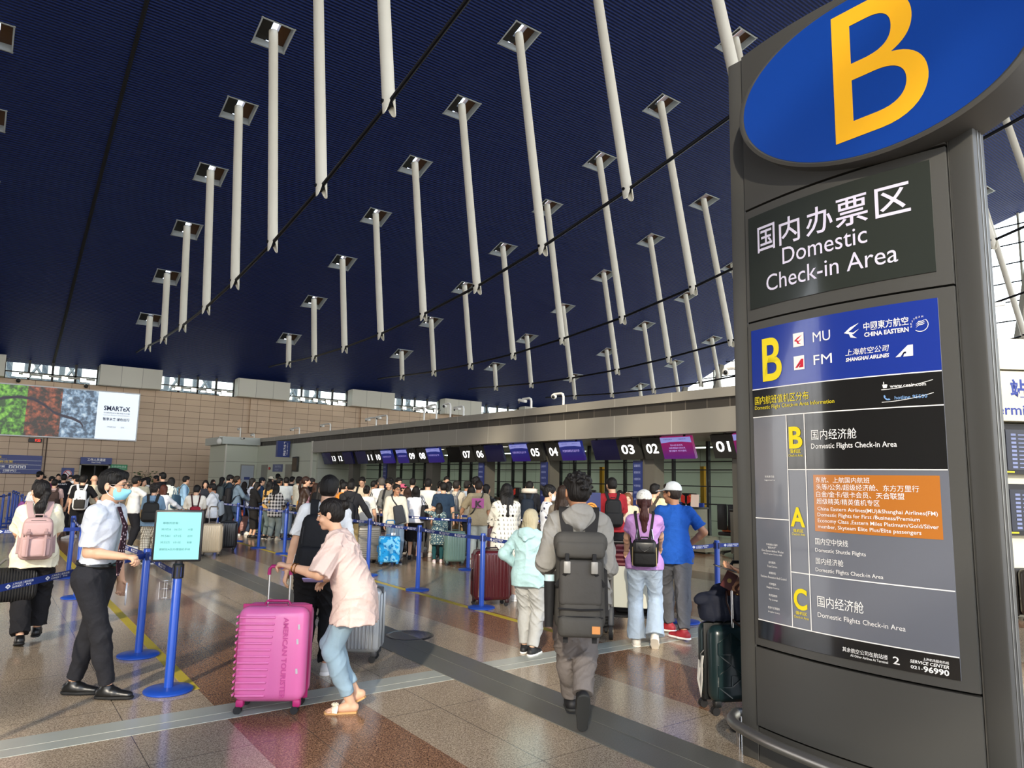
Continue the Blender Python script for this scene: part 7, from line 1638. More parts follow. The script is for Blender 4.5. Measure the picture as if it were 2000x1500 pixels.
q_ = on_cart(-0.40, 0.10); t = thing('travel_bag', 'tall black soft suitcase beside the luggage trolley', 'suitcase', (q_[0], q_[1], 0.0), -R(cart_az)); p = BM(); rbox(p, (0, 0, 0.42), (0.26, 0.44, 0.74), 0.06, 3); obj('bag_body', p, ribbed_mat('soft_case_black', '#1b1c1e', 9, 2, 0.5, 0.02, 0.7), t, 60)
p = BM()
for x in (-0.09, 0.09):
    for y in (-0.16, 0.16): cyl(p, (x-0.012, y, 0.028), (x+0.012, y, 0.028), 0.028, 12)
    for y in (-0.16, 0.16): bx(p, x-0.02, x+0.02, y-0.02, y+0.02, 0.03, 0.07)
obj('casters', p, M_tyre, t)
# woman in the patterned dress
loc = at_depth(990, 10.2); az = 25
dr = person('woman with long straight black hair in white dress printed with grey triangles', loc, az, 1.60, 0.009, 'light', sex='f', top=dict(mat=pat_mat('triangle_print', 'tri', '#dedbce', '#6d6b66', sc=0.8), sleeve='short', hem=0.60, loose=0.045, slen=1.15, flare=0.02, name='dress'), bottom=dict(kind='shorts', c='#3a3a3a', len=0.6), hair=('long', '#0d0c0c'), arms=('front', 'front'), legs=(dict(a=(0.12, -0.10, 0.085)), dict(a=(-0.10, 0.12, 0.085))), shoes=('#e9e7e0', '#f4f2ec'))
# staff woman in the polka shirt
loc = at_depth(1071, 10.15); az = 128
ms = person('woman in white blouse with dark dots and white mask, holding a paper', loc, az, 1.60, 0.008, 'light', sex='f', top=dict(mat=pat_mat('polka_print', 'dots', '#dfe3ea', '#3b3f55', sc=1.15), sleeve='short', hem=1.02, loose=0.022, slen=0.95), bottom=dict(kind='skirt', high=True, c='#2a2226', len=0.5), hair=('bun', '#0f0d0d'), arms=('front', 'cross'), head=(0, 8, 0), mask='#e6ecef', face=True, shoes=('#1a1a1a', None), shoe_style='pump')
p = BM(); N_, fw, rt, up = [Vector(ms[k]) for k in ('N', 'fw', 'rt', 'up')]
for s in (1, -1): rbox(p, N_+fw*0.115+rt*s*0.045-up*0.05, (0.08, 0.03, 0.06), 0.012, 2); rbox(p, N_+fw*0.125+rt*s*0.025-up*0.11, (0.03, 0.015, 0.10), 0.006, 1)
obj('scarf_bow', p, mat('scarf_blue', '#b9c4de', 0.7), ms['body'])
t = thing('paper_sheet', 'pale sheet of paper held by the woman in the dotted blouse', 'paper', l2w(loc, az, (0.0, 0.30, 1.12)), -R(az)); p = BM(); box(p, (0, 0, 0), (0.21, 0.004, 0.28), Matrix.Rotation(-0.5, 3, 'X')); obj('sheet', p, mat('paper_pink', '#e8d9d6', 0.7), t)
# traveller behind the pylon
loc = at_depth(1502, 5.15); az = 312
hh1 = w2l(loc, az, pt(1449, 1116, 5.0)); hh2 = w2l(loc, az, pt(1448, 1132, 5.2))
ty = person('person mostly hidden behind the pylon holding out a phone and a passport', loc, az, 1.58, HR, 'mid', sex='f', top=dict(c='#2a2c33', sleeve='long', hem=0.86, loose=0.02), bottom=dict(c='#26262a'), hair=('bob', '#14100f'), arms=((hh2, (0.5, -0.6, -0.6)), (hh1, (-0.5, -0.6, -0.6))), head=(0, 16, 0), legs=(dict(a=(0.10, 0.0, 0.085)), dict(a=(-0.10, 0.14, 0.085))), shoes=('#8d8d8c', '#3a3a3a'), shoe_style='dress', curl=(1.2, 0.6), palm=(V3(0, 0.2, -1), V3(0, 0.2, 1)))
t = thing('mobile_phone', 'black phone held out at the left edge of the pylon', 'phone', pt(1416, 1110, 4.98), -R(312)); p = BM(); rbox(p, (0, 0, 0), (0.075, 0.155, 0.009), 0.004, 2, Matrix.Rotation(R(16), 3, 'X')); obj('case', p, M_black, t)
t = thing('passport', 'dark red passport held below the black phone', 'passport', pt(1424, 1134, 5.15), -R(216)); p = BM(); rbox(p, (0, 0, 0), (0.088, 0.010, 0.125), 0.003, 1, Matrix.Rotation(R(-28), 3, 'Y')); q = obj('cover', p, leather('#4d1f20'), t); p = BM(); cyl(p, (0, 0.0055, 0.0), (0, 0.0065, 0.0), 0.016, 14); cyl(p, (0, -0.0055, 0.0), (0, -0.0065, 0.0), 0.016, 14); obj('emblem', p, mat('passport_gold', '#a98f58', 0.4, 0.5), q)
# dark green suitcase with the navy bag on it
c1, c2 = fl(1365, 1384), fl(1401, 1398); saz = 206
fd_ = Vector((math.sin(R(saz)), math.cos(R(saz)))); rt_ = Vector((math.cos(R(saz)), -math.sin(R(saz))))
gc = (c2[0]-fd_.x*0.11-rt_.x*0.205, c2[1]-fd_.y*0.11-rt_.y*0.205)
suitcase('dark green suitcase with geometric raised lines and a white airline tag beside the pylon', gc, saz, 0.50, 0.63, 0.30, '#16292c', 'geo', 0.46, trim='#121516', wheel=0.06, rod_off=0.115)
gt = bpy.data.objects['suitcase.002'] if 'suitcase.002' in bpy.data.objects else None
t = thing('luggage_tag', 'white airline tag looped on the side of the dark green suitcase', 'tag', (gc[0], gc[1], 0), -R(saz)); p = BM()
tube(p, [(0.27, 0.02, 0.40), (0.285, 0.03, 0.34), (0.285, 0.03, 0.24), (0.28, 0.0, 0.12), (0.285, -0.03, 0.22), (0.28, -0.01, 0.36)], 0.022, 6, flat=(Vector((1, 0, 0)), 0.12)); obj('paper_loop', p, mat('tag_white', '#ecebe6', 0.6), t)
Zt = 0.68; a_ = R(saz); t = thing('folding_tote', 'navy folding tote with brown leather flap lying on the dark green suitcase', 'bag', (gc[0]-fd_.x*0.03, gc[1]-fd_.y*0.03, 0.645), -R(saz))
F = Field((-0.30, -0.18, -0.02), (0.30, 0.18, 0.36), 0.009)
F.cap((-0.18, 0, 0.05), (0.18, 0, 0.05), 0.085, 0.085, 0.02); F.cap((-0.12, 0, 0.22), (0.12, 0, 0.22), 0.05, 0.05, 0.12); F.cap((-0.20, 0.0, 0.14), (0.20, 0, 0.14), 0.06, 0.06, 0.06); F.ell((0.24, 0, 0.15), (0.07, 0.04, 0.05), 0.04); F.ell((-0.24, 0, 0.15), (0.07, 0.04, 0.05), 0.04); F.plane((0, 0, 0.0), (0, 0, -1)); F.fold(0.008, 11, 0.8)
obj('bag_body', F.mesh('bag_body'), pack_mat('#171c2c'), t)
p = BM(); rbox(p, (0.0, 0.065, 0.235), (0.13, 0.02, 0.10), 0.008, 2, Matrix.Rotation(-0.25, 3, 'X')); q = obj('leather_flap', p, leather('#4b2a1e'), t); p = BM(); sphere(p, (0, 0.082, 0.20), 0.007, 8, 6); obj('stud', p, mat('stud_gold', '#b79a5a', 0.3, 0.9), q)
for s in (-1, 1):
    p = BM(); tube(p, [(0.10*s-0.03, s*0.05, 0.22), (0.10*s, s*0.11, 0.15), (0.07*s, s*0.15, 0.02), (0.0, s*0.155, -0.03), (-0.07*s, s*0.14, 0.04), (-0.09*s-0.0, s*0.09, 0.16)], 0.007, 8); obj('handle', p, leather('#3d2219'), t)
t = thing('luggage_tag', 'yellow tag hanging on the handles of the navy tote', 'tag', (gc[0]-fd_.x*0.03, gc[1]-fd_.y*0.03, 0.645), -R(saz)); p = BM(); rbox(p, (-0.10, 0.165, 0.02), (0.045, 0.006, 0.12), 0.003, 1, Matrix.Rotation(0.2, 3, 'Y')); obj('card', p, mat('tag_yellow', '#d8b13a', 0.5), t)
# suitcases close to the barrier
c1 = fl(957, 1186); suitcase('maroon ribbed suitcase behind the blue post beside the platinum-haired person', (c1[0]+0.09, c1[1]+0.12), 200, 0.50, 0.73, 0.30, '#4a171c', 'v', 0.0, trim='#2a0f12', rough=0.25)
q_ = PW(1.0, 0, 0.62); suitcase('black suitcase with buckle straps by the cream wall at the right edge', tuple(PW(0.10, 0, 0.27))[:2], 213, 0.46, 0.66, 0.28, '#2e2a26', 'h', 0.0, trim='#151312', nr=6)
# ---------------- the queue ----------------
BK, WH, NV, CR = '#1c1c1f', '#e6e5e0', '#27344d', '#e8dfc4'
TJ, TK, TG, TD = '#39465c', '#b59f78', '#8b8f8c', '#222226'
HB, HBR, HDB = '#14110f', '#3b2416', '#221611'
_leg = random.Random(17)
def crowd(label, px, ytop, depth, fc, top, bot, hair='short', hc=HB, arms=('relaxed', 'relaxed'), sex='m', head=None, skin='light', lean=(2, 0), **kw):
    depth = clear_spot(px, depth); loc = at_depth(px, depth); va = FWD_AZ+math.degrees(math.atan((px-1000)/1387))
    off = {'b': 0, 'r': 90, 'l': -90, 'f': 180}.get(fc, fc)
    H = min(1.83, max(1.15, top_height(px, ytop, depth)/1.015)); H = kw.pop('H', H)
    res = 0.0105 if depth < 13.5 else (0.0125 if depth < 16.5 else (0.015 if depth < 19.5 else 0.018))
    sx = _leg.uniform(-0.05, 0.05); legs = (dict(a=(0.10, sx, 0.085), toe=-_leg.uniform(2, 14)), dict(a=(-0.10, -sx, 0.085), toe=_leg.uniform(2, 14)))
    T = dict(top) if isinstance(top, dict) else dict(c=top, sleeve='short', loose=0.022, hem=0.84, slen=0.75)
    B = dict(bot) if isinstance(bot, dict) else dict(c=bot, loose=0.016, len=0.96)
    return person(label, loc, va+off, H, res, skin, T, B, (hair, hc), arms, kw.pop('legs', legs), lean, kw.pop('twist', 0), head or (_leg.uniform(-20, 20), _leg.uniform(0, 8), 0), kw.pop('shoes', (_leg.choice(['#e8e6e0', '#1b1b1d', '#d9d7d2']), '#eeece6')), sex=sex, **kw)
PLACED = [tuple(o.location)[:2] for o in C.objects if o.get('category') == 'person']
CASES = [(o, 0) for o in C.objects if o.get('category') == 'suitcase']
def clear_spot(px, depth):
    """nearest distance along the same line of sight that is clear of the belts and of the other people"""
    best = None
    for d in sorted((0.06*i for i in range(-22, 23)), key=abs):
        x, y = at_depth(px, depth+d); pen = 0.0
        for x0, y0, x1, y1 in SEGS:
            L2 = (x1-x0)**2+(y1-y0)**2; t = min(1, max(0, ((x-x0)*(x1-x0)+(y-y0)*(y1-y0))/L2)); pen += max(0, 0.36-math.hypot(x-x0-t*(x1-x0), y-y0-t*(y1-y0)))
        for qx, qy in PLACED: pen += max(0, 0.50-math.hypot(x-qx, y-qy))
        s = pen*4+abs(d)*0.25
        if best is None or s < best[0]: best = (s, depth+d)
    PLACED.append(at_depth(px, best[1])); return best[1]
LS = lambda c, **k: dict(dict(c=c, sleeve='long', loose=0.026, hem=0.84), **k)
SS = lambda c, **k: dict(dict(c=c, sleeve='short', loose=0.024, hem=0.84, slen=0.75), **k)
F_ = 'f'
# far left, near the staff door
o = crowd('man in black cap and grey camouflage shirt at the far left facing right', 76, 920, 22, 'r', LS('#555a52', mat=pat_mat('camo_grey', 'camo', '#6e7068', '#3f423d', '#8d8c80')), TD, hat=dict(c='#111113'))
crowd('person in pale blue shirt just behind the man in camouflage', 84, 928, 24, 'r', LS('#a9c4d2'), TJ)
crowd('person in magenta top bending forward near the direction board', 92, 928, 23, 'r', SS('#a3417f'), TD, sex=F_, lean=(14, 0), head=(0, 14, 0))
o = crowd('woman in white t-shirt with long dark hair and black cross strap, behind the blue posts', 76, 941, 17.5, -20, SS('#e4e4e0'), BK, 'long', HDB, sex=F_); sling(o, 'black shoulder bag of the woman in white behind the blue posts', BK, 1, 0.2, 0.2, 0.08)
o = crowd('person in pale pink shirt with thin dark backpack straps near the staff door', 109, 935, 17.3, 'b', SS('#cfb0a8'), TD); backpack(o, 'brown backpack of the person in pale pink shirt', '#4a3a34', 0.28, 0.36, 0.13)
crowd('guard in black uniform facing the camera left of the notice board', 115, 925, 28, 'f', LS('#191a1f'), '#191a1f')
o = crowd('guard in black uniform seen from behind with bare forearm, white letters on the back', 126, 925, 20, 10, SS('#191a20'), '#1b1c22', arms=('relaxed', 'down'))
p = BM(); c_ = Vector(o['C'])-Vector(o['fw'])*0.137*o['S']+Vector(o['up'])*0.13*o['S']; g = lambda u, z, f: c_+Vector(o['rt'])*u+Vector(o['up'])*z-Vector(o['fw'])*(f+0.012); add_text(p, 'SECURITY', -0.12, 0, 0.24, 0.035, g, 0.02, 1, depth=0.006); obj('back_lettering', p, M_print, o['body'])
crowd('guard in black uniform wearing a white mask beside the notice board', 139, 927, 26, 170, LS('#191a1f'), '#191a1f', mask='#e6eaec')
o = crowd('person in black cap and mask with white t-shirt looking left near the staff door', 153, 927, 18.0, -60, SS(WH), TD, mask='#e6eaec', hat=dict(c='#141416'))
o = crowd('person in black t-shirt and black shorts with white printed backpack', 164, 927, 16.6, 6, SS('#17171a', loose=0.03, slen=0.9), dict(kind='shorts', c='#161618', len=0.95, loose=0.03), shoes=('#e8e6e0', '#f0eee8'), arms=('side', 'relaxed'))
p = BM(); c_ = Vector(o['N'])-Vector(o['fw'])*0.115*o['S']-Vector(o['up'])*0.06*o['S']; g = lambda u, z, f: c_+Vector(o['rt'])*u+Vector(o['up'])*z-Vector(o['fw'])*(f+0.008)
bp, BL, BR = backpack(o, 'white backpack with small red and black prints and dark lower pocket', '#dddedd', 0.28, 0.46, 0.15, pc='#2a2824', strap='#d4d5d4', zoff=-0.02)
p = BM()
for x, z, w_ in ((-0.06, 0.02, 0.02), (0.05, 0.0, 0.02), (-0.08, -0.03, 0.015), (0.09, -0.02, 0.015), (0.0, 0.06, 0.012)): rbox(p, BL(x, -0.078, z), (w_, 0.004, 0.03), 0.002, 1, BR)
obj('black_prints', p, M_black, bp); p = BM(); rbox(p, BL(0.01, -0.079, 0.0), (0.03, 0.004, 0.03), 0.002, 1, BR); obj('red_print', p, mat('print_red', '#b02a2a', 0.6), bp)
crowd('bald man in beige shirt and khaki trousers near the staff door', 186, 927, 17.2, 5, SS('#d2c6a8', hem=0.97), dict(c='#b59d75', high=True), hair='bald', skin='light', arms=('relaxed', 'side'))
crowd('tall guard in black uniform standing in front of the staff door', 202, 920, 20.5, 4, LS('#17191f'), '#17191f')
# beyond the man in tie
o = crowd('man with short hair in white shirt reaching along the belt behind the man in tie', 266, 929, 15.8, 70, SS(WH), TD, arms=('reach', 'relaxed'), skin='tan', head=(-10, 0, 0)); tote(o, 'beige paper carrier bag by the man reaching along the belt', '#c2ad86', -1, 0.34, 0.40, 0.14, 0.70, drop=1)
crowd('woman in cream top far behind the man in tie', 281, 933, 21, 150, SS('#e3d9b8'), TK, 'long', sex=F_)
o = crowd('woman in white top with long black hair standing sideways by the brown wall', 291, 931, 22, 'l', SS(WH), TD, 'long', sex=F_); tote(o, 'dark shoulder bag of the woman sideways by the brown wall', '#20242a', -1, 0.3, 0.25, 0.1, 1.0)
o = crowd('man in slate shirt facing left with a dark backpack by the brown wall', 309, 928, 22.5, 'l', SS('#4d6470'), TD, skin='tan'); backpack(o, 'dark backpack of the man in slate shirt', '#262a2e', 0.3, 0.4, 0.15)
crowd('tall young man with thick black hair and black top by the brown wall', 320, 922, 20.5, -60, SS(BK), TD)
o = crowd('woman in white hooded jacket leaning forward, long black hair, by the brown wall', 331, 931, 17.5, 40, LS('#dadfd6', hood=True), BK, 'long', sex=F_, lean=(8, 0)); tote(o, 'slate blue shoulder bag of the woman in white hooded jacket', '#3b5668', 1, 0.3, 0.34, 0.12, 0.98)
o = crowd('man in light blue shirt facing right with pale blue backpack', 362, 929, 20, 'r', LS('#8fb2cf'), '#5d6b78'); backpack(o, 'pale blue backpack of the man in light blue shirt', '#7ba7b8', 0.28, 0.4, 0.15)
GC = pat_mat('gingham', 'grid', '#e6dfcb', '#6a5d4a')
o = crowd('older person with curly grey-black hair in denim blue top and checked trousers', 304, 951, 13.4, 8, SS('#7793ab', hem=0.80, slen=0.9), dict(mat=GC, loose=0.028, len=0.93), 'messy', '#2b2724', arms=('front', 'front'), sex=F_, H=1.45)
backpack(o, 'black backpack of the person in denim blue top', '#262624', 0.32, 0.36, 0.15, zoff=-0.05)
o = crowd('woman with brown bob hair in white shirt resting a bent arm on the belt', 321, 946, 15.4, 40, LS('#e6e8ec'), TD, 'bob', '#4a2418', arms=('reach', 'front'), sex=F_)
# couple with suitcases
o = crowd('person in white t-shirt and khaki trousers with a small red backpack', 386, 946, 14.75, -2, SS('#ece6d6', hem=0.80, loose=0.034, slen=0.95), dict(c='#bba27a', loose=0.024), hair='short', arms=('front', 'front'), head=(20, 14, 0))
backpack(o, 'small dark red backpack on the person in white and khaki', '#8d1f2d', 0.24, 0.24, 0.10, zoff=-0.17, strap='#3a1a1c', thin=0.014)
o = crowd('man in white polo and black trousers looking left beside the red backpack', 421, 943, 15.7, -70, SS('#e9ebec', hem=0.84, slen=0.85), '#1a1a1c', arms=('front', 'front'), skin='tan', head=(-6, 12, 0)); sling(o, 'grey drawstring bag of the man in white polo', '#aab3b8', 1, 0.24, 0.3, 0.08)
suitcase('champagne suitcase with raised handle left of the black suitcase', fl(411, 1086), 200, 0.40, 0.66, 0.26, '#b5a68c', 'v', 0.34, metal=0.2, trim='#5a5044', nr=8, rod_off=0.02)
suitcase('plain black suitcase right of the champagne suitcase', (fl(438, 1078)[0]+0.1, fl(438, 1078)[1]+0.15), 200, 0.36, 0.64, 0.24, '#202124', 'v', 0.0, nr=7)
crowd('woman with dark hair in black top facing the camera behind the couple', 403, 937, 20, 170, LS('#2e3038'), TD, 'long', sex=F_)
crowd('woman with brown hair in dark top far behind the couple', 416, 936, 25, 150, SS('#3a3234'), TD, 'bob', HDB, sex=F_)
crowd('woman with black hair behind the man in navy jacket', 433, 931, 24, 60, LS('#22242c'), TD, 'long', sex=F_)
o = crowd('tall man in dark navy jacket looking down to the right', 446, 926, 20.5, 60, LS('#253340'), '#2a313c', head=(10, 14, 0)); backpack(o, 'grey backpack strap and pack of the man in dark navy jacket', '#3b4448', 0.28, 0.4, 0.15)
crowd('person in white t-shirt half hidden behind the blue-grey sweatshirt', 452, 932, 21.5, 40, SS(WH), TD)
o = crowd('man in glasses and blue-grey sweatshirt looking up to the right', 464, 929, 19.8, 75, LS('#66798a', hem=0.88), dict(c='#33445c', loose=0.02), 'short', '#20190f', arms=('front', 'front'), skin='tan', head=(6, -14, 0), glasses=True, shoes=('#e9e7e2', None)); backpack(o, 'black backpack of the man in blue-grey sweatshirt', '#1c1c1f', 0.3, 0.44, 0.17)
crowd('woman with brown hair and black top left of the masked woman', 478, 940, 22, 30, SS('#2a2626'), TD, 'long', HDB, sex=F_)
crowd('woman in white mask and blue checked shirt', 491, 933, 20.2, 80, LS('#76839c', mat=pat_mat('blue_check', 'plaid', '#7d89a6', '#b7becf', sc=0.6)), TJ, 'long', sex=F_, mask='#eceef0')
o = crowd('woman in black hooded top and long black skirt looking at her phone', 499, 940, 19.2, 75, LS('#19191b', hood=True), dict(kind='skirt', c='#252322', len=0.28, flare=0.02), 'long', sex=F_, arms=('phone', 'phone'), head=(0, 22, 0), shoes=('#151516', None))
crowd('man in dark cap and navy jacket behind the woman on her phone', 510, 932, 21.5, 80, LS('#1f3450'), TD, hat=dict(c='#20242c'))
crowd('woman in mustard top with loose dark hair', 527, 938, 19.6, 50, LS('#d9ac63'), dict(c='#6f7d7c'), 'long', HB, sex=F_)
crowd('man in black cap standing far behind the queue', 542, 925, 29, 20, LS('#2a2a2e'), TD, hat=dict(c='#141416'))
crowd('person in cream hat far behind the queue', 528, 930, 26, 60, LS('#3b4049'), TD, hat=dict(c='#e6dcc2'))
crowd('man with cropped hair in white t-shirt facing right', 545, 932, 20.3, 60, SS('#dfe3e4'), TJ, skin='tan')
PL = pat_mat('plaid_shirt', 'plaid', '#d9d3cb', '#2c2a2c')
o = crowd('woman in black and white plaid shirt and grey jeans, long black hair', 541, 945, 18.6, 25, LS('#888888', mat=PL, hem=0.72, loose=0.04), dict(c='#8c958f', loose=0.026), 'long', sex=F_, arms=('front', 'hip'), shoes=('#eee2c8', '#f3ead6'))
crowd('man in pale grey t-shirt seen from behind', 560, 931, 20.0, 5, SS('#b7bfc2'), TD)
crowd('dark-haired man far behind the pale grey t-shirt', 570, 930, 24, 40, LS('#23252b'), TD)
crowd('young man in cream hooded sweatshirt facing right', 583, 931, 18.8, 60, LS('#e8e0c8', hood=True), dict(c='#7d7f7a'), hair='messy', hc='#1d1512', arms=('front', 'front'))
o = crowd('woman in brown leather jacket with tied brown hair, facing right', 596, 930, 17.8, 78, LS('#3b2a22', mat=leather('#3a2a22'), hem=0.88, loose=0.036), dict(c='#77807a', loose=0.03), 'pony', '#2d1a12', arms=('front', 'front'), sex=F_, shoes=('#efede8', None))
tote(o, 'tan leather bag beside the woman in brown leather jacket', '#c7913f', -1, 0.26, 0.24, 0.10, 0.95)
crowd('balding man in black t-shirt facing right behind the leather jacket', 608, 933, 19.8, 70, SS('#151517'), TD, hair='crew', hc='#2e2723', skin='tan')
o = crowd('woman in black top with brown hair left of the man in white tee', 617, 943, 17.4, 60, SS('#1b1a1c'), TD, 'long', HBR, sex=F_); tote(o, 'dusty pink handbag of the woman in black top', '#b78d9a', -1, 0.22, 0.20, 0.09, 0.98)
crowd('person in black jacket close behind the man with black backpack', 628, 940, 16.0, 10, LS('#1a1a1c'), TD, 'long', sex=F_)
suitcase('pale blue sticker-covered suitcase behind the queue belt', (fl(556, 1048)[0], fl(556, 1048)[1]+0.1), 205, 0.40, 0.66, 0.26, '#b9cfe4', 'none', 0.0, trim='#2a2f38')
t = thing('travel_bag', 'cream and tan bag standing on the pale blue suitcase', 'bag', (fl(556, 1048)[0]+0.01, fl(556, 1048)[1]+0.12, 0.69)); p = BM(); rbox(p, (0, 0, 0.11), (0.34, 0.2, 0.22), 0.05, 3); obj('bag_body', p, pack_mat('#d8c49a'), t, 60); p = BM(); tube(p, [(-0.08, 0, 0.21), (-0.06, 0, 0.30), (0.06, 0, 0.30), (0.08, 0, 0.21)], 0.01, 6); obj('handle', p, leather('#8a5a2c'), t)
q_ = fl(456, 1029); t = thing('carrier_bag', 'crumpled white plastic carrier bag with pink print on the floor', 'bag', (q_[0], q_[1], 0)); F = Field((-0.35, -0.3, -0.02), (0.35, 0.3, 0.62), 0.016); F.ell((0, 0, 0.20), (0.27, 0.2, 0.24), 0.05); F.cap((0, 0, 0.30), (0.02, 0, 0.56), 0.14, 0.04, 0.05); F.plane((0, 0, 0), (0, 0, -1)); F.fold(0.03, 3, 0.6); obj('bag_body', F.mesh('bag_body'), mat('plastic_white', '#e3ddd6', 0.35), t); p = BM(); box(p, (0, -0.2, 0.10), (0.22, 0.01, 0.07)); obj('pink_print', p, mat('print_pink', '#c9668c', 0.5), t)
suitcase('dark green suitcase behind the long black skirt', (at_depth(513, 20.2)), 205, 0.38, 0.6, 0.24, '#2c3f38', 'v', 0.0, nr=6); suitcase('rose pink frame suitcase behind the woman on her phone', at_depth(489, 20.6), 205, 0.36, 0.5, 0.22, '#b98a82', 'h', 0.2, nr=5)
q_ = at_depth(468, 21.0); t = thing('paper_bag', 'orange paper bag standing behind the queue posts', 'bag', (q_[0], q_[1], 0)); p = BM(); rbox(p, (0, 0, 0.32), (0.3, 0.16, 0.64), 0.01, 1, taper=(1.1, 1.0)); obj('bag_body', p, mat('paper_orange', '#d9674a', 0.7), t)
# right of the woman with the bun
crowd('dark-haired person just right of the man in white tee, far back', 668, 936, 21.5, 30, LS('#1d1e22'), TD); crowd('man with black hair behind the black hooded jacket', 688, 934, 22.5, 0, SS('#2c2f36'), TD)
crowd('man in orange jacket behind the black hooded jacket', 671, 940, 16.2, 40, LS('#d98a35'), TD)
o = crowd('man in black hooded jacket reaching his right hand to the belt', 686, 938, 13.4, 16, LS('#27272a', hood=True, loose=0.034), '#a28a5a', arms=('side', 'front')); backpack(o, 'black backpack of the man in black hooded jacket', '#222225', 0.32, 0.46, 0.17, zoff=-0.08)
o = crowd('man in glasses and beige shirt looking down to the left', 709, 930, 18.2, 195, SS('#dccdb0'), TD, glasses=True, arms=('front', 'front'), head=(0, 16, 0)); backpack(o, 'black backpack of the man in beige shirt', BK, 0.3, 0.42, 0.15)
crowd('woman in white top with tied hair seen from behind', 717, 948, 15.6, 10, SS('#ebe6d8'), '#9fb2c2', 'bun', sex=F_)
crowd('man with shaved sides facing right in the middle of the queue', 729, 938, 19.2, 70, SS('#d8d2c4'), TD, hair='crew', skin='tan'); crowd('woman with black hair behind the shaved-sides man', 738, 936, 20.5, 60, LS('#26262b'), TD, 'long', sex=F_)
o = crowd('grey-haired man in white jacket with dark writing seen from behind', 746, 932, 16.4, 5, LS('#e4e4e2', loose=0.03), TD, hc='#55504a'); tote(o, 'black shoulder bag of the grey-haired man in white jacket', BK, -1, 0.30, 0.34, 0.12, 1.02)
o = crowd('young man in grey open jacket and white tee looking down', 763, 933, 15.4, 195, LS('#77766f', loose=0.03), '#2c2c30', hair='messy', arms=('front', 'front'), head=(6, 18, 0)); backpack(o, 'black backpack of the young man in grey jacket', BK, 0.28, 0.4, 0.15)
crowd('man in glasses with black hair behind the young man in grey jacket', 777, 932, 17.4, 150, SS('#e2ded4'), TD, glasses=True)
o = crowd('man in cream sweater, glasses and jeans with a dark chest bag, facing the camera', 775, 945, 14.9, 168, LS('#e3dcc6', hem=0.86, loose=0.034), dict(c='#76899a', loose=0.022), 'short', '#1a1613', arms=('relaxed', 'relaxed'), head=(-14, -4, 0), skin='mid', glasses=True, shoes=('#1c2740', '#e6e3dc'), face=True); sling(o, 'dark grey chest bag of the man in cream sweater', '#3b3d40', -1, 0.24, 0.36, 0.09, front=True)
crowd('child in pink cap among the queue behind the cream sweater', 785, 945, 16.3, 90, SS('#39404d'), TD, hat=dict(c='#d0627c'))
crowd('man in white t-shirt seen from behind near the glass doors', 806, 933, 18.2, 12, SS('#e0e0de'), TD)
crowd('woman with brown hair in grey top right of the cream sweater', 797, 951, 16.0, 12, SS('#a9a69e'), TD, 'long', '#3a261c', sex=F_)
o = crowd('woman in white t-shirt and black skirt carrying a black tote, black hair', 813, 949, 14.8, 12, SS('#e3e5ec', hem=0.86), dict(kind='skirt', c='#1c1b1d', len=0.42, loose=0.03, flare=0.0), 'bob', sex=F_, arms=('front', 'relaxed'), shoes=('#1c1c1f', '#2a2a2a')); tote(o, 'black tote bag of the woman in white t-shirt and black skirt', '#18191c', 1, 0.40, 0.32, 0.14, 0.96)
crowd('man in white sleeveless top seen from behind', 836, 934, 15.6, 2, dict(c='#e6e4da', sleeve='none', hem=0.82, loose=0.03), '#c9c5b8', hair='short', arms=('front', 'relaxed'))
crowd('small child with black hair between the adults of the queue', 825, 953, 17.0, 30, SS('#5c5a50'), TD)
FL_ = pat_mat('floral_tunic', 'flower', '#46606a', '#d5dcc6', sc=0.62)
o = crowd('girl in teal floral tunic and leggings with a hand at her ear', 860, 981, 14.4, -4, LS('#46606a', mat=FL_, hem=0.52, loose=0.034, flare=0.02), dict(c='#1f4a4e', loose=0.004, len=0.98), 'long', sex=F_, arms=('relaxed', 'ear'), head=(-14, 8, 0), shoes=('#d9c9cc', '#f2efe8'))
crowd('uniformed man with black hair facing the camera at the glass doors', 872, 930, 20.5, 175, SS('#e2ded0'), TD)
crowd('woman in white striped top with tied hair near the flags', 860, 939, 17.4, 20, SS('#e2d8d4', mat=pat_mat('white_stripes', 'stripe', '#e8e2de', '#9c9898')), TD, 'bun', sex=F_)
crowd('person in navy t-shirt seen from behind left of the grey backpack', 867, 941, 15.4, 2, SS('#26384c'), '#33414f', 'short')
crowd('woman with long black hair in white top behind the grey backpack', 876, 940, 18.4, 30, SS('#d9d5cf'), TD, 'long', sex=F_)
o = crowd('man in beige t-shirt and khaki shorts with a big grey backpack', 891, 938, 15.2, 20, SS('#c4bcaa', slen=0.9, loose=0.03), dict(kind='shorts', c='#b4966a', len=0.95, loose=0.03), hair='crew', hc='#25201c', skin='tan', arms=('relaxed', 'front')); backpack(o, 'big grey hiking backpack on the man in beige', '#77787a', 0.30, 0.46, 0.19, pc='#6a6b6d', detail=1)
tote(o, 'black shoulder bag hanging beside the big grey backpack', '#2b2b2e', 1, 0.30, 0.40, 0.12, 0.86)
crowd('man in dark cap and light blue shirt facing right near the counters', 911, 939, 17.4, 60, LS('#b3c2d4'), TD, hat=dict(c='#2a2725'), skin='tan')
crowd('tall man with black hair in white shirt near the counters', 928, 931, 16.9, 50, LS('#e3e3e6'), TD, glasses=True, hair='messy')
crowd('woman with long black hair left of the tan t-shirt', 921, 948, 15.9, 10, SS('#8c8578'), TD, 'long', sex=F_)
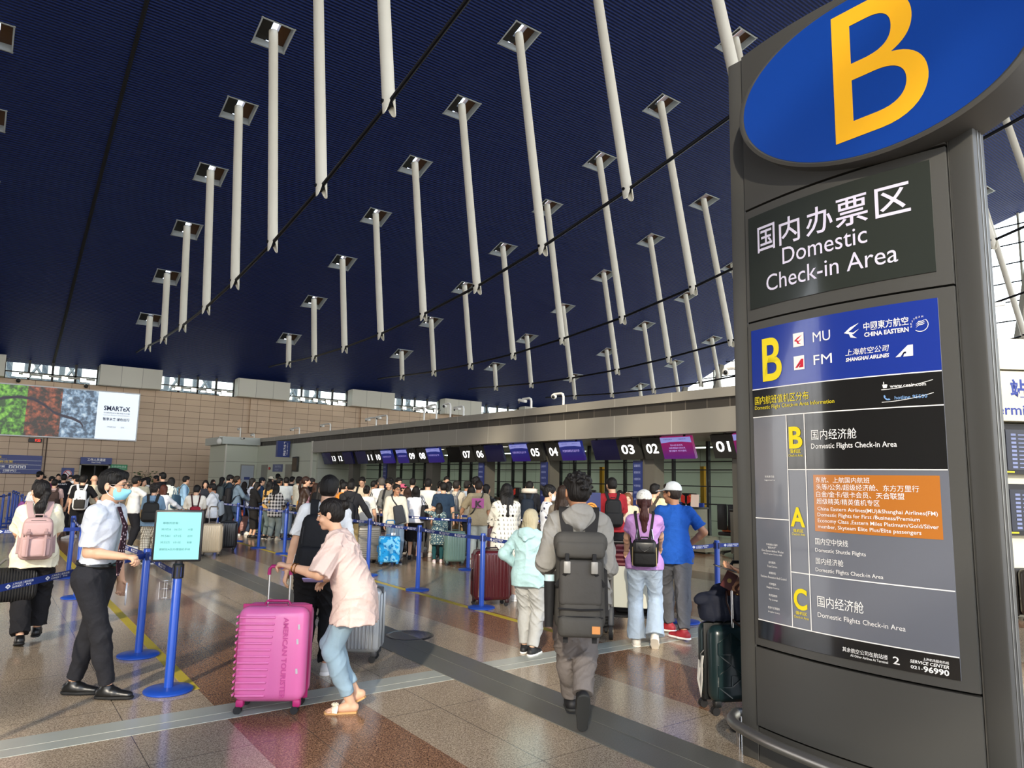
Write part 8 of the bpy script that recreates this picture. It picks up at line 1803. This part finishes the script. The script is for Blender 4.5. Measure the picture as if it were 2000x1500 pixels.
o = crowd('man in tan t-shirt with pink back print and pale jeans', 935, 938, 14.3, 2, SS('#ab9b7c', slen=0.95, loose=0.036, hem=0.80), dict(c='#b9bdb2', loose=0.028), hair='crew', hc='#2a201a', skin='mid', arms=('relaxed', 'side'), shoes=('#e9e7e0', '#f2f0ea'))
p = BM(); S_ = o['S']; c_ = Vector(o['C'])-Vector(o['fw'])*0.155*S_+Vector(o['up'])*0.0*S_; g = lambda u, z, f: c_+Vector(o['rt'])*u+Vector(o['up'])*z-Vector(o['fw'])*(f+0.004+0.0*u)+Vector(o['fw'])*(u*u*0.9)
for i in range(6):
    a_, e_ = -0.12+i*0.04, -0.08+i*0.04; poly_face(p, rect_pts(a_, e_, -0.10, 0.09), g, 0.012)
q2 = obj('pink_print', p, mat('print_magenta', '#b35a93', 0.8), o['body']); p = BM(); add_text(p, 'K', -0.05, -0.085, 0.14, 0.13, g, 0.06, 1, depth=0.016); add_text(p, 'HIGH STREET', -0.12, 0.10, 0.24, 0.028, g, 0.0, 1, depth=0.014); obj('print_lettering', p, mat('print_dark', '#4a3a3c', 0.8), o['body'])
sling(o, 'dark cross-body strap bag of the man in tan t-shirt', '#3a3a38', -1, 0.2, 0.14, 0.06, front=True)
o = crowd('woman with black bob in patterned black top holding up her hand', 948, 945, 16.6, 50, SS('#2a2b2c', mat=pat_mat('black_floral', 'flower', '#232426', '#7d7f78')), TD, 'bob', sex=F_, arms=('up', 'relaxed'))
crowd('small child with brown hair and white top at the counter', 981, 966, 17.2, 160, SS('#e8dfc8'), '#b98f62', 'bob', '#3b2317', sex=F_)
o = crowd('person in black jacket with cream neck pillow and navy backpack at the counters', 1034, 939, 15.0, 8, LS('#232428'), '#5f5a55', arms=('front', 'front')); backpack(o, 'dark navy backpack below the cream neck pillow', '#1d2734', 0.31, 0.46, 0.18, detail=1, zoff=-0.03)
t = thing('neck_pillow', 'cream fleece neck pillow round the neck of the person in black jacket', 'neck pillow', tuple(o['body'].location), o['body'].rotation_euler[2]); p = BM(); tube(p, [Vector(o['N'])+Vector(o['up'])*0.055+Vector(o['rt'])*0.115*math.sin(a)-Vector(o['fw'])*0.10*math.cos(a) for a in np.linspace(-2.4, 2.4, 15)], [0.03]+[0.055]*13+[0.03], 12); obj('cushion', p, mat('fleece', '#e0d6c6', 0.95, bump=(40, 0.6, 0.01)), t, 60)
crowd('woman with long brown hair just behind the man with the trekking backpack', 1099, 947, 9.3, 30, SS('#7d7468'), TD, 'long', '#2a1d16', sex=F_)
o = crowd('man in red t-shirt and black trousers with a black backpack', 1196, 932, 11.9, -4, SS('#a32a33', hem=0.84, slen=0.9, loose=0.03), '#1d1d22', hair='short', arms=('front', 'relaxed'), head=(-18, 6, 0)); backpack(o, 'black backpack on the man in red t-shirt', '#1d1e20', 0.31, 0.45, 0.17, detail=1, zoff=0.0)
crowd('small child with light brown hair right of the man in red', 1227, 962, 13.0, 200, SS('#e8d8c0'), '#c9b08c', hair='bob', hc='#7a5638', skin='fair')
crowd('dark-haired person beyond the man in red at the counter', 1211, 957, 15.5, 180, SS('#39343a'), TD, 'bob')
o = crowd('man in cream t-shirt with brown backpack near the second desk', 1277, 944, 12.8, 22, SS('#ddd0a8', slen=0.85), '#b4ab98', arms=('relaxed', 'relaxed')); backpack(o, 'dark brown backpack on the man in cream t-shirt', '#453b33', 0.28, 0.42, 0.16, detail=1)
o = crowd('person in black at the far left picture edge', -28, 928, 16.8, -80, LS('#1a1b1d'), TD); suitcase('black suitcase at the far left picture edge', at_depth(-12, 16.2), 190, 0.40, 0.62, 0.26, '#1b1c1e', 'v', 0.0, nr=7)
q_ = at_depth(63, 17.2); t = thing('jacket', 'magenta jacket hanging over the parked blue posts', 'clothes', (q_[0], q_[1], 0)); F = Field((-0.35, -0.25, 0.25), (0.35, 0.25, 0.98), 0.015); F.cap((-0.12, 0, 0.85), (-0.2, 0, 0.35), 0.08, 0.09, 0.05); F.cap((0.08, 0, 0.85), (-0.02, 0, 0.4), 0.07, 0.10, 0.05); F.fold(0.02, 4, 1.0); obj('cloth', F.mesh('cloth'), cloth('#a05aa0'), t)
# luggage among the queue
suitcase('large pewter grey suitcase between the belts beside the black hooded jacket', (at_depth(726, 14.1)), 205, 0.46, 0.72, 0.28, '#7c786f', 'h', 0.0, metal=0.2, nr=14)
suitcase('rose gold suitcase with open handle left of the blue suitcase', (at_depth(753, 14.5)), 200, 0.40, 0.58, 0.24, '#c6a396', 'v', 0.42, metal=0.3, nr=8)
M_bl = foliage; o_ = at_depth(766, 13.75); s_ = suitcase('bright blue painted-pattern suitcase with white tag', (o_[0], o_[1]), 200, 0.40, 0.56, 0.25, '#2f9ed6', 'none', 0.30, trim='#1c6fa6', rod_off=0.02)
for ch in s_.children:
    if ch.name.startswith('shell'): ch.data.materials[0] = pat_mat('blue_swirls', 'camo', '#2394d4', '#7cc4e6', '#1672b4', sc=1.1)
t = thing('luggage_tag', 'white tag on the handle of the bright blue suitcase', 'tag', (o_[0]+0.06, o_[1]-0.03, 0.60)); p = BM(); rbox(p, (0, 0, 0), (0.09, 0.01, 0.05), 0.004, 1); obj('card', p, M_print, t)
suitcase('grey-green ribbed suitcase with raised handle by the khaki shorts', (at_depth(892, 14.1)), 205, 0.40, 0.66, 0.27, '#5f7a72', 'v', 0.36, trim='#31443f', nr=7, rod_off=0.02)
suitcase('very dark green suitcase left of the grey-green one', (at_depth(869, 15.1)), 205, 0.34, 0.64, 0.26, '#16201f', 'v', 0.0, nr=6)
suitcase('maroon suitcase standing behind the tan t-shirt', (at_depth(959, 14.8)), 205, 0.38, 0.72, 0.27, '#591a22', 'v', 0.0, nr=6, trim='#2c0f12')
# fortune card on a stand by the counters
q_ = at_depth(1155, 9.9); t = thing('poster_stand', 'navy poster with an orange round emblem on a stand by the queue', 'poster', (q_[0], q_[1], 0), -R(42)); p = BM(); bx(p, -0.13, 0.13, -0.012, 0.012, 1.05, 1.52); obj('board', p, mat('poster_navy', '#1d2c66', 0.4), t); p = BM(); cyl(p, (0, -0.013, 1.30), (0, -0.017, 1.30), 0.085, 28); q = obj('orange_disc', p, mat('poster_orange', '#e39a35', 0.5), t); p = BM(); tube(p, [(0.06*math.cos(a*.4488), -0.018, 1.30+0.06*math.sin(a*.4488)) for a in range(14)], 0.005, 5, closed=True); tube(p, [(0.03*math.cos(a*.5236), -0.018, 1.30+0.03*math.sin(a*.5236)) for a in range(12)], 0.004, 5, closed=True); obj('ring', p, mat('poster_brown', '#a3611c', 0.5), q); p = BM(); add_text(p, '乘机须知', -0.10, 1.47, 0.09, 0.025, lambda u, z, o: Vector((u, -0.013-o, z)), 0, 1); add_text(p, '请保管好随身物品', -0.09, 1.13, 0.18, 0.025, lambda u, z, o: Vector((u, -0.013-o, z)), 0, 1); obj('lettering', p, M_print, t); p = BM(); cyl(p, (0, 0, 0.02), (0, 0, 1.06), 0.015, 10); lathe(p, [(0.0, 0.0), (0.14, 0.0), (0.14, 0.015), (0.0, 0.02)], n=24); obj('stand', p, M_dark, t)
